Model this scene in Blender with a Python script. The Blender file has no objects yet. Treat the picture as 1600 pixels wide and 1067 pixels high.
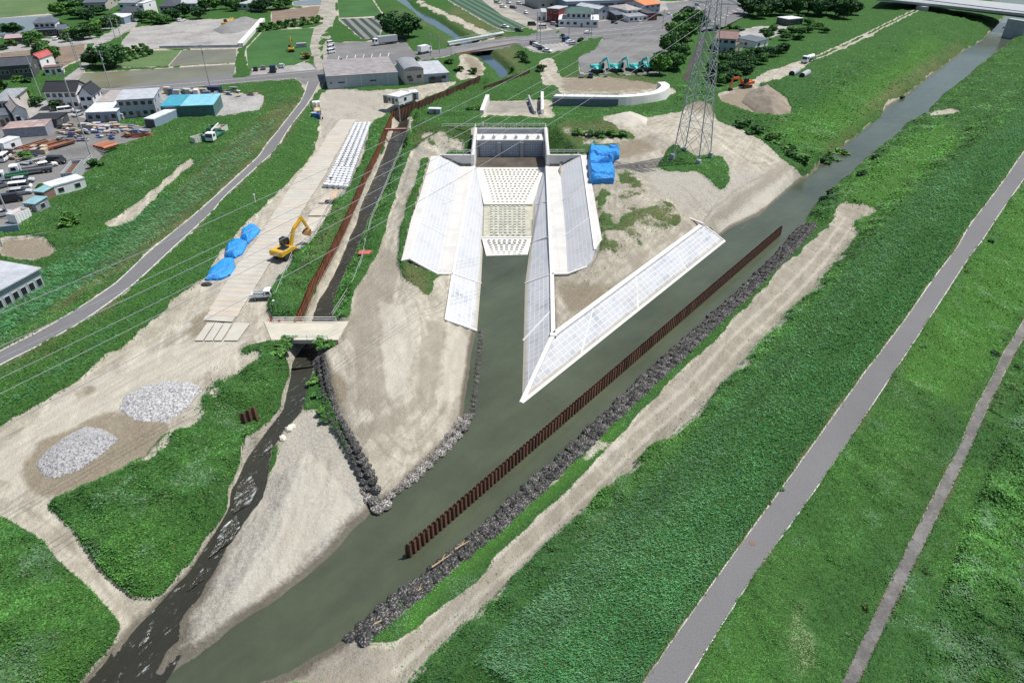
import bpy, bmesh, math, random
import numpy as np
from mathutils import Vector, Matrix, noise as mnoise
from mathutils.geometry import delaunay_2d_cdt
random.seed(7); rng = np.random.default_rng(7)
S = bpy.context.scene
COL = S.collection
# ------------------------------------------------------------------ camera, sky, sun
CAMH = 62.0; PITCH = math.radians(33.4); F = 1067.0
cam_d = bpy.data.cameras.new("camera"); cam = bpy.data.objects.new("camera", cam_d); COL.objects.link(cam)
cam.location = (0, 0, CAMH); cam.rotation_euler = (math.radians(90) - PITCH, 0, 0)
cam_d.sensor_width = 36; cam_d.lens = 36 * F / 1600; cam_d.clip_start = 0.5; cam_d.clip_end = 9000
S.camera = cam
SUN_EL = math.radians(65); SUN_DIR = Vector((0.935, 0.354, 0)).normalized()
az = math.atan2(SUN_DIR.x, SUN_DIR.y)
w = bpy.data.worlds.new("World"); S.world = w; w.use_nodes = True
nt = w.node_tree; nt.nodes.clear()
sky = nt.nodes.new("ShaderNodeTexSky"); sky.sky_type = 'NISHITA'; sky.sun_disc = False
sky.sun_elevation = SUN_EL; sky.sun_rotation = az
bg = nt.nodes.new("ShaderNodeBackground"); bg.inputs[1].default_value = 0.088
wo = nt.nodes.new("ShaderNodeOutputWorld")
nt.links.new(sky.outputs[0], bg.inputs[0]); nt.links.new(bg.outputs[0], wo.inputs[0])
sd = bpy.data.lights.new("sun", 'SUN'); sd.energy = 4.8; sd.angle = math.radians(0.53); sd.color = (1, 0.965, 0.91)
sun = bpy.data.objects.new("sun", sd); COL.objects.link(sun)
sv = Vector((SUN_DIR.x * math.cos(SUN_EL), SUN_DIR.y * math.cos(SUN_EL), math.sin(SUN_EL)))
sun.rotation_euler = sv.to_track_quat('Z', 'Y').to_euler(); sun.location = (60, 60, 150)
S.view_settings.view_transform = 'Standard'; S.view_settings.look = 'None'; S.view_settings.exposure = 0.22
S.cycles.max_bounces = 5; S.cycles.diffuse_bounces = 2; S.cycles.glossy_bounces = 3
S.cycles.transmission_bounces = 3; S.cycles.transparent_max_bounces = 6
S.cycles.use_denoising = True
# ------------------------------------------------------------------ survey: photo point + height -> place on the ground
cp, sp = math.cos(PITCH), math.sin(PITCH)
def W(x, y, h=4.0):
    u = (x - 800) / F; v = (y - 533.5) / F
    k = (CAMH - h) / (sp + v * cp)
    return Vector((u * k, k * (cp - v * sp), h))
def project(P):
    P = np.asarray(P); X = P[:, 0]; Y = P[:, 1]; Z = P[:, 2] - CAMH
    d = Y * cp - Z * sp; up = Y * sp + Z * cp
    return 800 + F * X / d, 533.5 - F * up / d
def mpp(y, h=4.0):           # metres per photo pixel across, at that row
    return (CAMH - h) / (sp + (y - 533.5) / F * cp) / F
# ------------------------------------------------------------------ bookkeeping
def link(o, parent=None):
    COL.objects.link(o)
    if parent is not None: o.parent = parent
    return o
def tag(o, label=None, cat=None, group=None, kind=None):
    if label: o["label"] = label
    if cat: o["category"] = cat
    if group: o["group"] = group
    if kind: o["kind"] = kind
    return o
def thing(name, label, cat, loc=(0, 0, 0), rz=0.0, group=None):
    o = bpy.data.objects.new(name, None); o.empty_display_size = 0.3; link(o)
    o.location = loc; o.rotation_euler = (0, 0, rz)
    return tag(o, label, cat, group)
def copy_tree(o, parent=None):
    c = o.copy(); link(c, parent)
    for ch in list(o.children): copy_tree(ch, c)
    return c
class MB:
    """collects faces (several material slots) for ONE mesh object"""
    def __init__(s): s.v = []; s.f = []; s.m = []
    def add(s, vs, fs, m=0):
        b = len(s.v); s.v += [tuple(p) for p in vs]; s.f += [tuple(b + i for i in f) for f in fs]; s.m += [m] * len(fs); return s
    def box(s, c, d, m=0, rz=0, M=None, taper=(1, 1)):
        x, y, z = d[0] / 2, d[1] / 2, d[2] / 2; tx, ty = taper
        pts = [(-x, -y, -z), (x, -y, -z), (x, y, -z), (-x, y, -z), (-x * tx, -y * ty, z), (x * tx, -y * ty, z), (x * tx, y * ty, z), (-x * tx, y * ty, z)]
        R = M if M is not None else Matrix.Rotation(rz, 3, 'Z'); c = Vector(c)
        s.add([R @ Vector(p) + c for p in pts], [(0, 3, 2, 1), (4, 5, 6, 7), (0, 1, 5, 4), (1, 2, 6, 5), (2, 3, 7, 6), (3, 0, 4, 7)], m); return s
    def bar(s, a, b, w, h=None, m=0):
        a, b = Vector(a), Vector(b); d = b - a; L = d.length
        if L < 1e-6: return s
        h = h or w; q = d.to_track_quat('Y', 'Z').to_matrix()
        return s.box((a + b) / 2, (w, L, h), m, M=q)
    def tube(s, a, b, r, r2=None, n=10, m=0, caps=True):
        a, b = Vector(a), Vector(b); r2 = r if r2 is None else r2; q = (b - a).to_track_quat('Z', 'Y').to_matrix()
        vs = []
        for P, R in ((a, r), (b, r2)):
            for i in range(n):
                t = 2 * math.pi * i / n; vs.append(P + q @ Vector((R * math.cos(t), R * math.sin(t), 0)))
        fs = [(i, (i + 1) % n, n + (i + 1) % n, n + i) for i in range(n)]
        if caps: fs += [tuple(range(n))[::-1], tuple(range(n, 2 * n))]
        return s.add(vs, fs, m)
    def prism(s, prof, axis_len, m=0, M=None, c=(0, 0, 0)):
        """profile in XZ swept along Y centred"""
        n = len(prof); L = axis_len / 2; R = M or Matrix.Identity(3); c = Vector(c)
        vs = [R @ Vector((p[0], -L, p[1])) + c for p in prof] + [R @ Vector((p[0], L, p[1])) + c for p in prof]
        fs = [(i, (i + 1) % n, n + (i + 1) % n, n + i) for i in range(n)] + [tuple(range(n))[::-1], tuple(range(n, 2 * n))]
        return s.add(vs, fs, m)
    def slab(s, top, t, m=0):
        """polygon of 3-D points given thickness downward"""
        n = len(top); b = [Vector(p) - Vector((0, 0, t)) for p in top]
        return s.add([Vector(p) for p in top] + b, [tuple(range(n)), tuple(range(n, 2 * n))[::-1]] + [((i + 1) % n, i, n + i, n + (i + 1) % n) for i in range(n)], m)
    def build(s, name, mats, parent=None, bevel=0, smooth=False):
        me = bpy.data.meshes.new(name); me.from_pydata(s.v, [], s.f)
        if not isinstance(mats, (list, tuple)): mats = [mats]
        for x in mats: me.materials.append(x)
        for p, k in zip(me.polygons, s.m): p.material_index = min(k, len(mats) - 1)
        bm = bmesh.new(); bm.from_mesh(me); bmesh.ops.recalc_face_normals(bm, faces=bm.faces); bm.to_mesh(me); bm.free()
        if smooth: me.shade_smooth()
        o = bpy.data.objects.new(name, me); link(o, parent)
        if bevel:
            b = o.modifiers.new("bevel", 'BEVEL'); b.width = bevel; b.segments = 2; b.limit_method = 'ANGLE'
        return o
def np_mesh(name, V, Fc, mat=None, attrs=None, smooth=False, parent=None):
    me = bpy.data.meshes.new(name); V = np.asarray(V, np.float32); Fc = np.asarray(Fc, np.int32)
    k = Fc.shape[1]
    me.vertices.add(len(V)); me.vertices.foreach_set("co", V.ravel())
    me.loops.add(Fc.size); me.loops.foreach_set("vertex_index", Fc.ravel())
    me.polygons.add(len(Fc)); me.polygons.foreach_set("loop_start", np.arange(0, Fc.size, k, dtype=np.int32))
    me.update(calc_edges=True)
    if smooth: me.polygons.foreach_set("use_smooth", np.ones(len(Fc), bool))
    for an, arr in (attrs or {}).items():
        a = me.attributes.new(an, 'FLOAT_COLOR', 'POINT')
        a.data.foreach_set("color", np.c_[arr, np.ones(len(arr))].astype(np.float32).ravel() if arr.shape[1] == 3 else arr.astype(np.float32).ravel())
    if mat: me.materials.append(mat)
    o = bpy.data.objects.new(name, me); link(o, parent)
    return o
# ------------------------------------------------------------------ materials
_mc = {}
class N:
    def __init__(s, name):
        s.mat = bpy.data.materials.new(name); s.mat.use_nodes = True; s.t = s.mat.node_tree
        s.b = s.t.nodes["Principled BSDF"]; s.geo = None
    def n(s, typ, **kw):
        x = s.t.nodes.new(typ)
        for k, v in kw.items(): setattr(x, k, v)
        return x
    def l(s, a, b): s.t.links.new(a, b)
    def pos(s):
        if not s.geo: s.geo = s.n("ShaderNodeNewGeometry").outputs["Position"]
        return s.geo
    def noise(s, scale, detail=4, rough=0.55, vec=None, dist=0.0, stretch=None):
        x = s.n("ShaderNodeTexNoise"); x.inputs["Scale"].default_value = scale; x.inputs["Detail"].default_value = detail
        x.inputs["Roughness"].default_value = rough; x.inputs["Distortion"].default_value = dist
        v = vec or s.pos()
        if stretch:
            mp = s.n("ShaderNodeMapping", vector_type='TEXTURE'); mp.inputs["Rotation"].default_value = (0, 0, stretch[1]); mp.inputs["Scale"].default_value = (1 / stretch[0], 1, 1)
            s.l(v, mp.inputs[0]); v = mp.outputs[0]
        s.l(v, x.inputs["Vector"]); return x.outputs["Fac"]
    def ramp(s, fac, stops, interp='LINEAR'):
        r = s.n("ShaderNodeValToRGB"); r.color_ramp.interpolation = interp; e = r.color_ramp.elements
        while len(e) < len(stops): e.new(0.5)
        for i, (p, c) in enumerate(stops):
            e[i].position = p; e[i].color = (c if isinstance(c, tuple) else (c, c, c)) + (1,)
        s.l(fac, r.inputs[0]); return r.outputs[0]
    def mix(s, f, a, b, mode='MIX'):
        x = s.n("ShaderNodeMix", data_type='RGBA', blend_type=mode)
        for i, v in ((0, f), (6, a), (7, b)):
            if isinstance(v, (int, float)): x.inputs[i].default_value = v if i == 0 else (v, v, v, 1)
            elif isinstance(v, tuple): x.inputs[i].default_value = v + (1,)
            else: s.l(v, x.inputs[i])
        return x.outputs[2]
    def math(s, op, a, b=0.0, c=None):
        x = s.n("ShaderNodeMath", operation=op)
        for i, v in enumerate((a, b, c)):
            if v is None: continue
            if isinstance(v, (int, float)): x.inputs[i].default_value = v
            else: s.l(v, x.inputs[i])
        return x.outputs[0]
    def bump(s, h, strength=0.5, dist=0.1):
        x = s.n("ShaderNodeBump"); x.inputs["Strength"].default_value = strength; x.inputs["Distance"].default_value = dist
        s.l(h, x.inputs["Height"]); s.l(x.outputs[0], s.b.inputs["Normal"])
    def attr(s, name):
        x = s.n("ShaderNodeAttribute"); x.attribute_name = name; return x.outputs["Color"]
    def sep(s, c):
        x = s.n("ShaderNodeSeparateColor"); s.l(c, x.inputs[0]); return x.outputs
def mat(name, col, rough=0.7, metal=0.0, var=0.12, scale=1.2, bump=0.0, bscale=8.0, dirt=None, spec=None, alpha=None):
    """plain procedural material: base colour broken up by two octaves of worn patches"""
    if name in _mc: return _mc[name]
    m = N(name); m.b.inputs["Roughness"].default_value = rough; m.b.inputs["Metallic"].default_value = metal
    if spec is not None: m.b.inputs["Specular IOR Level"].default_value = spec
    tc = m.n("ShaderNodeTexCoord").outputs["Object"]
    f = m.noise(scale, 5, 0.6, tc)
    d = dirt or tuple(c * 0.55 for c in col)
    hi = tuple(min(1, c * (1 + var)) for c in col); lo = tuple(c * (1 - var) for c in col)
    c = m.ramp(f, [(0.3, lo), (0.7, hi)])
    f2 = m.noise(scale * 0.37, 6, 0.7, tc)
    c = m.mix(m.ramp(f2, [(0.52, 0.0), (0.75, min(1, var * 2.2))]), c, d)
    m.l(c, m.b.inputs["Base Color"])
    if bump: m.bump(m.noise(bscale, 4, 0.6, tc), bump, 0.05)
    _mc[name] = m.mat; return m.mat
# ------------------------------------------------------------------ terrain: break lines surveyed as (photo x, photo y, height)
def hl(h, *pts): return [(x, y, h) for x, y in pts]
r_shore = [(300,1105),(420,1062),(480,1030),(548,992),(577,966),(609,937),(657,905),(689,878),(722,850),(762,818),(798,781),(838,745),(871,716),(907,684),(939,654),(1016,580),(1084,519),(1151,458),(1202,411),(1252,354),(1263,337),(1281,312),(1325,275),(1360,240),(1407,205),(1416,192),(1445,179),(1473,149),(1508,122),(1532,100),(1556,83),(1574,70),(1590,44),(1650,0),(1760,-60)]
r_bank = [(470,1110),(530,1055),(575,1012),(613,977),(667,934),(726,883),(776,839),(831,792),(885,742),(936,691),(982,644),(1023,607),(1070,570),(1121,516),(1168,475),(1219,418),(1266,374),(1292,348),(1312,318),(1352,280),(1400,238),(1450,196),(1500,156),(1550,112),(1600,68),(1710,-5),(1800,-60)]
r_strip = [(560,1110),(610,1065),(650,1030),(700,970),(750,930),(800,892),(855,832),(917,775),(985,710),(1050,655),(1110,605),(1175,535),(1245,467),(1300,405),(1330,370),(1372,330),(1450,262),(1540,186),(1650,96),(1760,10)]
r_crest = [(660,1120),(740,1040),(800,970),(925,850),(975,792),(1045,720),(1125,645),(1210,550),(1285,465),(1342,405),(1432,305),(1475,265),(1550,212),(1640,135),(1760,50)]
road_L = [(960,1130),(1005,1067),(1100,932),(1166,840),(1216,772),(1270,697),(1307,645),(1350,585),(1387,537),(1415,500),(1462,432),(1495,390),(1517,350),(1557,300),(1600,238),(1690,130),(1800,40)]
road_R = [(1030,1130),(1070,1067),(1152,936),(1216,844),(1260,784),(1320,697),(1380,605),(1417,550),(1440,515),(1495,430),(1510,407),(1537,372),(1557,340),(1585,300),(1606,270),(1706,145),(1820,50)]
path_L = [(1285,1130),(1316,1067),(1412,868),(1500,697),(1525,637),(1550,592),(1570,550),(1600,502),(1660,410),(1760,290)]
path_R = [(1310,1130),(1340,1067),(1436,864),(1517,697),(1545,630),(1570,580),(1585,550),(1607,515),(1672,418),(1775,300)]
bar_L = [(426,703),(426,735),(411,778),(387,816),(357,855),(330,909),(303,945),(288,972),(276,1002),(262,1018),(210,1067),(150,1125)]
bar_R = [(585,802),(550,832),(512,872),(477,903),(429,936),(375,972),(330,1008),(303,1030),(270,1050),(215,1090),(180,1130)]
st_L = [(455,576),(452,595),(442,642),(414,678),(385,716),(372,744),(360,765),(355,795),(333,834),(300,885),(255,936),(207,987),(177,1014),(132,1067),(70,1130)]
st_R = [(490,572),(483,610),(471,645),(445,672),(426,703)]
pen_T = [(745,516),(736,560),(728,620),(722,662),(690,704),(640,750),(592,788),(582,800)]
pen_C = [(697,500),(690,545),(677,626),(620,665),(575,700)]
ditch_L = [(455,576),(470,540),(492,500),(497,477),(524,430),(539,395),(559,350),(565,320),(580,292),(598,248),(602,226),(606,206),(616,186)]
ditch_R = [(490,572),(505,540),(519,500),(521,473),(537,430),(554,399),(569,361),(580,335),(597,305),(606,277),(625,234),(640,201),(648,186)]
left_L = [(-140,620),(0,550),(70,515),(140,472),(180,445),(207,420),(230,397),(275,360),(312,330),(340,305),(405,245),(417,227),(435,205),(470,160),(477,145),(482,128)]
left_R = [(-140,648),(0,569),(60,540),(120,507),(160,480),(205,447),(240,415),(272,385),(292,367),(330,332),(350,307),(402,260),(430,235),(450,202),(477,167),(487,152),(500,128)]
left_H = [8,8,8,8,8,8,8,8,8,8,7.8,7.4,7,5.2,4.6,4.2]
left_HR = [8,8,8,8,8,8,8,8,8,8,8,7.7,7.3,6.6,5.2,4.7,4.2]
yard_edge = [(-140,745),(0,670),(52,638),(105,607),(160,565),(200,537),(237,505),(275,470),(320,440),(345,400),(375,362),(425,312),(462,275),(490,245),(500,200),(500,175),(508,150)]
toe_left = [(-140,560),(0,470),(60,440),(110,405),(150,372),(200,350),(235,320),(262,297),(300,262),(330,235),(370,215),(410,180),(425,160),(400,140)]
pileA = [(463,503),(484,450),(504,414),(526,374),(549,324),(570,275),(590,235),(600,208),(608,190),(614,176)]
pileB = [(614,176),(650,161),(700,141),(750,120)]
pileC = [(756,136),(790,124),(828,110)]
BL = []
def line(pts, h=None):
    if h is not None:
        pts = [(x, y, hh) for (x, y), hh in zip(pts, h)] if isinstance(h, list) else [(x, y, h) for x, y in pts]
    BL.append([W(*p) for p in pts])
def off(ws, d, h):
    """parallel of a world polyline, d metres to its right, at height h"""
    out = []
    for i, p in enumerate(ws):
        a = ws[max(0, i - 1)]; b = ws[min(len(ws) - 1, i + 1)]; t = (b - a); t.z = 0; t.normalize()
        out.append(Vector((p.x + t.y * d, p.y - t.x * d, h)))
    return out
line(r_shore, 0.0); BL.append(off([W(x, y, 0) for x, y in r_shore[1:]], -2.0, -1.6))
line(r_bank, 1.5); line(r_strip, 1.8); line(r_crest, 3.9)
line(road_L, 5.5); line(road_R, 5.5); line(path_L, 3.2); line(path_R, 3.2)
line([(1500,1130),(1560,1000),(1660,820),(1780,640),(1850,500)], 2.2)
line([(1130,1130),(1200,1000),(1300,830),(1420,640),(1500,520),(1580,400),(1650,310),(1750,200)], 4.4)
BL.append([W(350,1150,0)+Vector((0,0,-1.8)), W(500,960,-1.8), W(700,800,-1.8), W(900,620,-1.8), W(1100,450,-1.8), W(1250,310,-1.8), W(1400,180,-1.8), W(1530,80,-1.8), W(1600,10,-1.8)])
line(bar_L[:9], [0.95,0.9,0.75,0.55,0.4,0.25,0.15,0.1,0.05]); line(bar_R, 0.0)
BL.append(off([W(x, y, 0) for x, y in bar_R[::-1]], 2.5, -1.5))
line([(455,745,1.7),(440,830,1.5),(400,880,1.3),(350,950,1.0),(305,1000,.5)]); line([(520,740,1.7),(530,790,1.2),(480,860,1.0),(400,925,.8)])
line([(262,1018,.12),(250,1045,.15),(225,1067,.1)])
ST_H = [1.2,1.2,1.15,1.05,1.0,.9,.85,.7,.4,.25,.15,.12,.1,.1,.1]
line(st_L, [h + .02 for h in ST_H]); line(st_R, [1.2,1.2,1.15,1.1,1.0])
BL.append([W((a[0]+b[0])/2, (a[1]+b[1])/2, -0.4) for a, b in [((455,576),(490,572)),((442,642),(471,645)),((400,697),(426,703)),((362,765),(411,778)),((333,834),(370,835)),((300,885),(333,905)),((240,950),(290,965)),((190,1005),(255,1015)),((140,1067),(200,1067)),((90,1125),(140,1125))]])
line(pen_T, 0.0); BL.append(off([W(x, y, 0) for x, y in pen_T], -2.2, -1.6))
line(pen_C, 3.0); line([(655,500,4.3),(650,569,4.1),(637,620,3.9),(590,645,3.7)]); line([(560,520,4.0),(575,600,3.9),(590,640,3.8)])
line([(511,548,3.9),(520,590,3.6),(537,640,3.2),(563,700,2.8),(580,742,2.2),(594,775,.9)]); line([(494,580,1.4),(506,655,1.4),(538,712,1.3),(568,762,.9),(584,795,.3)])
line([(450,598,1.4),(434,628,1.35),(408,656,1.3),(396,676,1.3),(378,716,1.2),(364,742,1.1),(346,775,1.0),(338,810,.9),(314,850,.8),(283,890,.8),(243,928,.8)])
line([(440,531),(405,540),(380,567),(354,580),(328,604),(315,625),(275,667),(236,709),(184,743),(131,769),(72,789)], 4.0)
line([(436,560,3.2),(405,620,3.0),(380,690,3.0),(330,760,2.8),(280,830,2.6),(215,880,2.5),(150,850,3.2)])
line([(72,789,4),(111,825,3.2),(144,876,2.2),(180,912,1.3),(210,936,.9)]); line([(9,810,4),(69,849,3.2),(114,897,2.2),(168,945,1.2),(192,978,.7),(177,1012,.3)])
line([(-140,900,4.0),(0,870,4.0),(60,930,3.3),(110,1000,2.2),(100,1060,1.5),(60,1120,1.0)]); line([(-140,1130,3.5),(-60,1000,4.0)])
line(yard_edge, 4.0); line(left_L, left_H); line(left_R, left_HR); line(toe_left, 4.0)
wA = [W(x, y, 4.2) for x, y in pileA]; wB = [W(x, y, 5.0) for x, y in pileB]; wC = [W(x, y, 4.5) for x, y in pileC]
BL.append(off(wA[:-1], -0.35, 4.0)); BL.append(off(wA[:-1], 0.35, 1.5))
BL.append(off(wB, -0.35, 4.0)); BL.append(off(wB[1:], 0.35, 2.0))
BL.append(off(wC, -0.35, 3.0)); BL.append(off(wC, 0.35, 3.4))
line(ditch_L[2:], 1.1); line(ditch_R[2:], 1.1)
BL.append([W((a[0]+b[0])/2, (a[1]+b[1])/2, 0.4) for a, b in zip(ditch_L[1:], ditch_R[1:])])
line([(533,500),(540,485),(556,446),(566,408),(578,372),(590,350),(607,309),(620,273),(637,234),(650,206),(657,190)], 3.7)
line([(414,531),(420,500),(460,505)], 4.0); line([(540,531),(537,500)], 4.0)
# gate zone: levee, berms, basin
line([(640,200),(700,199),(735,198)], 7.4); line([(860,198),(950,200),(1010,205),(1060,225)], 7.2); line([(640,186),(740,184),(850,186),(950,184),(1000,190)], 7.4)
line([(650,176,5.5),(700,174,4.4),(745,174,4.2)]); line([(850,174),(960,172),(1050,175)], 4.4)
line([(655,225),(684,240)], 5.7); line([(912,241),(922,242)], 5.7)
_xl = W(719,259.5,3).x; _xr = W(876,259.5,3).x
BL.append([Vector((_xl + .5, 170.7, 2.2)), Vector((-10.3, 170.7, 2.2))]); BL.append([Vector((W(688,242,5.8).x, 172.6, 5.65)), Vector((-14, 172.6, 5.65)), Vector((-10.2, 172.6, 5.65))])
BL.append([Vector((9.9, 170.7, 2.2)), Vector((_xr - .5, 170.7, 2.2))]); BL.append([Vector((9.8, 172.6, 5.65)), Vector((14, 172.6, 5.65)), Vector((W(906,242,5.8).x, 172.6, 5.65))])
BL.append([Vector((W(687,245,5.6).x, 170.5, 4.9)), Vector((_xl, 170.5, 2.1))]); BL.append([Vector((_xr, 170.5, 2.1)), Vector((W(908,244,5.6).x, 170.5, 4.9))])
BL.append([Vector((x, 191.5, 7.3)) for x in (-12, 0, 12)])
# under the concrete (kept below the slabs)
line([(674,244,5.2),(656,308,5.2),(643,345,5.2),(628,406,5.2)]); line([(686,245,5.2),(660,316,5.2),(640,403,5.2)])
line([(719,260,2.4),(712,307,2.4),(696,373,2.4),(684,427,2.4)]); line([(740,260,2.4),(732,310,2.4),(722,371,2.4),(708,428,2.4),(697,499,2.5)])
line([(748,264,-1.2),(756,320,-1.2),(755,371,-1.2),(752,441,-1.2),(747,512,-1.2)]); line([(846,264,-1.2),(831,318,-1.2),(829,371,-1.2),(821,445,-1.2),(818,536,-1.2),(818,622,-1.2)])
line([(790,268),(792,320),(790,371),(785,450),(780,520),(770,620),(700,740)], -1.6)
line([(854,260,2.4),(858,330,2.4),(862,428,2.4),(865,521,2.4)]); line([(875,260,2.4),(879,315,2.4),(883,354,2.4),(887,427,2.4)])
line([(909,243,5.2),(916,293,5.2),(930,389,5.2)]); line([(918,243,5.6),(928,300,5.6),(941,374,5.6)])
line([(944,376,5.5),(926,416,4.6),(890,430,3.3),(866,430,3.1)]); line([(871,522,3.0),(980,440,3.0),(1097,352,3.0)]); line([(820,626,-1.2),(980,503,-1.2),(1130,380,-1.2)])
line([(868,520,2.5),(975,440,2.5),(1095,352,2.5)])
line([(626,409,5.2),(660,424,4.6),(682,431,3.4),(704,431,3.1)]); line([(650,256,5.6),(640,300,5.4),(628,350,5.2),(620,405,4.8),(640,440,4.3)])
# right interior
line([(945,395,5.2),(985,350,5.6),(1045,312,5.4)]); line([(925,455,3.6),(1000,400,3.6),(1072,345,3.6)])
line([(960,260),(1000,300),(1030,300)], 5.7); line([(1035,240),(1150,245),(1140,290),(1080,262)], 5.2)
line([(1100,346,3.5),(1160,298,3.8),(1225,252,4.2),(1240,262,3.0)]); line([(1133,377),(1190,333),(1250,281),(1263,277),(1269,265),(1324,225),(1377,182),(1388,166),(1421,147),(1447,125),(1471,107),(1501,83),(1534,65),(1552,55),(1572,48),(1600,15),(1650,-20)], 0.0)
line([(1262,262,1.8),(1316,212,1.8),(1370,165,1.8),(1440,108,1.8),(1500,62,2.0),(1545,30,2.2)])
line([(1200,200,4.3),(1280,160,4.6),(1340,110,5.2),(1400,62,5.6),(1440,36,6.0)])
line([(1130,150),(1250,98),(1290,82),(1350,55),(1440,14)], 5.6); line([(1100,150),(1200,95),(1290,55),(1390,18)], 4.2)
# far canals
can_L = [(600,-12),(618,0),(640,15),(662,34),(686,47),(702,56),(740,85),(772,110),(782,124)]; can_R = [(622,-12),(635,0),(647,15),(672,25),(694,39),(714,54),(758,80),(788,104),(796,118)]
line(can_L, 2.0); line(can_R, 2.0); BL.append([W((a[0]+b[0])/2, (a[1]+b[1])/2, 1.0) for a, b in zip(can_L, can_R)])
line([(x-14, y+1) for x, y in can_L], 4.0); line([(x+14, y-1) for x, y in can_R], 4.0)
c2_L = [(1094,59),(1081,85),(1068,112),(1057,139)]; c2_R = [(1102,59),(1095,85),(1086,107),(1073,139)]
line(c2_L, 2.8); line(c2_R, 2.8); line([(x-7, y) for x, y in c2_L], 4.0); line([(x+7, y) for x, y in c2_R], 4.0)
BL.append([W((a[0]+b[0])/2, (a[1]+b[1])/2, 2.2) for a, b in zip(c2_L, c2_R)])
# the town plain
for pts in ([(-200,160),(0,130),(150,125),(300,135),(400,130)], [(-200,300),(0,300),(100,280),(200,230),(300,200)], [(-300,60),(0,50),(200,45),(400,40),(560,40)], [(-400,-60),(0,-60),(400,-60),(560,-60)],
            [(800,100),(900,80),(1000,60),(1060,60)], [(860,140),(950,130),(1040,130)], [(720,20),(900,10),(1100,5),(1250,5),(1400,-5)], [(700,-60),(1100,-60),(1500,-60),(2200,-60)],
            [(-600,-140),(800,-140),(2400,-140)], [(-100,800),(-60,740)], [(100,700),(250,600),(330,540)], [(400,450),(450,380),(520,280),(560,200)]):
    line(pts, 4.0)
line([(-300,1250),(200,1250),(800,1250),(1400,1250),(2000,1250)], 0.5); line([(2000,900),(2100,600),(2200,300),(2400,100)], 2.2)
line([(-600,700),(-500,400),(-500,200)], 4.0)
vs = []; es = []
for b in BL:
    k = len(vs); vs += [p for p in b]; es += [(k + i, k + i + 1) for i in range(len(b) - 1)]
co, ed, fa, ov, oe, of = delaunay_2d_cdt([Vector((p.x, p.y)) for p in vs], es, [], 0, 1e-4, True)
tz = np.full(len(co), np.nan)
for i, o in enumerate(ov):
    if o: tz[i] = max(vs[j].z for j in o) if True else 0
segs = [(vs[a], vs[b]) for a, b in es]
for i in np.where(np.isnan(tz))[0]:           # crossing points: height of the nearest surveyed segment
    best = 1e9
    for a, b in segs:
        d = Vector((b.x - a.x, b.y - a.y)); L = d.length_squared or 1e-9; t = max(0, min(1, (co[i] - Vector((a.x, a.y))).dot(d) / L))
        q = (co[i] - Vector((a.x, a.y)) - d * t).length
        if q < best: best = q; tz[i] = a.z + (b.z - a.z) * t
cxy = np.array([(c.x, c.y) for c in co]); TRI = np.array([f for f in fa if len(f) == 3])
def tin(X, Y):
    X = np.asarray(X, float); Y = np.asarray(Y, float); out = np.full(X.shape, 4.0); order = np.argsort(Y); Ys = Y[order]
    for a, b, c in TRI:
        p = cxy[[a, b, c]]; y0, y1 = p[:, 1].min(), p[:, 1].max()
        i0, i1 = np.searchsorted(Ys, y0), np.searchsorted(Ys, y1, 'right')
        if i1 <= i0: continue
        idx = order[i0:i1]; x = X[idx]; m = (x >= p[:, 0].min()) & (x <= p[:, 0].max()); idx = idx[m]
        if not len(idx): continue
        x = X[idx]; y = Y[idx]
        d = (p[1, 1] - p[2, 1]) * (p[0, 0] - p[2, 0]) + (p[2, 0] - p[1, 0]) * (p[0, 1] - p[2, 1])
        if abs(d) < 1e-9: continue
        l0 = ((p[1, 1] - p[2, 1]) * (x - p[2, 0]) + (p[2, 0] - p[1, 0]) * (y - p[2, 1])) / d
        l1 = ((p[2, 1] - p[0, 1]) * (x - p[2, 0]) + (p[0, 0] - p[2, 0]) * (y - p[2, 1])) / d
        l2 = 1 - l0 - l1; e = -1e-6; k = (l0 >= e) & (l1 >= e) & (l2 >= e)
        out[idx[k]] = (l0 * tz[a] + l1 * tz[b] + l2 * tz[c])[k]
    return out
def inpoly(px, py, poly):
    px = np.asarray(px); py = np.asarray(py); r = np.zeros(px.shape, bool)
    P = np.array(poly, float); m = (px >= P[:, 0].min()) & (px <= P[:, 0].max()) & (py >= P[:, 1].min()) & (py <= P[:, 1].max())
    ii = np.where(m.ravel())[0]; x = px.ravel()[ii]; y = py.ravel()[ii]; c = np.zeros(len(ii), bool)
    for i in range(len(P)):
        x1, y1 = P[i]; x2, y2 = P[i - 1]
        if y1 == y2: continue
        c ^= ((y1 > y) != (y2 > y)) & (x < (x2 - x1) * (y - y1) / (y2 - y1) + x1)
    r.ravel()[ii] = c; return r
def vnoise(X, Y, s, seed=0):
    """smooth value noise, vectorised"""
    r = np.random.default_rng(seed).random((256, 256)); x = X / s + 1000.3 + seed * 7.1; y = Y / s + 1000.7
    xi = np.floor(x).astype(int); yi = np.floor(y).astype(int); fx = x - xi; fy = y - yi; fx = fx * fx * (3 - 2 * fx); fy = fy * fy * (3 - 2 * fy)
    g = lambda a, b: r[a % 256, b % 256]
    return (g(xi, yi) * (1 - fx) + g(xi + 1, yi) * fx) * (1 - fy) + (g(xi, yi + 1) * (1 - fx) + g(xi + 1, yi + 1) * fx) * fy
def fbm(X, Y, s, o=4, seed=0):
    t = 0; a = 1; n = 0
    for k in range(o): t = t + a * vnoise(X, Y, s / 2 ** k, seed + k); n += a; a *= .55
    return t / n
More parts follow.
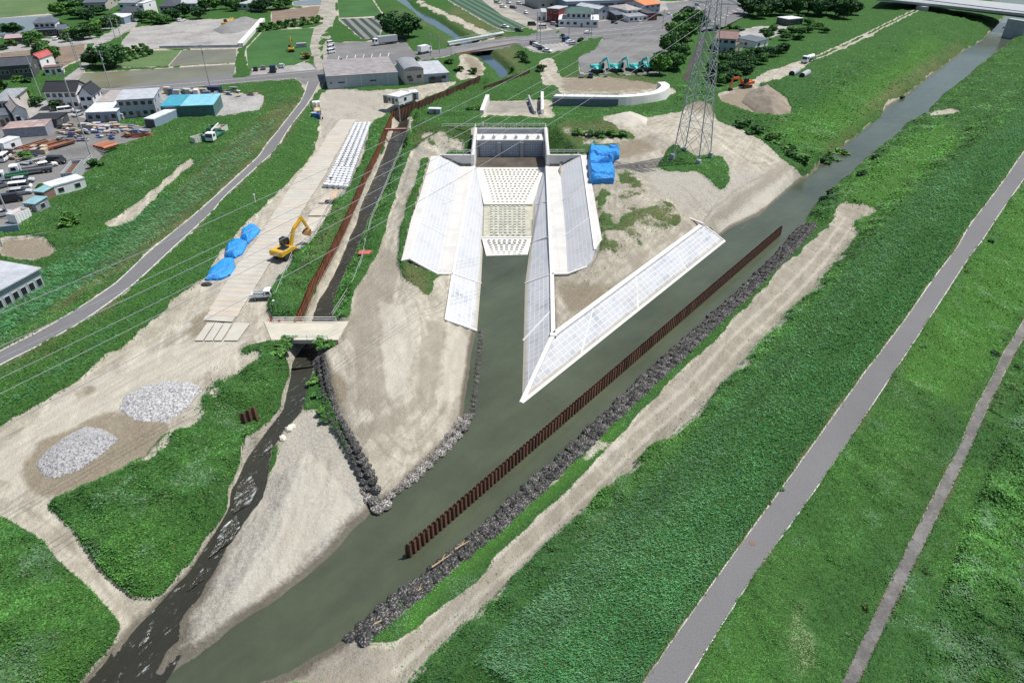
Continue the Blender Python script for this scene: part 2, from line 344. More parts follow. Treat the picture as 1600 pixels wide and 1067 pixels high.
# sheet of ground: rows get finer towards the viewer, columns fan out
ys = np.concatenate([np.arange(1150, 0, -2.3), np.arange(0, -100, -2.5), -np.array([100, 110, 120, 130, 140, 148, 155, 160, 164.])])
xs = np.concatenate([[-900, -500, -300], np.arange(-180, 1790, 3.0), [1850, 2000, 2400]])
gx, gy = np.meshgrid(xs, ys); NY, NX = gx.shape
u = (gx - 800) / F; v = (gy - 533.5) / F; kk = (CAMH - 3.5) / (sp + v * cp); GX = u * kk; GY = kk * (cp - v * sp)
GZ = tin(GX.ravel(), GY.ravel()).reshape(NY, NX)
px, py = project(np.c_[GX.ravel(), GY.ravel(), GZ.ravel()]); px = px.reshape(NY, NX); py = py.reshape(NY, NX)
def region(*polys):
    m = np.zeros(px.shape, bool)
    for p in polys: m |= inpoly(px, py, p)
    return m.astype(float)
def blur(a, n=2):
    for _ in range(n):
        b = a.copy(); b[1:-1] = (a[:-2] + a[1:-1] * 2 + a[2:]) / 4; a = b.copy(); a[:, 1:-1] = (b[:, :-2] + b[:, 1:-1] * 2 + b[:, 2:]) / 4
    return a
strip_l = [(420,1067),(480,1030),(555,990),(575,1010),(612,1014),(650,984),(700,944),(750,902),(800,850),(875,778),(950,708),(990,660),(1015,632),(1045,598),(1090,560),(1135,515),(1180,470),(1225,418),(1270,378),(1300,350),(1310,325),(1320,318)]
strip_r = [(1376,328),(1336,346),(1330,372),(1306,409),(1252,472),(1212,506),(1184,537),(1120,612),(1061,668),(997,722),(918,793),(864,844),(806,902),(716,978),(664,1037),(612,1075)]
yard_poly = [(-150,750),(0,670),(52,638),(105,607),(160,565),(200,537),(237,505),(275,470),(320,440),(345,400),(375,362),(425,312),(462,275),(490,245),(500,200),(498,175),(505,140),(540,142),(600,143),(690,130),(735,122),(700,139),(650,158),(614,170),(600,182),(577,195),(570,236),(546,292),(522,320),(488,376),(462,394),(450,423),(425,446),(416,482),(425,502),(545,500),
   (556,455),(585,410),(600,372),(613,324),(627,282),(642,236),(655,236),(656,254),(648,290),(636,315),(625,361),(622,404),(632,440),(660,455),(668,470),(683,432),(708,429),(697,500),(745,516),(728,620),(722,662),(640,750),(583,800),(500,575),(512,533),(440,533),(400,538),(372,545),(380,567),(354,580),(328,604),(300,640),(275,660),(225,712),(150,755),(72,789),(111,825),(144,876),(180,912),(210,936),(255,936),(207,987),(177,1014),(192,978),(168,945),(114,897),(69,849),(9,810),(-150,790)]
bar_poly = [(471,645),(497,640),(510,655),(541,709),(585,795),(585,802),(550,832),(477,903),(375,972),(303,1030),(215,1090),(150,1125),(210,1067),(276,1002),(303,945),(357,855),(411,778),(426,735),(440,690)]
right_poly = [(916,243),(960,235),(1000,215),(960,195),(930,185),(975,178),(1010,185),(1060,178),(1085,160),(1110,165),(1120,190),(1150,200),(1180,215),(1210,240),(1256,278),(1133,377),(1098,350),(866,523),(862,430),(887,429),(923,415),(941,375)]
green_in = [(1035,245),(1050,225),(1090,240),(1130,245),(1142,265),(1138,290),(1125,300),(1105,280),(1090,268),(1040,272),(1025,262)]
green_in2 = [(932,262),(945,265),(950,340),(958,362),(985,330),(1045,314),(1070,345),(1010,380),(960,408),(925,440),(900,462),(895,445),(925,415),(941,374)]
green_in3 = [(975,265),(1000,270),(1010,300),(985,330),(962,330),(965,290)]
far_soil = [[(1120,150),(1165,131),(1180,140),(1215,146),(1230,160),(1238,180),(1200,185),(1160,172),(1130,160)], [(1150,138),(1200,114),(1250,97),(1272,92),(1262,104),(1200,130)],
   [(860,125),(940,120),(1020,132),(1060,140),(1050,150),(960,148),(880,150)], [(840,95),(865,92),(875,130),(850,135)], [(720,85),(745,90),(760,110),(740,125),(715,122)],
   [(640,0),(655,0),(780,60),(765,62)], [(0,75),(130,70),(135,90),(90,110),(0,92)], [(838,158),(862,158),(865,185),(835,185)], [(650,230),(700,222),(735,225),(735,240),(690,242),(655,250)], [(205,352),(160,355),(185,337),(215,320),(250,290),(290,255),(307,238),(300,260),(262,290),(235,320)],
   [(0,370),(70,372),(88,392),(60,410),(20,404),(0,402)], [(1385,172),(1372,160),(1380,158),(1390,166)], [(1440,182),(1480,172),(1510,178),(1470,184)]]
bare = np.maximum.reduce([region(strip_l + strip_r), region(yard_poly), region(bar_poly), region(right_poly), region(*far_soil)])
bare *= 1 - region(green_in)
bare *= 1 - .12 * region([(560,1067),(600,1008),(650,984),(700,944),(800,850),(950,708),(985,710),(900,775),(850,830),(700,960),(620,1067)])
bare *= 1 - .86 * region(green_in2, green_in3)
bare = np.maximum(bare, region([(935,280),(950,280),(948,345),(940,345)]) * 0)
# stream-side shingle
bare = np.maximum(bare, region([(455,576),(460,600),(450,650),(420,690),(392,722),(382,722),(378,700),(410,670),(440,640),(450,600)]))
bare = np.maximum(bare, region([(470,500),(492,455),(512,417),(532,380),(556,324),(577,277),(597,237)] + ditch_L[2:10][::-1]))
bare = np.maximum(bare, .5 * region([(1270,92),(1310,74),(1370,46),(1440,12),(1449,15),(1380,50),(1320,80),(1275,98)]))
bare = np.maximum(bare, .52 * region([(120,775),(236,705),(300,640),(345,590),(370,560),(400,545),(415,556),(370,600),(330,650),(270,710),(200,750),(150,790)]))
bare *= 1 - .35 * region([(930,262),(1000,262),(1010,300),(985,345),(950,372),(942,374)])
bare = np.maximum(bare, region(ditch_L[1:] + ditch_R[1:][::-1], st_L + [(150,1130)] + [(225,1085),(264,1014),(303,945),(357,855),(387,816),(411,778)] + st_R[::-1]))
bare = np.maximum(bare, region([(450,533),(510,533),(500,560),(493,580),(452,580)]))
underwater = (GZ < 0.02); bare = np.maximum(bare, underwater)
patchy = region([(x + 14, y + 10) for x, y in strip_r] + [(x - 4, y) for x, y in strip_l[::-1]][::-1], [(942,262),(1010,262),(1035,300),(1072,345),(960,420),(890,470),(880,440),(941,376)], [(940,355),(1000,330),(1040,330),(960,420),(905,465)], [(625,410),(668,430),(670,475),(640,470)], [(290,640),(340,600),(370,560),(400,540),(330,560),(240,700),(130,765),(200,700)], [(680,900),(960,690),(930,680),(700,880)], [(560,1000),(640,1000),(820,815),(700,960),(600,1067),(480,1067)], [(860,190),(990,200),(1010,225),(900,240),(860,235)], [(655,200),(735,200),(735,222),(650,228)], [(1120,300),(1020,260),(960,290),(1000,330)])
stain = region([(25,745),(60,690),(140,655),(190,640),(265,655),(270,680),(230,720),(130,772),(60,778)], [(170,585),(195,575),(200,583),(178,592)], [(110,615),(150,598),(155,610),(115,625)], [(1125,150),(1165,132),(1230,160),(1235,180),(1160,170)], [(0,372),(70,374),(88,392),(60,410),(0,404)], [(866,440),(980,445),(890,500)], [(505,560),(545,600),(540,640),(520,625)],
   [(920,232),(1000,215),(1030,235),(980,245),(930,262)], [(875,120),(1000,118),(1050,138),(960,146),(880,146)], [(1040,165),(1130,150),(1180,170),(1150,190),(1100,180)], [(720,85),(745,90),(760,110),(740,125)], [(280,520),(320,480),(335,500),(310,530)])
gray = region(bar_poly, [(505,140),(600,143),(590,185),(540,200),(505,240),(500,175)], [(455,576),(460,600),(392,722),(378,700),(450,600)], [(0,370),(88,392),(60,410),(0,402)], [(405,450),(425,425),(445,395),(460,420),(425,448)], [(960,250),(1250,275),(1130,370),(1100,345)], [(420,1067),(480,1030),(548,995),(600,1040)])
gray = blur(gray, 10)
reed = region(r_crest[1:] + road_L[::-1][1:], [(1000,1067),(800,1067),(925,850),(1125,645),(1300,450),(1000,1067)], [(0,470),(110,405),(200,350),(300,290),(400,200),(440,190),(360,280),(200,410),(60,500),(-50,560)], [(1250,130),(1310,160),(1330,190),(1270,180),(1180,128)], [(0,640),(200,500),(300,420),(330,430),(230,505),(50,630)])
reed = blur(reed, 4)
bright = region([(1417,550),(1440,515),(1500,430),(1600,290),(1700,200),(1700,400),(1590,500),(1500,640),(1400,600),(1380,640)], [(640,1000),(690,930),(980,670),(960,660),(700,880),(620,975)], [(370,790),(410,770),(395,840),(375,830)], [(1190,210),(1290,160),(1400,100),(1440,60),(1480,70),(1380,165),(1290,250)], [(1300,300),(1470,190),(1500,230),(1350,370)])
bright = blur(bright, 12)
tone_d = blur(region([(502,556),(545,600),(541,650),(520,640)], [(502,556),(545,600),(541,650),(520,640)], [(664,500),(690,500),(684,560),(676,625),(620,668),(560,690),(548,670),(600,650),(648,622),(660,565)], [(560,430),(600,390),(620,400),(610,470),(590,560),(600,640),(560,640),(560,560),(540,500)], [(930,262),(960,258),(1050,252),(1050,262),(960,268)], [(1100,347),(1225,252),(1236,262),(1115,356)], [(960,240),(1010,215),(1035,232),(990,250)], [(720,515),(745,517),(728,625),(722,662),(640,752),(583,800),(575,785),(640,730),(705,680),(712,620)], [(420,470),(445,500),(500,510),(540,505),(545,530),(430,530)], [(395,560),(440,700),(400,760)]), 5)
tone_d = np.maximum(tone_d, .4 * blur(region([(916,243),(1000,240),(1030,300),(1098,350),(866,523),(862,430),(887,429),(923,415),(941,375)]), 6)); tone_d = np.maximum(tone_d, .75 * blur(region(strip_l + strip_r), 3))
tone_l = blur(region([(590,470),(655,480),(646,565),(634,615),(606,630),(600,560)], [(695,505),(736,520),(722,615),(690,630)], [(60,650),(200,560),(340,520),(380,540),(300,600),(180,680),(40,760),(-50,740)], [(480,700),(560,790),(420,930),(330,1000),(400,860)], [(1115,360),(1236,262),(1252,280),(1132,376)]), 6)
bare_s = blur(bare, 2); patchy = blur(patchy, 6); stain = blur(stain, 12)
ridge = blur(region(r_crest[1:] + [(1700,60),(1600,200),(1500,285),(1470,350),(1385,420),(1330,490),(1250,590),(1170,690),(1090,760),(1020,830),(960,900),(880,1010),(800,1067)], [(350,290),(440,200),(420,260),(330,330),(200,430),(60,520),(0,560),(0,540),(180,420)]), 8)
GN = fbm(GX, GY, 9.0, 4, 3); GN2 = fbm(GX, GY, 2.2, 3, 11)
green = np.clip(1 - bare_s, 0, 1)
# paved or built ground gets no plants and sits a little under its sheet
def ribbon(Lp, Rp): return Lp + Rp[::-1]
sl_ = [(318,500),(330,480),(345,455),(360,430),(380,402),(407,367),(435,322),(455,290),(477,262),(497,237),(512,210),(532,187)]; sr_ = [(362,503),(374,487),(388,465),(409,430),(428,400),(450,367),(482,312),(507,275),(522,245),(537,220),(550,195),(556,187)]
SLABS = [ribbon(sl_, sr_), [(304,533),(367,533),(395,503),(330,503)], [(480,338),(512,338),(532,297),(505,297)], [(470,363),(493,363),(511,338),(484,338)]]
PAVED = [ribbon(road_L, road_R), ribbon(path_L, path_R), ribbon(left_L, left_R)] + SLABS
town_flat = []          # filled from the sheets further down
# ------------------------------------------------------------------ flat sheets on the town plain (roads, lots, paddies)
def ground_mat(name, col, col2, scale=0.25, rough=0.9, fine=6.0, streak=None, bump=0.3, crack=None):
    m = N(name); f = m.noise(scale, 6, 0.65); c = m.ramp(f, [(0.32, col2), (0.62, col)])
    g = m.noise(fine, 4, 0.6); c = m.mix(0.55, c, m.ramp(g, [(0.3, 0.6), (0.7, 1.35)]), 'MULTIPLY')
    if crack:
        vo = m.n('ShaderNodeTexVoronoi', feature='DISTANCE_TO_EDGE'); vo.inputs['Scale'].default_value = crack; m.l(m.pos(), vo.inputs['Vector']); c = m.mix(m.ramp(vo.outputs[0], [(0.0, 0.35), (0.012, 0.0)]), c, tuple(k * .45 for k in col)); c = m.mix(m.ramp(m.noise(.35, 6, .7), [(.5, 0.0), (.7, .35)]), c, tuple(k * 1.5 for k in col))
    if streak: c = m.mix(m.ramp(m.noise(streak[0], 5, 0.6, stretch=(streak[1], streak[2])), [(0.45, 0.0), (0.7, 0.5)]), c, tuple(k * 0.6 for k in col))
    m.l(c, m.b.inputs["Base Color"]); m.b.inputs["Roughness"].default_value = rough; m.b.inputs["Specular IOR Level"].default_value = 0.25
    if bump: m.bump(g, bump, 0.05)
    return m.mat
M_asph = ground_mat("asphalt", (0.158, 0.157, 0.160), (0.135, 0.134, 0.138), 0.05, fine=9.0)
M_asph_old = ground_mat("asphalt_worn", (0.20, 0.198, 0.194), (0.13, 0.127, 0.125), 0.09, fine=2.0)
M_pathm = ground_mat("path_asphalt", (0.165, 0.158, 0.152), (0.10, 0.095, 0.092), 0.35, fine=3.0, crack=0.35)
M_gravel = ground_mat("lot_gravel", (0.34, 0.335, 0.32), (0.22, 0.21, 0.195), 0.10, fine=1.6)
M_gravel_y = ground_mat("lane_gravel", (0.36, 0.335, 0.29), (0.20, 0.185, 0.15), 0.2, fine=1.6)
M_soil = ground_mat("tilled_soil", (0.22, 0.17, 0.13), (0.15, 0.115, 0.085), 0.2, fine=1.5)
M_lawn = ground_mat("crop_green", (0.045, 0.125, 0.03), (0.03, 0.085, 0.022), 0.08, fine=1.2)
M_lawn2 = ground_mat("young_rice", (0.10, 0.16, 0.06), (0.07, 0.12, 0.045), 0.06, fine=1.2)
def rows_mat(name, ca, cb, period, ang):
    m = N(name); mp = m.n("ShaderNodeMapping"); mp.inputs["Rotation"].default_value = (0, 0, ang); m.l(m.pos(), mp.inputs[0])
    wv = m.n("ShaderNodeTexWave"); wv.inputs["Scale"].default_value = 0.314 / period; wv.inputs["Distortion"].default_value = 0.6; wv.inputs["Detail Scale"].default_value = 0.5
    m.l(mp.outputs[0], wv.inputs[0]); c = m.ramp(wv.outputs["Fac"], [(0.35, ca), (0.65, cb)])
    c = m.mix(0.5, c, m.ramp(m.noise(0.5, 4), [(0.3, 0.6), (0.7, 1.3)]), 'MULTIPLY'); m.l(c, m.b.inputs["Base Color"]); m.b.inputs["Roughness"].default_value = 0.8
    return m.mat
M_rows = rows_mat("crop_rows", (0.16, 0.17, 0.15), (0.018, 0.035, 0.025), 4.6, -0.35)
M_rows2 = rows_mat("leek_rows", (0.05, 0.13, 0.06), (0.025, 0.045, 0.03), 4.5, -0.3)
def water_mat(name, col, rough=0.06, rip=0.25, rs=1.2, strength=0.25, stretch=None, foam=None):
    m = N(name); f = m.math('ADD', m.math('MULTIPLY', m.noise(0.035, 7, 0.7), .7), m.math('MULTIPLY', m.noise(0.25, 5, 0.65, stretch=(.25, .85)), .3)); c = m.ramp(f, [(0.36, tuple(k * 0.78 for k in col)), (0.62, tuple(k * 1.3 for k in col))])
    if foam: c = m.mix(m.ramp(m.noise(foam, 6, 0.75, stretch=stretch), [(0.60 if foam > 1.5 else 0.54, 0.0), (0.74 if foam > 1.5 else 0.66, 0.85)]), c, (0.6, 0.64, 0.64))
    m.l(c, m.b.inputs["Base Color"]); m.b.inputs["Roughness"].default_value = rough; m.b.inputs["IOR"].default_value = 1.33
    h = m.math('ADD', m.noise(rs, 4, 0.6, stretch=stretch), m.noise(rs * 0.22, 3, 0.5)); m.bump(h, strength, rip); return m.mat
M_river = water_mat("river_water", (0.062, 0.074, 0.048), 0.14, 0.14, 1.1, 0.3)
M_stream = water_mat("stream_water", (0.030, 0.030, 0.023), 0.14, 0.3, 2.2, 0.45, (0.35, 1.1), foam=1.9)
M_rapid = water_mat("white_water", (0.031, 0.031, 0.025), 0.16, 0.4, 2.0, 0.9, (0.4, 1.1), foam=1.1)
M_paddy = water_mat("paddy_water", (0.15, 0.145, 0.095), 0.35, 0.02, 0.5, 0.1)
M_paddy2 = water_mat("paddy_water_grey", (0.12, 0.14, 0.15), 0.10, 0.02, 0.5, 0.1)
M_canal = water_mat("canal_water", (0.04, 0.065, 0.09), 0.10, 0.05, 1.0, 0.15)
M_concrete = mat("concrete", (0.50, 0.49, 0.47), 0.85, var=0.10, scale=0.5, bump=0.1)
M_conc_w = mat("concrete_white", (0.62, 0.61, 0.585), 0.85, var=0.08, scale=0.35, dirt=(0.50, 0.46, 0.39))
M_conc_d = mat("concrete_grey", (0.33, 0.345, 0.36), 0.85, var=0.12, scale=0.4, bump=0.1)
def sheet(name, poly, mtl, h=4.06, kind="structure", thing_tag=None):
    pts = [W(x, y, h) for x, y in poly]; town_flat.append(poly)
    m = MB(); n = len(pts)
    c, e, f, a_, b_, c_ = delaunay_2d_cdt([Vector((p.x, p.y)) for p in pts], [(i, (i + 1) % n) for i in range(n)], [], 1, 1e-4, False)
    m.add([(q.x, q.y, h) for q in c], [tuple(x) for x in f]); o = m.build(name, mtl)
    for p in o.data.polygons:
        if p.normal.z < 0: p.flip()
    if kind: o["kind"] = kind
    return o
def strip_mesh(name, Lp, Rp, hL, mtl, lift=0.07, hR=None, kind="structure", parent=None):
    hL = hL if isinstance(hL, list) else [hL] * len(Lp); hR = hR or ([hL[0]] * len(Rp) if len(set(hL)) == 1 else hL)
    A = [W(x, y, h) for (x, y), h in zip(Lp, hL)]; B = [W(x, y, h) for (x, y), h in zip(Rp, hR)]
    def resample(P, n):
        d = [0]
        for i in range(1, len(P)): d.append(d[-1] + (P[i] - P[i - 1]).length)
        out = []
        for k in range(n):
            t = d[-1] * k / (n - 1); i = 1
            while i < len(P) - 1 and d[i] < t: i += 1
            f = (t - d[i - 1]) / max(1e-6, d[i] - d[i - 1]); out.append(P[i - 1].lerp(P[i], f))
        return out
    n = 60; A, B = resample(A, n), resample(B, n); m = MB(); z = Vector((0, 0, lift))
    m.add([p + z for p in A] + [p + z for p in B], [(i, n + i, n + i + 1, i + 1) for i in range(n - 1)]); o = m.build(name, mtl, parent, smooth=True)
    for p in o.data.polygons:
        if p.normal.z < 0: p.flip()
    if kind: o["kind"] = kind
    return o, A, B
rd, rA, rB = strip_mesh("levee_road", road_L, road_R, 5.5, M_asph)
strip_mesh("cycle_path", path_L, path_R, 3.2, M_pathm)
ld, lA, lB = strip_mesh("embankment_road", left_L, left_R, left_H, M_asph, hR=left_HR)
# pale kerb stones along both roads
M_kerb = mat("kerb_stone", (0.50, 0.49, 0.46), 0.9, var=0.3, scale=2.0, dirt=(0.08, 0.11, 0.05))
def kerb(name, P, side, label, w=0.11, h=0.09):
    m = MB()
    for i in range(len(P) - 1):
        t = (P[i + 1] - P[i]).normalized(); nrm = Vector((t.y, -t.x, 0)) * side * (w / 2 + 0.02)
        m.bar(P[i] + nrm + Vector((0, 0, 0.04)), P[i + 1] + nrm + Vector((0, 0, 0.04)), w, h)
    o = m.build(name, M_kerb); o["kind"] = "structure"; return o
kerb("road_kerb", rA, -1, ""); kerb("road_kerb", rB, 1, "")
kerb("road_kerb", lA, -1, "", 0.22); kerb("road_kerb", lB, 1, "", 0.22)
o = MB().tube(W(1176,848,5.58), W(1176,848,5.58) + Vector((0,0,.02)), 0.36, n=20).build("manhole_cover", mat("rust_iron", (0.16, 0.11, 0.09), 0.8)); tag(o, "round rusty manhole cover in the grey levee road", "manhole cover")
sheet("town_road", [(712,73),(750,66),(806,60),(870,54),(940,47),(1020,38),(1060,30),(1100,20),(1160,6),(1180,-6),(1230,-8),(1190,10),(1165,22),(1150,32),(1130,43),(1100,43),(1040,48),(960,54),(880,62),(806,68),(750,79),(712,84)], M_asph, 4.10)
sheet("town_road", [(140,150),(147,141),(250,133),(330,127),(395,121),(508,109),(640,88),(690,79),(712,73),(712,84),(690,89),(510,118),(470,122),(390,128),(330,134),(250,141),(150,150)], M_asph, 4.08)
sheet("junction_apron", [(462,123),(507,119),(507,125),(501,137),(487,151),(478,143),(471,130)], M_asph_old, 4.12)
sheet("lane", [(100,125),(122,110),(140,93),(143,80),(150,68),(165,66),(160,75),(150,82),(140,97),(125,118),(118,125)], M_gravel, 4.08)
sheet("lane", [(-60,82),(0,73),(80,63),(158,62),(200,38),(210,32),(215,36),(205,46),(165,66),(80,70),(0,80),(-60,90)], M_gravel, 4.1)
sheet("farm_lane", [(514,-40),(524,-40),(523,0),(522,30),(512,42),(500,55),(494,75),(500,95),(508,108),(495,110),(492,90),(484,75),(486,62),(500,45),(512,32),(514,0)], M_gravel_y, 4.09)
sheet("canal_lane", [(745,-5),(757,-5),(800,18),(838,36),(872,50),(855,54),(820,41),(785,25)], M_gravel_y, 4.07)
sheet("yard", [(765,-12),(845,-12),(850,10),(870,48),(838,33),(800,16)], M_asph_old, 4.05)
sheet("gravel_lot", [(190,68),(210,45),(260,40),(290,33),(408,31),(411,33),(375,75),(250,76),(200,77)], M_gravel)
sheet("paddy_water", [(264,104),(285,79),(369,77),(368,98),(300,102)], M_paddy, 4.04)
sheet("paddy_water", [(120,127),(130,115),(265,107),(368,101),(365,119),(330,125),(250,131),(147,139)], M_paddy, 4.05)
sheet("paddy_water", [(-80,34),(0,29),(84,24),(80,38),(50,50),(0,58),(-80,64)], M_paddy2, 4.04)
sheet("paddy_water", [(458,3),(512,-2),(512,7),(459,10)], M_paddy2, 4.04)
sheet("rice_field", [(-100,-20),(60,-25),(97,0),(90,20),(0,28),(-100,36)], M_lawn2, 4.045)
sheet("rice_field", [(168,103),(200,80),(283,79),(262,103),(200,105)], M_lawn2, 4.045)
sheet("crop_field", [(385,77),(412,48),(500,44),(488,60),(480,75),(484,93),(455,103),(388,108)], M_lawn, 4.05)
sheet("ploughed_field", [(425,18),(512,8),(511,33),(425,38)], M_soil, 4.05)
sheet("ploughed_field", [(0,74),(80,72),(132,70),(132,88),(90,108),(62,92),(0,92)], M_soil, 4.03)
sheet("parking_lot", [(392,118),(395,110),(450,103),(484,100),(494,109),(430,115)], M_gravel, 4.09)
sheet("parking_lot", [(508,68),(580,66),(632,64),(643,82),(688,80),(660,84),(600,93),(510,100)], M_asph_old, 4.07)
sheet("crop_field", [(530,30),(600,28),(592,60),(567,62)], M_rows, 4.05)
sheet("crop_field", [(527,-10),(575,-10),(598,25),(530,28)], M_lawn, 4.06)
sheet("crop_field", [(700,0),(735,-12),(765,0),(800,22),(822,42),(800,50),(772,42)], M_rows2, 4.05)
sheet("parking_lot", [(812,70),(830,62),(880,58),(903,62),(892,75),(862,82),(838,82)], M_gravel, 4.09)
sheet("equipment_yard", [(903,92),(930,82),(942,62),(1040,50),(1062,47),(1045,75),(1028,116),(908,114)], M_asph_old, 4.07)
sheet("yard", [(872,48),(940,44),(1020,36),(1060,28),(1060,5),(990,0),(890,8)], M_gravel, 4.05)
sheet("parking_lot", [(1040,6),(1110,-4),(1150,-8),(1150,4),(1100,18),(1050,28)], M_asph_old, 4.06)
sheet("yard", [(1150,52),(1185,42),(1240,42),(1246,48),(1200,60),(1160,58)], M_gravel, 4.06)
sheet("storage_yard", [(-120,215),(0,196),(100,180),(150,190),(235,200),(232,212),(165,235),(148,262),(90,296),(50,330),(28,352),(-120,385)], M_asph_old, 4.06)
sheet("gravel_lot", [(250,176),(262,150),(335,149),(400,147),(414,152),(405,172),(380,176),(335,182)], M_gravel, 4.07)
sheet("plaza", [(-60,170),(60,160),(140,150),(250,142),(262,150),(250,176),(150,190),(100,180),(0,196),(-60,200)], M_gravel, 4.04)
# ------------------------------------------------------------------ water
def water_plane(name, mtl, pts, h, kind="structure"):
    m = MB(); m.add([(x, y, h) for x, y in pts], [tuple(range(len(pts)))]); o = m.build(name, mtl); o["kind"] = kind
    if o.data.polygons[0].normal.z < 0: o.data.polygons[0].flip()
    return o
rv = off([W(x, y, 0) for x, y in r_shore], 2.0, 0); rv0 = [W(250,1150,0)]
poly = [(-60, 20), (-35, 5), (40, 5)] + [(p.x, p.y) for p in rv] + [(W(1560,-60,0).x, W(1560,-60,0).y), (W(1500,70,0).x, W(1500,70,0).y), (W(1300,225,0).x, W(1300,225,0).y), (W(1210,290,0).x, W(1210,290,0).y), (W(1000,380,0).x, W(1000,380,0).y), (W(860,330,0).x, W(860,330,0).y), (W(850,262,0).x, W(850,262,0).y), (W(745,262,0).x, W(745,262,0).y), (W(690,520,0).x, W(690,520,0).y), (W(560,760,0).x, W(560,760,0).y), (W(330,960,0).x, W(330,960,0).y)]
water_plane("river_water", M_river, poly, 0.0)
def ow(P, d): return P
wl = [(x - 3, y) for x, y in st_L]; 
sl = [W(x, y, h + .0) for (x, y), h in zip(st_L, ST_H)]; srp = st_R + [(411,778),(387,816),(357,855),(330,909),(303,945),(276,1002),(255,1040),(225,1085),(190,1130)]
srh = [1.2,1.2,1.15,1.05,.95,.72,.5,.35,.2,.15,.12,.1,.1,.1]
def widen(pts, d): 
    o_ = off([W(x, y, 0) for x, y in pts], d, 0); q = project([tuple(p) for p in o_]); return list(zip(q[0], q[1]))
strip_mesh("stream_water", widen(st_L, 1.4)[::-1], widen(srp, -1.2)[::-1], ST_H[::-1], M_stream, 0.0, hR=srh[::-1])
for L_, R_, h_ in (([(390,738),(372,758),(366,780),(364,803)], [(390,738),(403,764),(392,786),(364,803)], .86), ([(370,806),(347,824),(338,846),(326,872)], [(370,806),(376,822),(362,845),(326,872)], .62), ([(424,684),(412,700),(404,716)], [(424,684),(426,700),(404,716)], 1.06), ([(318,885),(306,905),(292,925)], [(318,885),(318,905),(292,925)], .35), ([(236,985),(222,1000),(216,1012)], [(236,985),(232,1000),(216,1012)], .22)):
    n_ = len(L_); strip_mesh("white_water", L_, R_, [h_ - .05 * k for k in range(n_)], M_rapid, 0.07, hR=[h_ - .05 * k for k in range(n_)])
strip_mesh("stream_water", [(455,579)] + widen(ditch_L[1:], -1.0), [(492,574)] + widen(ditch_R[1:], 1.0), 1.2, M_stream, 0.0)
strip_mesh("canal_water", [(x-4, y) for x, y in can_L], [(x+4, y) for x, y in can_R], 2.05, M_canal, 0.0)
strip_mesh("canal_water", [(x-1, y) for x, y in c2_L], [(x+1, y) for x, y in c2_R], 2.85, water_mat("canal_mud", (0.06, 0.05, 0.035), 0.45, 0.02, 1.0, 0.1), 0.0)
# ------------------------------------------------------------------ concrete revetments
def block_mat(name, base, dark, amt, cell=1.0, line=(0.82, 0.82, 0.80)):
    m = N(name); uv = m.n("ShaderNodeTexCoord").outputs["UV"]
    br = m.n("ShaderNodeTexBrick"); br.offset = 0.0; br.inputs["Scale"].default_value = 1.0; br.inputs["Brick Width"].default_value = cell * 1.35; br.inputs["Row Height"].default_value = cell * 0.9
    br.inputs["Mortar Size"].default_value = 0.055; br.inputs["Mortar Smooth"].default_value = 0.3; br.inputs["Color1"].default_value = (0, 0, 0, 1); br.inputs["Color2"].default_value = (1, 1, 1, 1); br.inputs["Mortar"].default_value = (0.5, 0.5, 0.5, 1)
    m.l(uv, br.inputs["Vector"])
    patch = m.ramp(m.noise(0.16, 4, 0.6, uv), [(0.40, 0.0), (0.62, 1.0)])
    rnd = m.math('MULTIPLY', m.sep(br.outputs["Color"])[0], amt)
    k = m.math('ADD', m.math('MULTIPLY', rnd, patch), m.math('MULTIPLY', m.noise(1.5, 4, 0.6, uv), 0.25))
    c = m.mix(k, base, dark); c = m.mix(m.math('MULTIPLY', br.outputs["Fac"], 0.8), c, line)
    c = m.mix(m.ramp(m.noise(0.07, 5, 0.6, uv), [(0.5, 0.0), (0.8, 0.35)]), c, (0.54, 0.50, 0.43)); m.l(c, m.b.inputs["Base Color"]); m.b.inputs["Roughness"].default_value = 0.85
    mp = m.n('ShaderNodeMapping'); mp.inputs['Scale'].default_value = (1.6, .12, 1); m.l(uv, mp.inputs[0]); c = m.mix(m.ramp(m.noise(0.6, 6, 0.7, mp.outputs[0]), [(0.52, 0.0), (0.72, 0.35)]), c, (0.42, 0.40, 0.35)); m.l(c, m.b.inputs['Base Color'])
    zs = m.n('ShaderNodeSeparateXYZ'); m.l(m.pos(), zs.inputs[0]); zt = m.math('ADD', zs.outputs[2], m.math('MULTIPLY', m.noise(.8, 5, .7), .5)); c = m.mix(m.ramp(zt, [(0.42, 0.75), (0.75, 0.0)]), c, (0.34, 0.30, 0.215)); m.l(c, m.b.inputs['Base Color'])
    m.b.inputs["Specular IOR Level"].default_value = 0.2
    m.bump(br.outputs["Fac"], 0.3, 0.03); return m.mat
M_blk = block_mat("block_mat_white", (0.455, 0.465, 0.485), (0.35, 0.37, 0.405), 0.7, 0.9, (.56, .56, .55))
M_blk2 = block_mat("block_mat_grey", (0.49, 0.50, 0.52), (0.30, 0.325, 0.36), 0.9, 1.0, (.68, .68, .66))
M_berm = block_mat("berm_blocks", (0.56, 0.555, 0.54), (0.47, 0.45, 0.41), 0.7, 1.6, (.48, .45, .40))
M_sandyc = mat("silty_concrete", (0.66, 0.60, 0.48), 0.9, var=0.15, scale=0.4, dirt=(0.34, 0.27, 0.17))
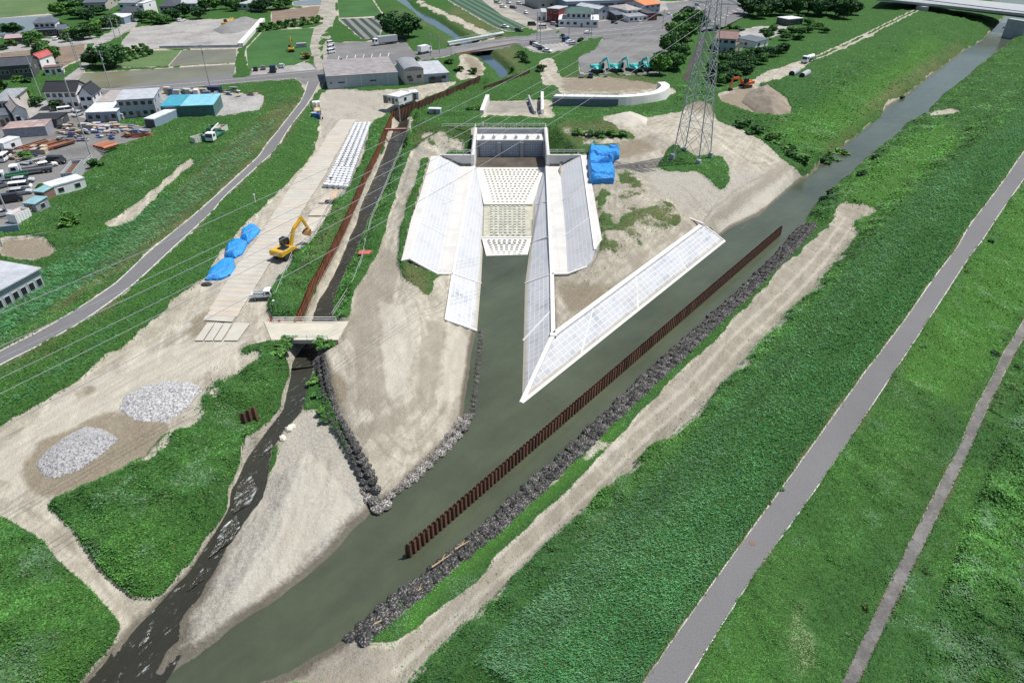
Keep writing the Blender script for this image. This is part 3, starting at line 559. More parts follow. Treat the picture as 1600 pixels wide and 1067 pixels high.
def uv_slab(name, parent, mtl, top, t=0.3, n=1):
    """top: polygon of 3-D points; UV in metres along its first edge"""
    me = bpy.data.meshes.new(name); mb = MB(); mb.slab(top, t); o = mb.build(name, mtl, parent); me = o.data
    a = (Vector(top[1]) - Vector(top[0])).normalized(); nrm = a.cross(Vector(top[-1]) - Vector(top[0])).normalized(); b = nrm.cross(a)
    uvl = me.uv_layers.new(name="UVMap"); 
    for li, lp in enumerate(me.loops):
        p = me.vertices[lp.vertex_index].co - Vector(top[0]); uvl.data[li].uv = (p.dot(a), p.dot(b))
    return o
def coping(parent, pts, w=0.5, name="coping", up=0.09):
    m = MB()
    for i in range(len(pts) - 1): m.bar(Vector(pts[i]) + Vector((0, 0, up - 0.15)), Vector(pts[i + 1]) + Vector((0, 0, up - 0.15)), w, 0.3)
    return m.build(name, M_conc_w, parent)
def P(*a): return [W(*q) for q in a]
R1 = thing("concrete_revetment", "white block revetment with two slopes and a berm left of the inlet channel", "revetment")
R2 = thing("concrete_revetment", "white block revetment with two slopes and a berm right of the inlet channel", "revetment")
R3 = thing("concrete_revetment", "long white sloping revetment along the main river ending in a pointed tip", "revetment")
hc, hb, ht = 5.8, 3.0, -0.04
# left side
uv_slab("crown", R1, M_berm, P((686,244,hc),(640,404,hc),(627,407,hc),(642,345,hc),(655,308,hc),(674,244,hc)))
uv_slab("outer_slope", R1, M_blk, P((640,404,hc),(686,244,hc),(719,259.5,hb),(684,428,hb)))
uv_slab("berm", R1, M_berm, P((719,259.5,hb),(740.5,259.5,hb),(708,428,hb),(684,428,hb)))
uv_slab("inner_slope", R1, M_blk, P((708,428,hb),(740.5,259.5,hb),(748,263,.8),(757,320,.1),(756,371,-.2),(752,443,ht)))
uv_slab("lower_slope", R1, M_blk2, P((696.7,500,hb),(708,428,hb),(752,443,ht),(746,518,ht)))
coping(R1, P((686,244,hc),(640,404,hc))); coping(R1, P((740.5,259.5,hb),(708,428,hb),(696.7,500,hb))); coping(R1, P((708,428,hb),(752,443,ht)), 0.35); coping(R1, P((696.7,500,hb),(745,516,ht)), 0.4)
coping(R1, P((675,308,hc-.8),(694,318,hb+1),(711,310,hb)), 0.2, up=.03)
for t in (0.4, 0.72):
    a = W(686,244,hc).lerp(W(640,404,hc), t); b = W(719,259.5,hb).lerp(W(684,428,hb), t); c = W(740.5,259.5,hb).lerp(W(708,428,hb), t); d = W(748,264,.6).lerp(W(752,443,ht), t)
    coping(R1, [a, b], 0.22, "divider", .07); coping(R1, [c, d], 0.22, "divider", .07)
coping(R1, P((684,428,hb),(708,428,hb)), 0.4, "end_wall"); coping(R1, P((627,407,hc),(640,404,hc),(684,428,hb)), 0.4, "end_wall")
# right side
uv_slab("crown", R2, M_berm, P((909,243,hc),(917,242.5,hc),(940.5,374.5,hc),(930,390,hc)))
uv_slab("outer_slope", R2, M_blk, P((909,243,hc),(930,390,hc),(887,427.5,hb),(883,354,hb),(878.5,315,hb),(875,259.5,hb)))
m_ = uv_slab("slope_end", R2, M_blk, P((930,390,hc),(940.5,374.5,hc),(923,414.5,hb+.9),(887,427.5,hb)))
uv_slab("berm", R2, M_berm, P((854.5,259.5,hb),(875,259.5,hb),(878.5,315,hb),(883,354,hb),(887,427.5,hb),(862.5,428,hb)))
uv_slab("inner_slope", R2, M_blk, P((854.5,259.5,hb),(862.5,428,hb),(820,443,ht),(828,371,-.2),(830.5,319,.1),(846,263,.8)))
uv_slab("lower_slope", R2, M_blk2, P((862.5,428,hb),(864.4,522.7,hb),(815,629,ht),(820,443,ht)))
coping(R2, P((909,243,hc),(930,390,hc))); coping(R2, P((854.5,259.5,hb),(862.5,428,hb),(864.4,522.7,hb)), 0.7); coping(R2, P((862.5,428,hb),(820,443,ht)), 0.35, "divider")
coping(R2, P((864.6,482,hb),(817.5,532,ht)), 0.3, "divider"); coping(R2, P((862.5,428,hb),(887,427.5,hb),(923,414.5,hb+.9)), 0.4, "end_wall")
for t in (0.4, 0.72):
    a = W(909,243,hc).lerp(W(930,390,hc), t); b = W(875,259.5,hb).lerp(W(887,427,hb), t); c = W(854.5,259.5,hb).lerp(W(862.5,428,hb), t); d = W(846,263,.8).lerp(W(820,443,ht), t)
    coping(R2, [a, b], 0.22, "divider", .07); coping(R2, [c, d], 0.22, "divider", .07)
# river side
uv_slab("river_slope", R3, M_blk2, P((864.4,522.7,hb),(1098,350,hb),(1132,376.5,ht),(815,629,ht)))
coping(R3, P((864.4,522.7,hb),(1098,350,hb)), 0.9); coping(R3, P((864.4,522.7,hb),(815,629,ht)), 0.7); coping(R3, P((1098,350,hb),(1132,376.5,ht)), 0.4, "end_wall")
coping(R3, P((1075,341,3.2),(1099,351,3.2)), 0.4, "end_wall", .25)
for t in (.22, .48, .75):
    coping(R3, [W(864.4,522.7,hb).lerp(W(1098,350,hb), t), W(815,629,ht).lerp(W(1132,376.5,ht), t)], 0.25, "divider", .07)
coping(R3, P((815,629,ht+.08),(1132,376.5,ht+.08)), 0.6, "toe_beam", .06)
MB().box(W(864.6,522.7,3.0) + Vector((0, 0, -.06)), (1.0, 1.0, .32)).build('coping_corner', M_conc_w, R3)
# apron with baffle blocks
AP = thing("stilling_apron", "stepped concrete apron with rows of small baffle blocks below the floodgate", "apron")
M_apr = mat("apron_concrete", (0.64, 0.61, 0.545), 0.9, var=0.08, scale=0.5, dirt=(0.42, 0.36, 0.25))
M_apr2 = mat("apron_mossy", (0.40, 0.39, 0.31), 0.9, var=0.3, scale=0.9, dirt=(0.08, 0.11, 0.035))
M_baf = mat("baffle_concrete", (0.66, 0.66, 0.62), 0.9, var=0.15, scale=1.0, dirt=(0.35, 0.38, 0.22))
M_sill_shade = mat("wet_shaded_floor", (0.10, 0.085, 0.065), 0.25, var=0.3, scale=0.3, dirt=(0.05, 0.05, 0.04))  # wet floor, dark brown with the shade below the gates painted in
hs = 1.6
uv_slab("gate_sill", AP, M_sill_shade, P((741,244,hs),(856,244,hs),(856,262.5,hs),(741,262.5,hs)), 1.0)
uv_slab("upper_apron", AP, M_apr, P((744,263,hs),(850,263,hs),(832,319,.9),(756,319,.9)), 1.0)
uv_slab("basin_floor", AP, M_apr2, P((756,320,.45),(832,320,.45),(830,372,.45),(755,372,.45)), 1.0)
uv_slab("lower_apron", AP, M_apr, P((753,372,.95),(830,372,.95),(824,399,-.04),(760,401,-.04)), 1.0)
coping(AP, P((742,262.8,hs),(853,262.8,hs)), 0.5, "sill_edge", .08); coping(AP, P((753,371,.95),(831,371,.95)), 0.5, "sill_edge", .1)
bb = MB().box((0, 0, .15), (0.56, 0.42, 0.36), taper=(.8, .8)); b0 = bb.build("baffle_block", M_baf, AP); rest = MB()
spots = []
for (y0, y1, xl0, xr0, xl1, xr1, hh0, hh1, nr) in ((266, 316, 757, 845, 772, 819, hs, .9, 14), (324, 368, 768, 819, 768, 819, .45, .45, 12), (376, 398, 764, 821, 771, 812, .95, -.15, 7)):
    A0, A1 = W(798, y0, hh0), W(798, y1, hh1)
    for r in range(nr):
        t = r / (nr - 1); Yc = A0.y + (A1.y - A0.y) * t; z = hh0 + (hh1 - hh0) * t
        yy = y0 + (y1 - y0) * t; xl, xr = xl0 + (xl1 - xl0) * t, xr0 + (xr1 - xr0) * t; a, b = W(xl, yy, z), W(xr, yy, z); n = int((b.x - a.x) / 1.0)
        for k in range(n + 1):
            X = a.x + (b.x - a.x) * k / n + (r % 2) * .0
            spots.append((X, Yc, z))
spots.sort(key=lambda s: s[1])
for i, s in enumerate(spots):
    if i == 0: b0.location = s
    elif i < 100: c = b0.copy(); link(c, AP); c.location = s
    else: rest.box((s[0], s[1], s[2] + .15), (0.56, 0.42, 0.36), taper=(.8, .8))
o = rest.build("baffle_blocks", M_baf, AP); o["kind"] = "stuff"
# ------------------------------------------------------------------ floodgate
G = thing("floodgate", "concrete floodgate with three grey steel gates, white deck and side walls", "floodgate", (-.35, 183, 1.6))
M_steel = mat("gate_steel", (0.26, 0.31, 0.38), 0.5, 0.3, var=0.12, scale=0.8); M_steel_l = mat("gate_ribs", (0.50, 0.55, 0.60), 0.5, 0.2)
M_rail = mat("rail_white", (0.75, 0.77, 0.76), 0.5); g0 = Vector((-.35, 183, 1.6))
def gp(name, mb, mt, par=None): 
    o = mb.build(name, mt, par or G); return o
YF, YG, YB = 171.4 - 183, 0.3, 188.6 - 183
gp("side_wall", MB().add([(-10.1,YF,-1.2),(-9.3,YF,-1.2),(-9.3,YB+1,-1.2),(-10.1,YB+1,-1.2),(-10.1,YF,4.3),(-9.3,YF,4.3),(-9.3,YB+1,6.0),(-10.1,YB+1,6.0)], [(0,3,2,1),(4,5,6,7),(0,1,5,4),(1,2,6,5),(2,3,7,6),(3,0,4,7)]), M_conc_w)
gp("side_wall", MB().add([(9.2,YF,-1.2),(10.0,YF,-1.2),(10.0,YB+1,-1.2),(9.2,YB+1,-1.2),(9.2,YF,4.3),(10.0,YF,4.3),(10.0,YB+1,6.0),(9.2,YB+1,6.0)], [(0,3,2,1),(4,5,6,7),(0,1,5,4),(1,2,6,5),(2,3,7,6),(3,0,4,7)]), M_conc_w)
gp("deck", MB().box((0, 2.9, 4.35), (18.4, 5.6, .35)), M_conc_w)
gp("back_wall", MB().box((0, YB+.35, 5.1), (18.4, .5, 1.6)).box((0, YB + .03, 5.0), (10, .1, .35), 0), M_conc_d)
gp("lintel", MB().box((0, .35, 3.9), (18.4, .5, .5)), M_conc_d)
for x in (-9.0, -3.1, 3.0, 8.9): gp("pier", MB().box((x, .2, 1.9), (.55 if abs(x) > 5 else 1.0, .9, 3.9)), M_conc_d)
for x in (-6.05, -.05, 5.95):
    pn = gp("gate_panel", MB().box((x, .45, 1.85), (4.9, .15, 3.7)), M_steel)
    r = MB()
    for k in range(8): r.box((x - 2.35 + k * .67, .33, 1.85), (.09, .14, 3.7))
    for k in range(6): r.box((x, .30, .15 + k * .68), (4.9, .12, .10))
    gp("rib", r, M_steel_l, pn)
    for dx in (-1.45, 1.45):
        h = MB().box((x + dx, 1.4, 4.95), (.7, .8, .75)).box((x + dx, 1.4, 5.4), (.3, .3, .35)).tube((x + dx, .55, 4.4), (x + dx, .55, 5.6), .05, n=6).tube((x + dx + .45, .9, 4.5), (x + dx + .45, .9, 5.5), .04, n=6)
        gp("hoist", h, mat("hoist_grey", (0.55, 0.57, 0.58), 0.5))
    hr = MB().box((x, 1.1, 5.15), (3.9, .05, .05)).box((x, 1.1, 4.85), (3.9, .05, .05))
    for k in range(6): hr.box((x - 1.95 + k * .78, 1.1, 4.85), (.05, .05, .65))
    gp("handrail", hr, M_rail)
def railing(name, pts, label, hgt=1.05, step=1.6, mt=None, cat="railing", parent=None, r=.045, group=None):
    m = MB(); pts = [Vector(p) for p in pts]
    for i in range(len(pts) - 1):
        a, b = pts[i], pts[i + 1]; n = max(1, int((b - a).length / step))
        for k in range(n + 1):
            q = a.lerp(b, k / n); m.tube(q, q + Vector((0, 0, hgt)), r, n=5)
        for hh in (hgt, hgt * .55): m.bar(a + Vector((0, 0, hh)), b + Vector((0, 0, hh)), r * 1.6)
    o = m.build(name, mt or M_rail, parent)
    if parent is None: tag(o, label, cat, group)
    return o
T = lambda *q: Vector(q) - g0
# wing walls (stand in the plane of the side-wall fronts)
for sx, pts in ((-1, [(737.5,259.5,3),(719,259.5,3),(686,244,5.75),(688,242,5.8),(737.5,242,5.8)]), (1, [(857.5,259.5,3),(876,259.5,3),(908.5,243,5.75),(906,242,5.8),(857.5,242,5.8)])):
    q = [W(*p) for p in pts]; m = MB(); fr = [Vector((p.x, 171.45, p.z)) - g0 for p in q]; bk = [p + Vector((0, .7, 0)) for p in fr]; n = len(fr)
    fr[0].z = fr[1].z = 1.2; bk[0].z = bk[1].z = 1.2
    m.add(fr + bk, [tuple(range(n)), tuple(range(n, 2 * n))[::-1]] + [((i + 1) % n, i, n + i, n + (i + 1) % n) for i in range(n)]); gp("wing_wall", m, M_conc_d if False else M_concrete)
railing("railing", [(-19.5, YF + 1.2, 4.2), (-10.2, YF + 1.2, 4.2)], "", parent=G); railing("railing", [(10.2, YF + 1.2, 4.2), (19.0, YF + 1.2, 4.2)], "", parent=G)
railing("railing", [(-9.7, YF + .5, 4.4), (-9.7, YB + 1, 6.0), (9.6, YB + 1, 6.0), (9.6, YF + .5, 4.4)], "", parent=G)
railing("railing", [(-19, YB + 1.4, 5.8), (-10, YB + 1.4, 5.8)], "", parent=G)
gp("gauge_post", MB().box((-7.6, YB + 1.3, 6.6), (.35, .35, 1.5)), M_conc_w)
# upstream outlet basin, bridge slab, curved flood wall
OB = thing("outlet_basin", "concrete outlet basin with pale side wall and brown floor behind the floodgate", "basin")
uv_slab("floor", OB, mat("silt_floor", (0.24, 0.22, 0.18), 0.8, var=0.25, scale=0.2, dirt=(0.5, 0.46, 0.36)), P((757,184,4.25),(766,160,4.25),(836,159,4.25),(836,184,4.25)), .3)
m = MB(); 
def wallseg(pts, w, h, mtl, name, parent, z0=-.3):
    m = MB(); pts = [Vector(p) for p in pts]
    for i in range(len(pts) - 1):
        a, b = pts[i], pts[i + 1]; t = (b - a).normalized(); e = t * (w * .0)
        m.bar(Vector((a.x, a.y, a.z + (h + z0) / 2)) - e, Vector((b.x, b.y, b.z + (h + z0) / 2)) + e, w, h - z0)
    return m.build(name, mtl, parent)
wallseg(P((753,184,4.2),(762,159,4.2)), 1.2, 2.2, M_conc_w, "side_wall", OB)
wallseg(P((847,184,4.2),(847,155,4.2)), .9, 2.4, M_conc_w, "side_wall", OB); wallseg(P((836,184,4.2),(826,158,4.2)), .5, 1.9, M_conc_d, "side_wall", OB)
railing("railing", P((847,184,6.6),(847,156,6.6)), "", parent=OB)
FW = thing("flood_wall", "long white curved concrete flood wall with shade painted on its face behind the floodgate", "wall")
m = MB(); fp = [(863,167),(880,168),(965,169),(1000,167),(1022,164),(1036,160),(1046,153),(1047,148),(1040,143)]
q = [W(x, y, 4.2) for x, y in fp]
qs = []
for i in range(len(q) - 1):
    for k in range(4): 
        p0, p1, p2, p3 = q[max(0, i - 1)], q[i], q[i + 1], q[min(len(q) - 1, i + 2)]; t = k / 4; qs.append(.5 * ((2 * p1) + (p2 - p0) * t + (2 * p0 - 5 * p1 + 4 * p2 - p3) * t * t + (3 * p1 - p0 - 3 * p2 + p3) * t ** 3))
qs.append(q[-1]); t1, t2, t3 = off(qs, -.6, 7.4), off(qs, -3.4, 7.4), off(qs, -3.6, 4.2); n_ = len(qs)
m.add(qs + t1 + t2 + t3, [(r * n_ + i, r * n_ + i + 1, (r + 1) * n_ + i + 1, (r + 1) * n_ + i) for r in range(3) for i in range(n_ - 1)] + [(0, n_, 2 * n_, 3 * n_), (n_ - 1, 2 * n_ - 1, 3 * n_ - 1, 4 * n_ - 1)])
m.build("wall_body", M_conc_w, FW)
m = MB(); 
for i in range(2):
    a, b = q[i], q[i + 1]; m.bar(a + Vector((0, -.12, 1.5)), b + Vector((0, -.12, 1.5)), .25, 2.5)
m.build("painted_shade_panel", mat("wall_shade_paint", (0.12, 0.15, 0.19), 0.7), FW)  # dark strip laid on the wall face, painted in for its shade
railing("railing", [p + Vector((0, 1, 3.2)) for p in q[:3]], "", parent=FW, step=3)
# culvert bridge over the stream
CB = thing("access_bridge", "sandy concrete access bridge over the dark stream with thin side rails", "bridge")
uv_slab("deck", CB, mat("sandy_deck", (0.47, 0.44, 0.36), 0.95, var=0.12, scale=0.4), P((412,502,4.12),(545,502,4.12),(528,531,4.12),(424,531,4.12)), .7)
wallseg(P((440,531.8,1.0),(446,532,1.0)), 1.0, 2.9, M_conc_d, "abutment", CB); wallseg(P((513,532,1.0),(524,532,1.0)), 1.0, 2.9, M_conc_d, "abutment", CB)
railing("railing", P((428,503,4.15),(526,503,4.15)), "", parent=CB, step=3.5, hgt=.9); railing("railing", P((448,530.5,4.15),(512,530.5,4.15)), "", parent=CB, step=2.5, hgt=.8)
o = MB().bar(W(602,203,4.6), W(641,202,4.6), .9, .5).build("footbridge_beam", mat("rust_beam", (0.34, 0.16, 0.11), 0.8)); tag(o, "rusty steel beam laid across the narrow channel beside the sheet piles", "beam")
# ------------------------------------------------------------------ finish the ground sheet
flat = region(*(town_flat)); paved = np.maximum(flat, region(*PAVED)); paved_s = blur(paved, 1)
rev_poly = [[(672,242),(690,241),(740,258),(757,262),(848,262),(858,258),(905,241),(918,241),(942,374),(925,416),(888,430),(866,432),(868,521),(1097,351),(1133,377),(812,634),(822,400),(760,402),(745,518),(696,501),(706,430),(682,430),(626,409),(642,344)], [(737,199),(857,199),(857,262),(737,262)], [(752,184),(762,158),(840,157),(850,184)]]
conc = region(*rev_poly)
nogrow = np.maximum(paved_s > (.15 + .8 * fbm(GX, GY, 1.6, 3, 131)), conc)
bush = region([(440,530),(512,530),(510,545),(455,577),(440,660),(385,720),(345,800),(300,880),(245,935),(215,930),(180,912),(144,876),(111,825),(80,790),(150,760),(236,705),(290,660),(328,604),(380,560),(400,538)], [(-150,800),(0,815),(69,849),(114,897),(168,945),(190,980),(130,1070),(60,1150),(-150,1150)],
   [(r[0], r[1]) for r in strip_r[::-1]] + r_crest[1:11][::-1][::-1] if False else [(600,1067),(700,960),(850,830),(985,705),(1110,600),(1245,467),(1330,370),(1400,300),(1500,200),(1560,120),(1640,60),(1700,60),(1550,212),(1432,305),(1285,465),(1125,645),(975,792),(800,970),(700,1080)],
   [(1264,337),(1281,312),(1407,205),(1556,83),(1620,30),(1650,60),(1500,180),(1380,290),(1330,340),(1292,348)], [(1190,200),(1262,262),(1316,212),(1388,160),(1447,120),(1534,60),(1580,30),(1480,20),(1350,90),(1200,150),(1140,190)],
   [(423,446),(461,394),(486,376),(520,320),(546,292),(570,234),(590,180),(608,178),(600,215),(560,290),(520,380),(470,500),(425,502)], [(521,500),(540,440),(600,310),(630,235),(650,190),(660,195),(640,240),(600,360),(560,440),(545,498)],
   [(150,400),(210,345),(260,300),(270,290),(230,345),(160,400),(60,450)], [(620,400),(650,330),(672,255),(650,260),(640,310),(625,360)], [(1390,1150),(1540,760),(1620,560),(1800,600),(1800,1150)], [(1070,100),(1130,150),(1060,170),(1050,150)])
bush = np.maximum(bush, region([(1168,140),(1185,131),(1212,128),(1250,146),(1258,176),(1240,182),(1232,160),(1215,144),(1185,139)]) * 1.3); bush = blur(bush, 4)
greenm = np.clip(1 - blur(bare, 6), 0, 1) * (1 - np.clip(paved_s * 1.5, 0, 1)) * (1 - conc)
far_k = np.clip((GY - 250) / 200, 0, 1)
ED = fbm(GX, GY, 4.5, 5, 91)
cut = np.clip((greenm + (ED - .5) * 1.5 * (0.55 + patchy) * np.clip(1 - np.abs(greenm - .5) * (1.3 - patchy * .7), 0.05, 1) - .45) * (4.2 - 3.0 * np.clip(patchy, 0, 1)), 0, 1) * np.clip(greenm * 4, 0, 1) * (1 - paved_s)
mid_g = blur(region([(620,1040),(700,960),(830,845),(985,705),(1110,590),(1240,455),(1310,370),(1300,352),(1225,420),(1135,518),(1000,645),(880,770),(760,865),(640,1005)]), 3)
lump = fbm(GX, GY, 3.2, 3, 21); lump2 = fbm(GX + 40, GY, 7.0, 3, 31); wave = fbm(GX * .6 + GY * .2, GY - GX * .3, 2.4, 3, 41)
tall = fbm(GX, GY, 11, 4, 171)
ca = reed * (.25 + .35 * wave + .9 * np.clip(tall - .4, 0, 1)) + (1 - reed) * (.12 + .25 * lump)
bp = np.clip((lump2 - .35) * 3.2, 0, 1) * (.5 + .9 * fbm(GX, GY, 2.6, 3, 201))
ca = ca + (1 - reed) * (1 - bush) * np.clip((fbm(GX, GY, 4.5, 4, 221) - .45) * 4, 0, 1) * .45 + bush * (bp * .95 + .65 * np.clip(lump - .3, 0, 1) * 1.6) * (1 - reed * .7)
town_k = (region([(-900,330),(0,300),(330,150),(500,120),(620,140),(1000,120),(1130,140),(1290,60),(1500,-50),(2400,-200),(-900,-200)]) > 0)
bank_k = blur(region([(560,1000)] + r_shore[3:21] + [(1300,352),(1225,420),(1135,518),(1000,645),(880,778),(760,895),(650,990),(600,1020)]), 2); ca = ca * (1 - .8 * bank_k); cut = cut * (1 - .25 * bank_k * (ED < .5)); ca = np.where(town_k, ca * .35, ca)
bare_rough = (fbm(GX, GY, 1.6, 3, 51) - .5) * .12 + (fbm(GX, GY, 6, 3, 61) - .5) * .22
bare_rough += blur(region([(485,700),(585,795),(400,930),(290,1020),(350,880),(420,760)]), 3) * (fbm(GX * 1.6, GY * .7, 1.1, 3, 71) - .5) * .35

GZ2 = GZ + cut * ca + (1 - cut) * bare_rough * (1 - paved_s) * (1 - conc) - paved_s * np.where(town_k, .12, .16) * (paved_s > .05) - conc * .35
edge = np.where((GZ < 0.6) & (GZ > -0.6), (fbm(GX, GY, 2.0, 3, 81) - .5) * .25, 0); GZ2 += edge * (cut < .5)
dry = blur(region(green_in2, green_in3, [(625,410),(670,432),(672,475),(640,465)], [(455,455),(500,380),(560,300),(500,400)], [(1290,235),(1330,200),(1345,205),(1290,260)], [(1330,190),(1400,130),(1500,70),(1510,80),(1400,160)], [(0,690),(10,700),(0,710)], [(250,330),(330,250),(430,170),(470,150),(440,200),(340,300),(200,420),(60,510)], [(0,585),(120,520),(200,470),(160,500),(60,560)],[(880,118),(1010,118),(1050,145),(880,145)], [(870,195),(960,192),(1000,210),(900,235)], [(650,205),(735,205),(735,222),(650,228)], [(600,10),(640,20),(700,60),(720,90),(680,50),(580,0)], [(720,10),(800,60),(820,120),(770,90),(690,20)]), 8) * (.1 + GN * .8)
dry = dry + np.clip(blur(paved_s, 3) * (1 - paved_s) * 3, 0, 1) * np.clip(fbm(GX, GY, 6, 4, 181) * 3 - 1.25, 0, 1) * (~town_k)
bp3 = np.clip((fbm(GX, GY, 5, 4, 191) - .42) * 4, 0, 1)
# material masks
def ruts(route, offs, wid, h=4.0, fade=.6):
    out = np.zeros(GX.shape); R = [onray(x, y, h) for x, y in route]
    P_ = []
    for i in range(len(R) - 1):          # smooth the route
        p0, p1, p2, p3 = R[max(0, i - 1)], R[i], R[i + 1], R[min(len(R) - 1, i + 2)]
        for k in range(6):
            t = k / 6; P_.append(.5 * ((2 * p1) + (p2 - p0) * t + (2 * p0 - 5 * p1 + 4 * p2 - p3) * t * t + (3 * p1 - p0 - 3 * p2 + p3) * t ** 3))
    P_.append(R[-1])
    for i in range(len(P_) - 1):
        a, b = P_[i], P_[i + 1]; d = b - a; L2 = d.dot(d) or 1e-9; m_ = (GX > min(a.x, b.x) - 5) & (GX < max(a.x, b.x) + 5) & (GY > min(a.y, b.y) - 5) & (GY < max(a.y, b.y) + 5)
        if not m_.any(): continue
        x, y = GX[m_] - a.x, GY[m_] - a.y; t = (x * d.x + y * d.y) / L2; s = (x * d.y - y * d.x) / math.sqrt(L2); ok = (t >= -.05) & (t <= 1.05); v_ = np.zeros(x.shape)
        for o_ in offs: v_ = np.maximum(v_, np.exp(-((s - o_) / wid) ** 2))
        out[m_] = np.maximum(out[m_], v_ * ok)
    return out * np.clip((fbm(GX, GY, 5, 3, 101) - .5 + fade) * 1.6, 0, 1)
def onray(x, y, h): return Vector(W(x, y, h)[:2])
TR = (-.95, .95); track = np.zeros(GX.shape)
for rt in ([(-40,760),(60,690),(160,640),(260,590),(340,550),(430,520),(540,515),(580,480),(590,430),(610,370),(640,290),(650,250)], [(-40,735),(80,660),(200,590),(300,540),(350,520)], [(-20,700),(90,650),(210,575),(300,520),(350,470)], [(530,515),(570,520),(585,560),(590,610),(610,650),(640,660),(680,620),(690,560),(705,510)], [(530,520),(552,560),(562,620),(590,670),(640,690),(690,650)],
           [(545,505),(600,490),(620,440),(600,400)], [(545,512),(580,540),(588,600)], [(560,500),(600,470),(612,420),(625,350)], [(640,470),(650,520),(650,560)], [(500,178),(530,165),(580,160),(640,150),(700,132)], [(510,230),(520,190),(560,170)], [(480,440),(500,400),(520,360)], [(400,530),(430,500),(470,470)],
           [(940,290),(945,340),(942,372)], [(968,290),(966,340),(962,362)], [(1000,200),(1050,210),(1120,230),(1170,260),(1215,255)], [(960,195),(1040,190),(1090,200)], [(990,285),(1050,300),(1110,330),(1170,290),(1230,262)], [(870,495),(960,430),(1085,348)], [(960,250),(1000,235),(1060,220)], [(20,800),(80,840),(150,920),(210,965)], [(250,280),(300,240)], [(150,345),(200,325),(252,285),(300,238)],
           [(470,760),(430,860),(360,950)], [(520,740),(500,820),(420,900),(350,970)], [(500,690),(470,800),(400,900)]):
    track = np.maximum(track, ruts(rt, TR, .32))
lev2 = np.maximum(ruts([(1150,145),(1250,100),(1310,77),(1440,13)], (-1.3, 1.3), .5, 5.6, .9), 0)
strip_t = ruts([(600,1040),(660,990),(740,920),(830,840),(930,745),(1010,670),(1080,610),(1160,525),(1230,460),(1290,395),(1330,340)], (-1.15, 1.15), .55, 1.7, .8)
cut = np.clip(cut - lev2 * 1.2, 0, 1); tone_d = np.clip(tone_d + track * .75 * (1 - patchy * .3), 0, 1.4); tone_l = np.clip(tone_l + strip_t * .8 + blur(track, 3) * .0, 0, 1.3)
streak = fbm(GX * .9 + GY * .35, (GY * .9 - GX * .35) * .22, .9, 4, 111); tone_d = tone_d + (streak - .5) * .8
A1 = np.stack([np.clip(1 - cut, 0, 1), np.clip(stain, 0, 1), np.clip(gray, 0, 1)], -1).reshape(-1, 3)
A3 = np.stack([tone_d, tone_l, patchy], -1).reshape(-1, 3)
A2 = np.stack([reed, bright, np.clip(dry, 0, 1)], -1).reshape(-1, 3)
m = N("ground"); a1 = m.sep(m.attr("soil")); a2 = m.sep(m.attr("plants"))
n1 = m.noise(0.35, 6, 0.62); n2 = m.noise(2.6, 5, 0.65); n3 = m.noise(9.0, 3, 0.6); stf = m.noise(1.6, 7, 0.75, stretch=(0.05, 1.15)); st = m.noise(0.8, 6, 0.7, stretch=(0.09, 1.06)); st2 = m.noise(0.5, 7, 0.72, stretch=(0.16, 1.85))
sand = m.ramp(n1, [(0.28, (0.265, 0.243, 0.20)), (0.46, (0.375, 0.353, 0.302)), (0.66, (0.455, 0.435, 0.38))])
sand = m.mix(m.ramp(st, [(0.47, 0.0), (0.66, 0.7)]), sand, (0.28, 0.255, 0.21)); sand = m.mix(m.ramp(st2, [(0.48, 0.0), (0.66, 0.6)]), sand, (0.62, 0.59, 0.51))
sand = m.mix(m.ramp(stf, [(0.52, 0.0), (0.57, 0.4)]), sand, (0.25, 0.228, 0.19)); gry = m.ramp(n2, [(0.3, (0.24, 0.232, 0.215)), (0.55, (0.37, 0.358, 0.335)), (0.72, (0.49, 0.475, 0.45))]); gry = m.mix(m.ramp(n1, [(0.4, 0.0), (0.7, 0.4)]), gry, (0.40, 0.36, 0.29))
base = m.mix(m.math('MULTIPLY', a1[2], 0.85), sand, gry)
a3 = m.sep(m.attr("tone")); n0 = m.noise(0.12, 8, 0.68); td = m.math("ADD", a3[0], m.math("MULTIPLY", m.math("SUBTRACT", n0, 0.5), 1.6)); base = m.mix(m.ramp(td, [(0.15, 0.0), (0.7, 0.85)]), base, m.mix(0.35, (0.235, 0.21, 0.172), base))
tl_ = m.math("ADD", a3[1], m.math("MULTIPLY", m.math("SUBTRACT", n1, 0.5), 1.2)); base = m.mix(m.ramp(tl_, [(0.35, 0.0), (0.8, 0.45)]), base, (0.53, 0.51, 0.45))
sf = m.math('ADD', a1[1], m.math('MULTIPLY', m.math('SUBTRACT', m.noise(0.3, 8, 0.7), 0.5), 1.7))
base = m.mix(m.ramp(sf, [(0.38, 0.0), (0.75, 0.85)]), base, m.ramp(n2, [(0.3, (0.17, 0.145, 0.105)), (0.7, (0.27, 0.23, 0.175))]))
base = m.mix(0.45, base, m.ramp(n3, [(0.25, 0.55), (0.75, 1.4)]), 'MULTIPLY')
z = m.n("ShaderNodeSeparateXYZ"); m.l(m.pos(), z.inputs[0]); base = m.mix(1.0, base, (0.975, 0.955, 0.915), 'MULTIPLY'); zz = m.math('ADD', z.outputs[2], m.math('MULTIPLY', m.math('SUBTRACT', n2, 0.5), 0.35))
base = m.mix(m.ramp(m.math('MULTIPLY', zz, 0.5), [(0.14, 0.8), (0.30, 0.0)]), base, (0.085, 0.075, 0.055))
grs = m.ramp(n2, [(0.3, (0.022, 0.06, 0.016)), (0.7, (0.055, 0.14, 0.03))]); grs = m.mix(m.math('MULTIPLY', a2[1], 0.6), grs, (0.06, 0.15, 0.025)); grs = m.mix(m.math('MULTIPLY', a2[2], 0.8), grs, (0.16, 0.13, 0.075))
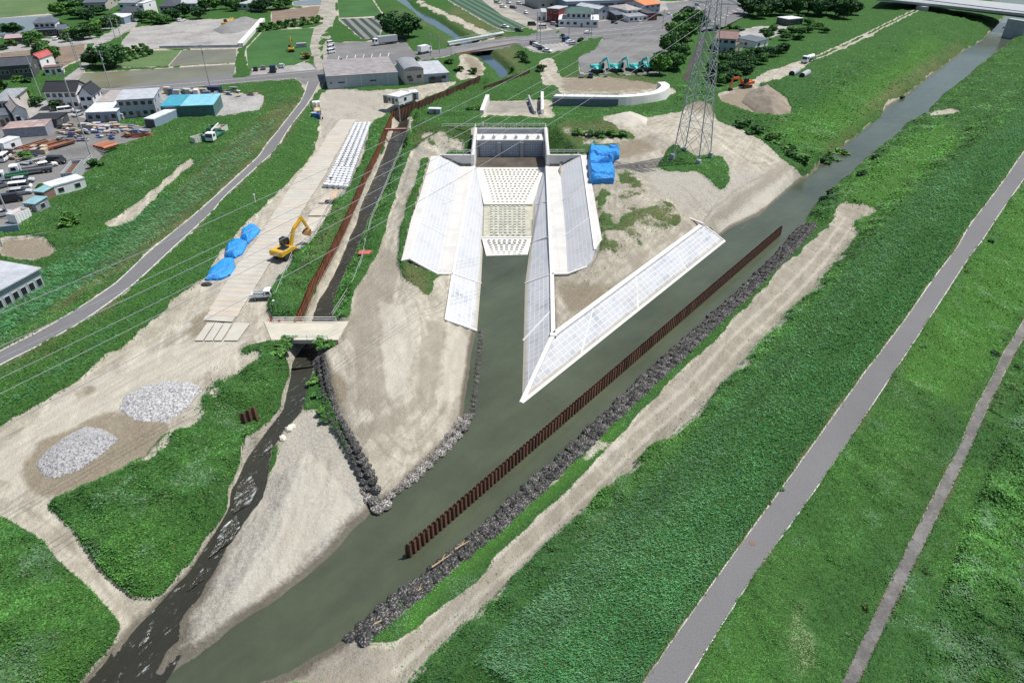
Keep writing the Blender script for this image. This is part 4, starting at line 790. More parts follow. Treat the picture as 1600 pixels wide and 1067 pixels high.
bf = m.math('ADD', a1[0], m.math('MULTIPLY', m.math('SUBTRACT', n2, 0.5), 0.7))
c = m.mix(m.ramp(bf, [(0.42, 0.0), (0.58, 1.0)]), grs, base); m.l(c, m.b.inputs["Base Color"]); m.b.inputs["Roughness"].default_value = 0.95; m.b.inputs["Specular IOR Level"].default_value = 0.12
m.bump(m.math('ADD', m.math('MULTIPLY', n2, 1.0), m.math('MULTIPLY', n3, 0.35)), 0.8, 0.3)
idx = np.arange(NY * NX).reshape(NY, NX); Fq = np.stack([idx[:-1, :-1], idx[:-1, 1:], idx[1:, 1:], idx[1:, :-1]], -1).reshape(-1, 4)
g = np_mesh("ground", np.stack([GX, GY, GZ2], -1).reshape(-1, 3), Fq, m.mat, {"soil": A1, "plants": A2, "tone": A3}, smooth=True); g["kind"] = "structure"
# ------------------------------------------------------------------ plants: leaves and blades standing on the green ground
def sample(arr, r, c):
    i = np.floor(r).astype(int); j = np.floor(c).astype(int); fr = r - i; fc = c - j
    return (arr[i, j] * (1 - fr) + arr[i + 1, j] * fr) * (1 - fc) + (arr[i, j + 1] * (1 - fr) + arr[i + 1, j + 1] * fr) * fc
vis = (px > -120) & (px < 1782) & (py > -30) & (py < 1120); rows = np.where(vis.any(1))[0]; cols = np.where(vis.any(0))[0]
def scatter(name, n, keep, kind_fn, seed, label, cat):
    r0 = np.random.default_rng(seed); R = r0.uniform(rows[0], rows[-1] - 1, n); Cc = r0.uniform(cols[0], cols[-1] - 1, n)
    k = r0.random(n) < sample(keep, R, Cc); R, Cc = R[k], Cc[k]; n = len(R)
    X, Y, Z = sample(GX, R, Cc), sample(GY, R, Cc), sample(GZ2, R, Cc); dist = np.sqrt(X ** 2 + Y ** 2 + CAMH ** 2)
    L, Wd, up, colr, lean = kind_fn(r0, R, Cc, X, Y, n); ls = np.clip(dist / 95, .75, 2.4); L = L * ls ** .8; Wd = Wd * ls
    az_ = np.where(lean[0] > 0, lean[1] + r0.normal(0, .6, n), r0.uniform(0, 2 * np.pi, n)); el = up + r0.normal(0, .25, n)
    d = np.stack([np.cos(az_) * np.cos(el), np.sin(az_) * np.cos(el), np.sin(el)], -1); s = np.stack([-np.sin(az_), np.cos(az_), r0.normal(0, .35, n)], -1); s /= np.linalg.norm(s, axis=1)[:, None]
    P0 = np.stack([X, Y, Z - .03], -1); Lc = L[:, None]; Wc = Wd[:, None]; droop = np.zeros_like(d); droop[:, 2] = -.18 * L
    colr = colr * (.55 + .9 * np.clip(sample(BAND, R, Cc)[:, None], .1, .9)) * (1.02)
    V = np.stack([P0, P0 + d * Lc * .5 + s * Wc * .5, P0 + d * Lc + droop, P0 + d * Lc * .5 - s * Wc * .5], 1).reshape(-1, 3)
    Fc = np.arange(4 * n).reshape(n, 4); colv = np.repeat(colr, 4, axis=0)
    o = np_mesh(name, V, Fc, M_leaf, {"tint": colv}); tag(o, label, cat, kind="stuff"); return n
m = N("leaf"); tc = m.attr("tint"); c = m.mix(0.5, tc, m.ramp(m.noise(0.15, 9, 0.72), [(0.32, 0.5), (0.68, 1.6)]), 'MULTIPLY'); m.l(c, m.b.inputs["Base Color"]); m.b.inputs["Roughness"].default_value = 0.65; m.b.inputs["Specular IOR Level"].default_value = 0.25
tr = m.n("ShaderNodeBsdfTranslucent"); m.l(c, tr.inputs[0]); ad = m.n("ShaderNodeMixShader"); ad.inputs[0].default_value = 0.28
outn = [x for x in m.t.nodes if x.type == 'OUTPUT_MATERIAL'][0]; m.l(m.b.outputs[0], ad.inputs[1]); m.l(tr.outputs[0], ad.inputs[2]); m.l(ad.outputs[0], outn.inputs[0]); M_leaf = m.mat
C_reed = np.array([.085, .27, .105]); C_reed2 = np.array([.165, .36, .19]); C_weed = np.array([.100, .275, .055]); C_brt = np.array([.10, .31, .055]); C_dark = np.array([.045, .14, .038]); flop = blur(region([(1238,950),(1256,940),(1264,985),(1272,1040),(1242,1067),(1222,1030),(1232,990)], [(1398,560),(1412,552),(1408,600),(1396,640)], [(1290,640),(1296,645),(1280,690),(1274,685)]), 6) * np.clip(fbm(GX, GY, 1.5, 3, 231) * 2.2 - .3, 0, 1)
ba = W(1005,1067,5.5) - W(1600,238,5.5); ba = math.atan2(ba.y, ba.x); BAND = fbm((GX * math.cos(ba) + GY * math.sin(ba)) * .09, -GX * math.sin(ba) + GY * math.cos(ba), 2.6, 4, 241)
C_yel = np.array([.13, .26, .06]); C_dry = np.array([.20, .16, .08])
grow = np.clip(cut, 0, 1) * (1 - nogrow); grow[GZ < .15] = 0
def f_reed(r0, R, Cc, X, Y, n):
    t = r0.random(n)[:, None]; w = sample(wave, R, Cc)[:, None] * .5 + .5 * fbm(X * .7, Y, 9., 4, 161)[:, None]; br = sample(bright, R, Cc)[:, None]
    k = np.clip((w - .45) * 2.0 + sample(ridge, R, Cc)[:, None] * .75, 0, 1); col = (C_reed * (1 - k) + C_reed2 * k) * (.6 + .8 * t); col = col * (1 - br * .6) + C_brt * br * .6 * (.6 + .8 * t); col = np.where(r0.random(n)[:, None] < .03, C_dry, col)
    return r0.uniform(.35, .8, n), r0.uniform(.05, .10, n), np.full(n, .75), col, (np.full(n, 1), -2.4)
def f_weed(r0, R, Cc, X, Y, n):
    t = r0.random(n)[:, None]; q = sample(GN, R, Cc)[:, None]; dr = sample(np.clip(dry, 0, 1), R, Cc)[:, None]; br = np.clip(sample(bright, R, Cc)[:, None] + (q - .5) * 1.2, 0, 1)
    k = np.clip((q - .3) * 2.2, 0, 1); col = (C_dark * (1 - k) + C_weed * k) * (.55 + .9 * t); col = col * (1 - br) + C_brt * br * (.6 + .7 * t); pg = np.clip((fbm(X, Y, 3.4, 3, 211)[:, None] - .6) * 9, 0, .8) * (r0.random(n)[:, None] < .7); col = col * (1 - pg) + np.array([.17, .30, .17]) * pg; pz = sample(flop, R, Cc)[:, None]; col = col * (1 - pz) + np.array([.26, .34, .17]) * pz; yl = np.clip((fbm(X, Y, 14., 4, 151)[:, None] - .52) * 3.5, 0, .55) * (r0.random(n)[:, None] < .5); col = col * (1 - yl) + C_yel * yl; isd = (r0.random(n)[:, None] < dr * .75 + .02); col = np.where(isd, C_dry * (.5 + t), col)
    kb = 1 + .4 * sample(bush, R, Cc) * (r0.random(n) < .6)
    return r0.uniform(.13, .32, n) * kb, r0.uniform(.08, .18, n) * kb, np.full(n, .35), col, (np.zeros(n), 0)
sel = reed * np.clip(1.15 - bush * .3, 0, 1)
nr = scatter("reed_grass", 680000, grow * sel * .95, f_reed, 1, "tall bluish green reed grass covering the levee slopes", "grass")
nw = scatter("weeds", 1350000, grow * (1 - sel) * .95, f_weed, 2, "leafy green weeds covering banks and verges", "weeds")
ntuft = scatter("grass_tufts", 160000, np.clip(greenm * 2 + patchy * .35, 0, 1) * (cut < .6) * (1 - nogrow) * (GZ > .3) * np.clip(patchy * .6 + (greenm > .15) * .5, 0, 1) * .6, f_weed, 3, "sparse green tufts along the bare ground", "grass")
print("leaves", nr, nw, ntuft)
def gz(X, Y):
    """height of the bare ground under a point"""
    return float(tin(np.array([X]), np.array([Y]))[0])
def onground(x, y, h=4.0):
    p = W(x, y, h)
    for _ in range(3): p = W(x, y, gz(p.x, p.y))
    return p
# ------------------------------------------------------------------ sheet piles
M_rust = mat("rusted_steel", (0.15, 0.062, 0.045), 0.75, 0.1, var=0.35, scale=1.5, dirt=(0.055, 0.03, 0.028)); M_rust_l = mat("rust_orange", (0.36, 0.13, 0.06), 0.85, var=0.35, scale=1.2, dirt=(0.12, 0.05, 0.035))
def pile_mat(name, top, low, stain):
    m = N(name); tc = m.n("ShaderNodeTexCoord").outputs["Object"]; oi = m.n("ShaderNodeObjectInfo"); z = m.n("ShaderNodeSeparateXYZ"); m.l(tc, z.inputs[0])
    f = m.math('ADD', z.outputs[2], m.math('MULTIPLY', m.noise(1.5, 5, .7, m.pos()), 1.6)); c = m.ramp(m.math('MULTIPLY', m.math('ADD', f, 3.0), .25), [(.15, low), (.55, top)])
    c = m.mix(m.ramp(m.noise(.9, 6, .75, m.pos(), stretch=(1, 0)), [(.5, 0.0), (.7, .6)]), c, stain); c = m.mix(1.0, c, m.ramp(oi.outputs["Random"], [(0.0, .7), (1.0, 1.35)]), 'MULTIPLY'); m.l(c, m.b.inputs["Base Color"]); m.b.inputs["Roughness"].default_value = .8; return m.mat
M_rust = pile_mat("rusted_piles", (0.15, 0.075, 0.05), (0.055, 0.04, 0.032), (0.22, 0.13, 0.09)); M_rust_l = pile_mat("rust_orange_piles", (0.30, 0.11, 0.055), (0.15, 0.07, 0.04), (0.11, 0.055, 0.04))
def pile_mesh(p, dep, top, bot):
    pr = [(0, dep), (.40 * p, dep), (.5 * p, -dep), (.9 * p, -dep), (p, dep)]; t = .03; m = MB()
    for (x0, y0), (x1, y1) in zip(pr[:-1], pr[1:]):
        m.add([(x0, y0, bot), (x1, y1, bot), (x1, y1 + t, bot), (x0, y0 + t, bot), (x0, y0, top), (x1, y1, top), (x1, y1 + t, top), (x0, y0 + t, top)], [(0,3,2,1),(4,5,6,7),(0,1,5,4),(1,2,6,5),(2,3,7,6),(3,0,4,7)])
    return m
def pile_wall(label, pts, bot, p=.70, dep=.17, mt=None, jit=.0, maxp=100, near_first=True):
    T_ = thing("sheet_pile_wall", label, "sheet pile wall", pts[0]); base = Vector(pts[0]); first = None; n_ = 0; rest = MB(); items = []
    for i in range(len(pts) - 1):
        a, b = Vector(pts[i]), Vector(pts[i + 1]); d = Vector((b.x - a.x, b.y - a.y, 0)); L = d.length; n = max(1, round(L / p)); ang = math.atan2(d.y, d.x)
        for k in range(n):
            q = a.lerp(b, k / n); items.append((q, ang, L / n / p))
    items.sort(key=lambda s: s[0].y)
    top = 0; um = pile_mesh(p, dep, 0, bot)
    for k, (q, ang, sx) in enumerate(items):
        dz = random.uniform(-jit, jit)
        if k < maxp:
            if first is None: first = um.build("sheet_pile", mt or M_rust, T_); c = first
            else: c = first.copy(); link(c, T_)
            c.location = q - base + Vector((0, 0, dz)); c.rotation_euler = (0, 0, ang); c.scale = (sx, 1, 1)
        else:
            R = Matrix.Rotation(ang, 3, 'Z'); rest.add([R @ Vector((v[0] * sx, v[1], v[2])) + q - base + Vector((0, 0, dz)) for v in um.v], um.f)
    if rest.v: o = rest.build("sheet_piles", mt or M_rust, T_); o["kind"] = "stuff"
    return T_
a, b = W(634, 853, 2.1), W(1222, 353, 2.1); pile_wall("long dark rusty sheet pile wall standing in the middle of the river", [a, b], -4.2, .70, .21, None, .035)
M_pA = M_rust_l
pile_wall("orange rusty low sheet pile wall with weeds along the narrow channel", [p + Vector((0, 0, .55)) for p in wA], -3.4, .8, .15, M_pA, .15)
pile_wall("tall brown sheet pile wall curving behind the grey kiosk", [p + Vector((0, 0, .2)) for p in wB], -4.2, .8, .18, None, .03)
pile_wall("short brown sheet pile wall beside the upper canal", [p + Vector((0, 0, .1)) for p in wC], -3.2, .8, .18)
pile_wall("small leaning rusty sheet piles on the stream bank", [W(374, 648, 4.3), W(399, 634, 4.3)], -3.6, .8, .18)
# ------------------------------------------------------------------ net bags of stones
def lumpy(seed, sx, sy, sz, amp=.12, fr=2.6, sub=3, flat=.25):
    bm = bmesh.new(); bmesh.ops.create_icosphere(bm, subdivisions=sub, radius=1)
    for v in bm.verts:
        n = v.co.normalized(); d = mnoise.noise(n * fr + Vector((seed * 3.1, 0, 0))) * amp + abs(mnoise.noise(n * fr * 2.7 + Vector((seed, 5, 0)))) * amp * 1.1
        q = n * (1 + d); q.z = max(q.z, -flat); v.co = (q.x * sx, q.y * sy, (q.z + flat) * sz)
    me = bpy.data.meshes.new("bag"); bm.to_mesh(me); bm.free(); return me
def stone_mat(name, dark, mid, light, sc=4.5):
    m = N(name); tc = m.n("ShaderNodeTexCoord").outputs["Object"]; oi = m.n("ShaderNodeObjectInfo")
    v = m.n("ShaderNodeTexVoronoi"); v.inputs["Scale"].default_value = sc; m.l(tc, v.inputs["Vector"])
    c = m.ramp(m.sep(v.outputs["Color"])[0], [(0.1, dark), (0.55, mid), (0.95, light)]); c = m.mix(m.ramp(v.outputs["Distance"], [(0.25, 0.0), (0.6, 0.9)]), c, tuple(k * .3 for k in dark))  # crevices between stones darkened, their shade put into the colour
    c = m.mix(1.0, c, m.ramp(oi.outputs["Random"], [(0.0, 0.65), (1.0, 1.4)]), 'MULTIPLY'); m.l(c, m.b.inputs["Base Color"]); m.b.inputs["Roughness"].default_value = 0.85; m.bump(v.outputs["Distance"], -0.8, 0.12); return m.mat
M_bagD = stone_mat("net_bag_dark", (0.035, 0.036, 0.037), (0.10, 0.10, 0.098), (0.30, 0.27, 0.235)); M_bagL = stone_mat("net_bag_pale", (0.15, 0.14, 0.13), (0.32, 0.30, 0.275), (0.52, 0.49, 0.45))
def bag_meshes(mt, n=4):
    out = []
    for i in range(n):
        me = lumpy(i * 2 + 1, .95, .9, .56, .26, 3.2); me.materials.append(mt); out.append(me)
    return out
BD, BL_ = bag_meshes(M_bagD), bag_meshes(M_bagL)
def along(P, step, start=0.0):
    out = []; acc = start
    for i in range(len(P) - 1):
        a, b = P[i], P[i + 1]; L = (b - a).length; t = (b - a).normalized()
        while acc < L: out.append((a + t * acc, t)); acc += step
        acc -= L
    return out
def bag(me, p, label, group, s=1.0):
    o = bpy.data.objects.new("stone_bag", me); link(o); o.location = p; o.rotation_euler = (random.uniform(-.15, .15), random.uniform(-.15, .15), random.uniform(0, 6.28)); o.scale = (s * random.uniform(.9, 1.1), s * random.uniform(.85, 1.1), s * random.uniform(.8, 1.1)); return tag(o, label, "stone bag", group)
shore = [W(x, y, 0) for x, y in r_shore[3:20]]; cand = []
for dr, z, st in ((.5, .02, 0), (1.55, .5, .6), (2.5, .9, .2)):
    for p, t in along(off(shore, dr, z), 1.34, st): cand.append((p + Vector((random.uniform(-.15, .15), random.uniform(-.15, .15), random.uniform(-.1, .1))), z))
cand.sort(key=lambda s: s[0].y); restb = []
NB = 222
for k, (p, z) in enumerate(cand):
    if k < NB: bag(random.choice(BD), p, "dark net bag of stones in the long band along the right bank", "stone bags along the right river bank", .9)
    else: restb.append(p)
print("bags", len(cand))
if restb:
    V = []; Fc = []; k = 0
    for p in restb:
        me = random.choice(BD); n = len(me.vertices); co_ = np.empty(n * 3); me.vertices.foreach_get("co", co_); co_ = co_.reshape(-1, 3); an = random.uniform(0, 6.28); s = random.uniform(.85, 1.1)
        R = np.array([[math.cos(an), -math.sin(an), 0], [math.sin(an), math.cos(an), 0], [0, 0, 1]]) * s; V.append(co_ @ R.T + np.array(p)); f = np.empty(len(me.polygons) * 3, np.int32); me.polygons.foreach_get("vertices", f); Fc.append(f.reshape(-1, 3) + k); k += n
    o = np_mesh("stone_bags", np.vstack(V), np.vstack(Fc), M_bagD); tag(o, "far end of the band of dark stone bags along the right bank", "stone bags", kind="stuff")
for p, t in along([W(752,520,-.1), W(748,560,-.1), W(744,600,-.1), W(738,652,-.1)], 1.15): bag(random.choice(BD), p + Vector((0, 0, -.08)), "small dark stone bag half sunk in the inlet channel", "stone bags sunk along the inlet channel", .55)
for dr in (0, 1.25):
    for p, t in along(off([W(728,652,.1), W(722,668,.1), W(700,694,.1), W(645,745,.1), W(594,782,.1)], dr - .2, .0), 1.35, dr * .5): bag(random.choice(BL_), p, "pale net bag of stones at the foot of the sandy peninsula", "stone bags round the sandy peninsula", .78)
for p in P((583,772,.3),(576,780,.3),(590,795,.2),(602,790,.2),(568,768,.6),(585,784,.5)): bag(random.choice(BL_), p, "pale net bag of stones at the foot of the sandy peninsula", "stone bags round the sandy peninsula", .8)
wallp = [W(500,565,1.9), W(508,610,1.9), W(520,655,1.8), W(548,705,1.5), (W(570,752,1.1)), W(582,776,.7)]
for dr, dz in ((0, 0), (-.75, .85)):
    for p, t in along(off(wallp, dr, 0), 1.05, abs(dr)): bag(random.choice(BD), Vector((p.x, p.y, float(tin(np.array([p.x]), np.array([p.y]))[0]) - .1)), "dark stone bag in the wall between sandbar and peninsula", "stone bags walling the peninsula edge", .66)
# ------------------------------------------------------------------ tonne bags
M_white = mat("woven_white", (0.60, 0.61, 0.63), 0.8, var=0.08, scale=2.0, dirt=(0.55, 0.54, 0.5))
def tbag(seed):
    bm = bmesh.new(); bmesh.ops.create_cube(bm, size=1); bmesh.ops.subdivide_edges(bm, edges=bm.edges, cuts=4, use_grid_fill=True)
    for v in bm.verts:
        n = v.co.copy(); s = n.normalized() * .58; q = n.lerp(s, .45); r = math.hypot(n.x, n.y)
        if n.z > .45: q.z += .16 * math.exp(-r * r * 30) - .05 * math.cos(4 * math.atan2(n.y, n.x)) * r
        q += Vector([mnoise.noise(n * 3 + Vector((seed * 4, i * 9, 0))) for i in range(3)]) * .05; v.co = (q.x * 1.14, q.y * 1.12, (q.z + .45) * .95)
    me = bpy.data.meshes.new("tonne_bag"); bm.to_mesh(me); bm.free(); me.materials.append(M_white); me.shade_smooth(); return me
TB = [tbag(i) for i in range(5)]; k = 0; aL, aR, bL, bR = W(511,292,4), W(541,295,4), W(556,197,4), W(577,196,4); nr_ = int(((bL - aL).length) / 1.58)
for i in range(nr_ + 1):
    l = aL.lerp(bL, i / nr_); r = aR.lerp(bR, i / nr_); nc = max(3, round((r - l).length / 1.32))
    for j in range(nc + 1):
        q = l.lerp(r, j / nc); o = bpy.data.objects.new("tonne_bag", random.choice(TB)); link(o); o.location = q + Vector((random.uniform(-.05, .05), 0, 0)); o.rotation_euler = (0, 0, .35 + random.uniform(-.1, .1) + random.choice((0, 1.5708))); k += 1
        tag(o, "white tonne bag in the long block of white bags beside the slab road", "tonne bag", "white tonne bags beside the slab road")
print("tonne bags", k)
o = MB().box((0,0,.5),(1.05,1.05,1.0),taper=(.9,.9)).box((0,0,1.02),(.5,.5,.1)).build("tonne_bag", mat("woven_black",(.03,.033,.045),.7), bevel=.08); o.location = W(517,284,4); tag(o, "black tonne bag at the near end of the white bags", "tonne bag")
for i, (x, y) in enumerate([(509,289),(516,290),(524,290),(532,290)]):
    o = bpy.data.objects.new("tonne_bag", TB[i % 5]); link(o); o.location = W(x, y + 3, 4); o.rotation_euler = (0, 0, .3); tag(o, "white tonne bag in the long block of white bags beside the slab road", "tonne bag", "white tonne bags beside the slab road")
# ------------------------------------------------------------------ slab haul road
M_plate = mat("road_slab", (0.425, 0.40, 0.35), 0.85, var=0.10, scale=0.35, dirt=(0.36, 0.31, 0.24)); M_plate2 = mat("road_slab_rust", (0.43, 0.385, 0.32), 0.85, var=0.12, scale=.3, dirt=(0.40, 0.27, 0.18)); M_plate3 = mat("rust_plate", (0.42, 0.27, 0.17), .8, var=.3, scale=.4, dirt=(.45,.40,.33))
A_ = [W(x, y, 4.12) for x, y in sl_]; B_ = [W(x + 1, y, 4.12) for x, y in sr_]
def rs(P, n):
    d = [0]
    for i in range(1, len(P)): d.append(d[-1] + (P[i] - P[i - 1]).length)
    out = []
    for k in range(n):
        t = d[-1] * k / (n - 1); i = 1
        while i < len(P) - 1 and d[i] < t: i += 1
        out.append(P[i - 1].lerp(P[i], (t - d[i - 1]) / max(1e-6, d[i] - d[i - 1])))
    return out
npl = int(sum((A_[i + 1] - A_[i]).length for i in range(len(A_) - 1)) / 1.56); A_, B_ = rs(A_, npl + 1), rs(B_, npl + 1); proto = None
HR = thing("slab_road", "long temporary road of pale slabs laid edge to edge beside the white bags", "temporary road")
for i in range(npl):
    g_ = .014; c = [A_[i].lerp(A_[i + 1], g_), B_[i].lerp(B_[i + 1], g_), B_[i].lerp(B_[i + 1], 1 - g_), A_[i].lerp(A_[i + 1], 1 - g_)]; j = random.uniform(-.1, .1); dx = (c[1] - c[0]).normalized() * j; zz_ = Vector((0, 0, random.uniform(0, .012)))
    m = MB(); m.slab([q + dx + zz_ for q in c], .05); o = m.build("slab" if i < 100 else "slab", [M_plate, M_plate, M_plate2, M_plate][random.randrange(4)], HR)
def plate(c4, label, mt, h=4.1):
    o = MB().slab([W(x, y, h + .02 * i_ * 0) for i_, (x, y) in enumerate(c4)], .05).build("road_plate", mt); return tag(o, label, "road plate")
for (x0, x1, x2, x3), lb in zip([(304,318,336,324),(319,333,350,337),(334,347,364,351),(350,372,392,366)], ["leftmost of the four plates laid lengthwise at the near end of the slab road", "second plate from the left laid lengthwise at the near end of the slab road", "third plate from the left laid lengthwise at the near end of the slab road", "rightmost wide plate laid lengthwise at the near end of the slab road"]):
    plate([(x0,532),(x1-1,532),(x2-1,505),(x3,504)], lb, M_plate, 4.14)
plate([(482,337),(502,337),(514,319),(494,319)], "pale rust streaked plate pair ahead of the yellow excavator", M_plate2); plate([(503,337),(509,337),(520,320),(515,319)], "narrow rusty plate at the channel side ahead of the yellow excavator", M_plate2)
plate([(498,317),(512,317),(520,301),(509,300)], "pale plate just in front of the white bags", M_plate2); plate([(513,317),(521,317),(530,298),(521,298)], "orange rusty plate just in front of the white bags", M_plate3)
o = MB().box((0,0,.15),(2.2,1.1,.3)).box((-.7,0,.33),(.5,.9,.12)).box((.6,.1,.36),(.6,.7,.18)).build("rubber_mat", mat("rubber_black",(.015,.015,.017),.6)); o.location = W(516,316,4.15); tag(o, "stack of black rubber mats on the orange rusty plate", "mats")
M_px = mat("worn_plate",(.44,.40,.33),.85,var=.15,scale=.3,dirt=(.36,.29,.22))
plate([(470,362),(492,362),(510,339),(484,339)], "wide worn plate where the yellow excavator arm reaches", M_px, 4.08)
# ------------------------------------------------------------------ tarpaulins over stacks
def tarp_mat():
    m = N("blue_tarp"); tc = m.n("ShaderNodeTexCoord").outputs["Object"]; f = m.noise(1.4, 5, .6, tc); c = m.ramp(f, [(.3, (0.010, 0.20, 0.58)), (.7, (0.03, 0.32, 0.78))]); m.l(c, m.b.inputs["Base Color"]); m.b.inputs["Roughness"].default_value = 0.45
    m.bump(m.noise(2.2, 5, .6, tc), 1.0, .3); return m.mat
M_tarp = tarp_mat()
def tarp(label, poly, hgt, seed, base=4.0, n=44, blocks=None, rad=.9):
    Pw = [onground(x, y, base) for x, y in poly]; c = sum(Pw, Vector()) / len(Pw); P2 = [(p.x, p.y) for p in Pw]; x0, x1 = min(p[0] for p in P2), max(p[0] for p in P2); y0, y1 = min(p[1] for p in P2), max(p[1] for p in P2)
    X, Y = np.meshgrid(np.linspace(x0, x1, n), np.linspace(y0, y1, n)); ins = inpoly(X, Y, P2)
    D = np.full(X.shape, 1e9)
    for i in range(len(P2)):
        a, b = np.array(P2[i - 1]), np.array(P2[i]); t = np.clip(((X - a[0]) * (b[0] - a[0]) + (Y - a[1]) * (b[1] - a[1])) / max(1e-9, ((b - a) ** 2).sum()), 0, 1); D = np.minimum(D, np.hypot(X - a[0] - t * (b[0] - a[0]), Y - a[1] - t * (b[1] - a[1])))
    D = np.where(ins, D, 0); prof = np.clip(D / rad, 0, 1) ** .55; H_ = prof * (hgt * (.8 + .3 * (vnoise(X, Y, 2.6, seed) > .5) + .15 * vnoise(X, Y, 2.6, seed + 1))) + (fbm(X, Y, .8, 2, seed + 2) - .5) * .22 * (prof > 0)
    zb = tin(X.ravel(), Y.ravel()).reshape(X.shape); bm = bmesh.new(); vm = {}
    for i in range(n):
        for j in range(n):
            vm[i, j] = (X[i, j] - c.x, Y[i, j] - c.y, zb[i, j] + max(H_[i, j], -.05 if not ins[i, j] else .06) - c.z)
    vs_ = {}; 
    for i in range(n - 1):
        for j in range(n - 1):
            if ins[i, j] and ins[i + 1, j] and ins[i, j + 1] and ins[i + 1, j + 1]:
                q = []
                for k2 in ((i, j), (i, j + 1), (i + 1, j + 1), (i + 1, j)):
                    if k2 not in vs_: vs_[k2] = bm.verts.new(vm[k2])
                    q.append(vs_[k2])
                bm.faces.new(q)
    for e in [e for e in bm.edges if e.is_boundary]:
        pass
    r = bmesh.ops.extrude_edge_only(bm, edges=[e for e in bm.edges if e.is_boundary]); 
    for v in [x for x in r["geom"] if isinstance(x, bmesh.types.BMVert)]: v.co.z = min(v.co.z, float(gz(v.co.x + c.x, v.co.y + c.y)) - c.z) - .1
    me = bpy.data.meshes.new("tarp_covered_stack"); bm.to_mesh(me); bm.free(); me.materials.append(M_tarp); o = bpy.data.objects.new("tarp_covered_stack", me); link(o); o.location = c; tag(o, label, "tarpaulin"); return o
tarp("largest blue tarpaulin over a low stack, nearest of the three beside the slab road", [(319,438),(330,418),(350,405),(366,405),(369,420),(362,430),(345,438),(322,440)], .85, 3)
tarp("blue tarpaulin over a high stack, middle of the three beside the slab road", [(351,403),(352,390),(364,377),(378,376),(388,380),(380,398),(368,405)], 1.15, 8)
tarp("blue tarpaulin over a high stack, farthest of the three beside the slab road", [(375,376),(378,362),(390,353),(402,354),(408,361),(397,374),(388,382)], 1.1, 12)
tarp("big lumpy blue tarpaulin over a stack on the right revetment crown", [(921,290),(918,262),(920,238),(945,236),(950,239),(968,240),(968,249),(961,252),(957,262),(961,273),(959,289)], 2.1, 20, 5.7, 60, rad=.5)
o = lumpy(4, .9, .6, .35, .2); o.materials.append(mat("dark_debris",(.03,.03,.035),.8)); o = bpy.data.objects.new("rubbish_heap", o); link(o); o.location = W(323,445,4.0); tag(o, "small black heap of netting by the nearest blue tarpaulin", "heap")
# ------------------------------------------------------------------ piles of crushed stone
def heap(label, poly, hgt, mt, seed, base=4.0, stones=6500, size=.2, smat=None, flat=.35, name="gravel_pile"):
    Pw = [onground(x, y, base) for x, y in poly]; P2 = [(p.x, p.y) for p in Pw]; c = sum(Pw, Vector()) / len(Pw); r0 = np.random.default_rng(seed)
    x0, x1 = min(p[0] for p in P2), max(p[0] for p in P2); y0, y1 = min(p[1] for p in P2), max(p[1] for p in P2); X, Y = r0.uniform(x0, x1, stones * 2), r0.uniform(y0, y1, stones * 2)
    def dist(X, Y):
        D = np.full(X.shape, 1e9)
        for i in range(len(P2)):
            a, b = np.array(P2[i - 1]), np.array(P2[i]); t = np.clip(((X - a[0]) * (b[0] - a[0]) + (Y - a[1]) * (b[1] - a[1])) / ((b - a) ** 2).sum(), 0, 1); D = np.minimum(D, np.hypot(X - a[0] - t * (b[0] - a[0]), Y - a[1] - t * (b[1] - a[1])))
        return D
    def hh(X, Y): return np.clip(dist(X, Y) / max(.1, flat * min(x1 - x0, y1 - y0)), 0, 1) ** .8 * hgt * (.75 + .5 * fbm(X, Y, 2.2, 3, seed)) 
    n = 50; gx_, gy_ = np.meshgrid(np.linspace(x0, x1, n), np.linspace(y0, y1, n)); ins = inpoly(gx_, gy_, P2); Z = tin(gx_.ravel(), gy_.ravel()).reshape(n, n) + np.where(ins, hh(gx_, gy_), -.3)
    id_ = np.arange(n * n).reshape(n, n); Fq_ = np.stack([id_[:-1, :-1], id_[:-1, 1:], id_[1:, 1:], id_[1:, :-1]], -1).reshape(-1, 4); V = np.stack([gx_, gy_, Z], -1).reshape(-1, 3) - np.array(c)
    k = ins.ravel()[Fq_].any(1); Fq_ = Fq_[k]; nb = len(V)
    k = inpoly(X, Y, P2); X, Y = X[k], Y[k]; k = dist(X, Y) > -.1; Z = tin(X, Y) + hh(X, Y); m_ = len(X)
    if stones:
        s = size * r0.uniform(.4, 1.3, m_)[:, None, None]; tet = np.array([(1, 0, 0), (0, 1, 0), (-1, 0, .1), (0, -1, 0), (0, 0, .9)]); tet = tet[None] * r0.uniform(.5, 1.1, (m_, 5, 3)) * s; an = r0.uniform(0, 6.28, m_); ca_, sa = np.cos(an)[:, None], np.sin(an)[:, None]
        tx = tet[..., 0] * ca_ - tet[..., 1] * sa; ty = tet[..., 0] * sa + tet[..., 1] * ca_; SV = np.stack([tx + X[:, None] - c.x, ty + Y[:, None] - c.y, tet[..., 2] + Z[:, None] - .03 - c.z], -1).reshape(-1, 3)
        f = np.array([(0, 1, 4), (1, 2, 4), (2, 3, 4), (3, 0, 4)]); SF = (np.arange(m_)[:, None, None] * 5 + f[None]).reshape(-1, 3) + nb
        V = np.vstack([V, SV]); T3 = np.vstack([Fq_[:, [0, 1, 2]], Fq_[:, [0, 2, 3]], SF])
    else: T3 = np.vstack([Fq_[:, [0, 1, 2]], Fq_[:, [0, 2, 3]]])
    o = np_mesh(name, V, T3, mt); o.location = c; tag(o, label, "gravel pile" if stones else "earth heap"); return o
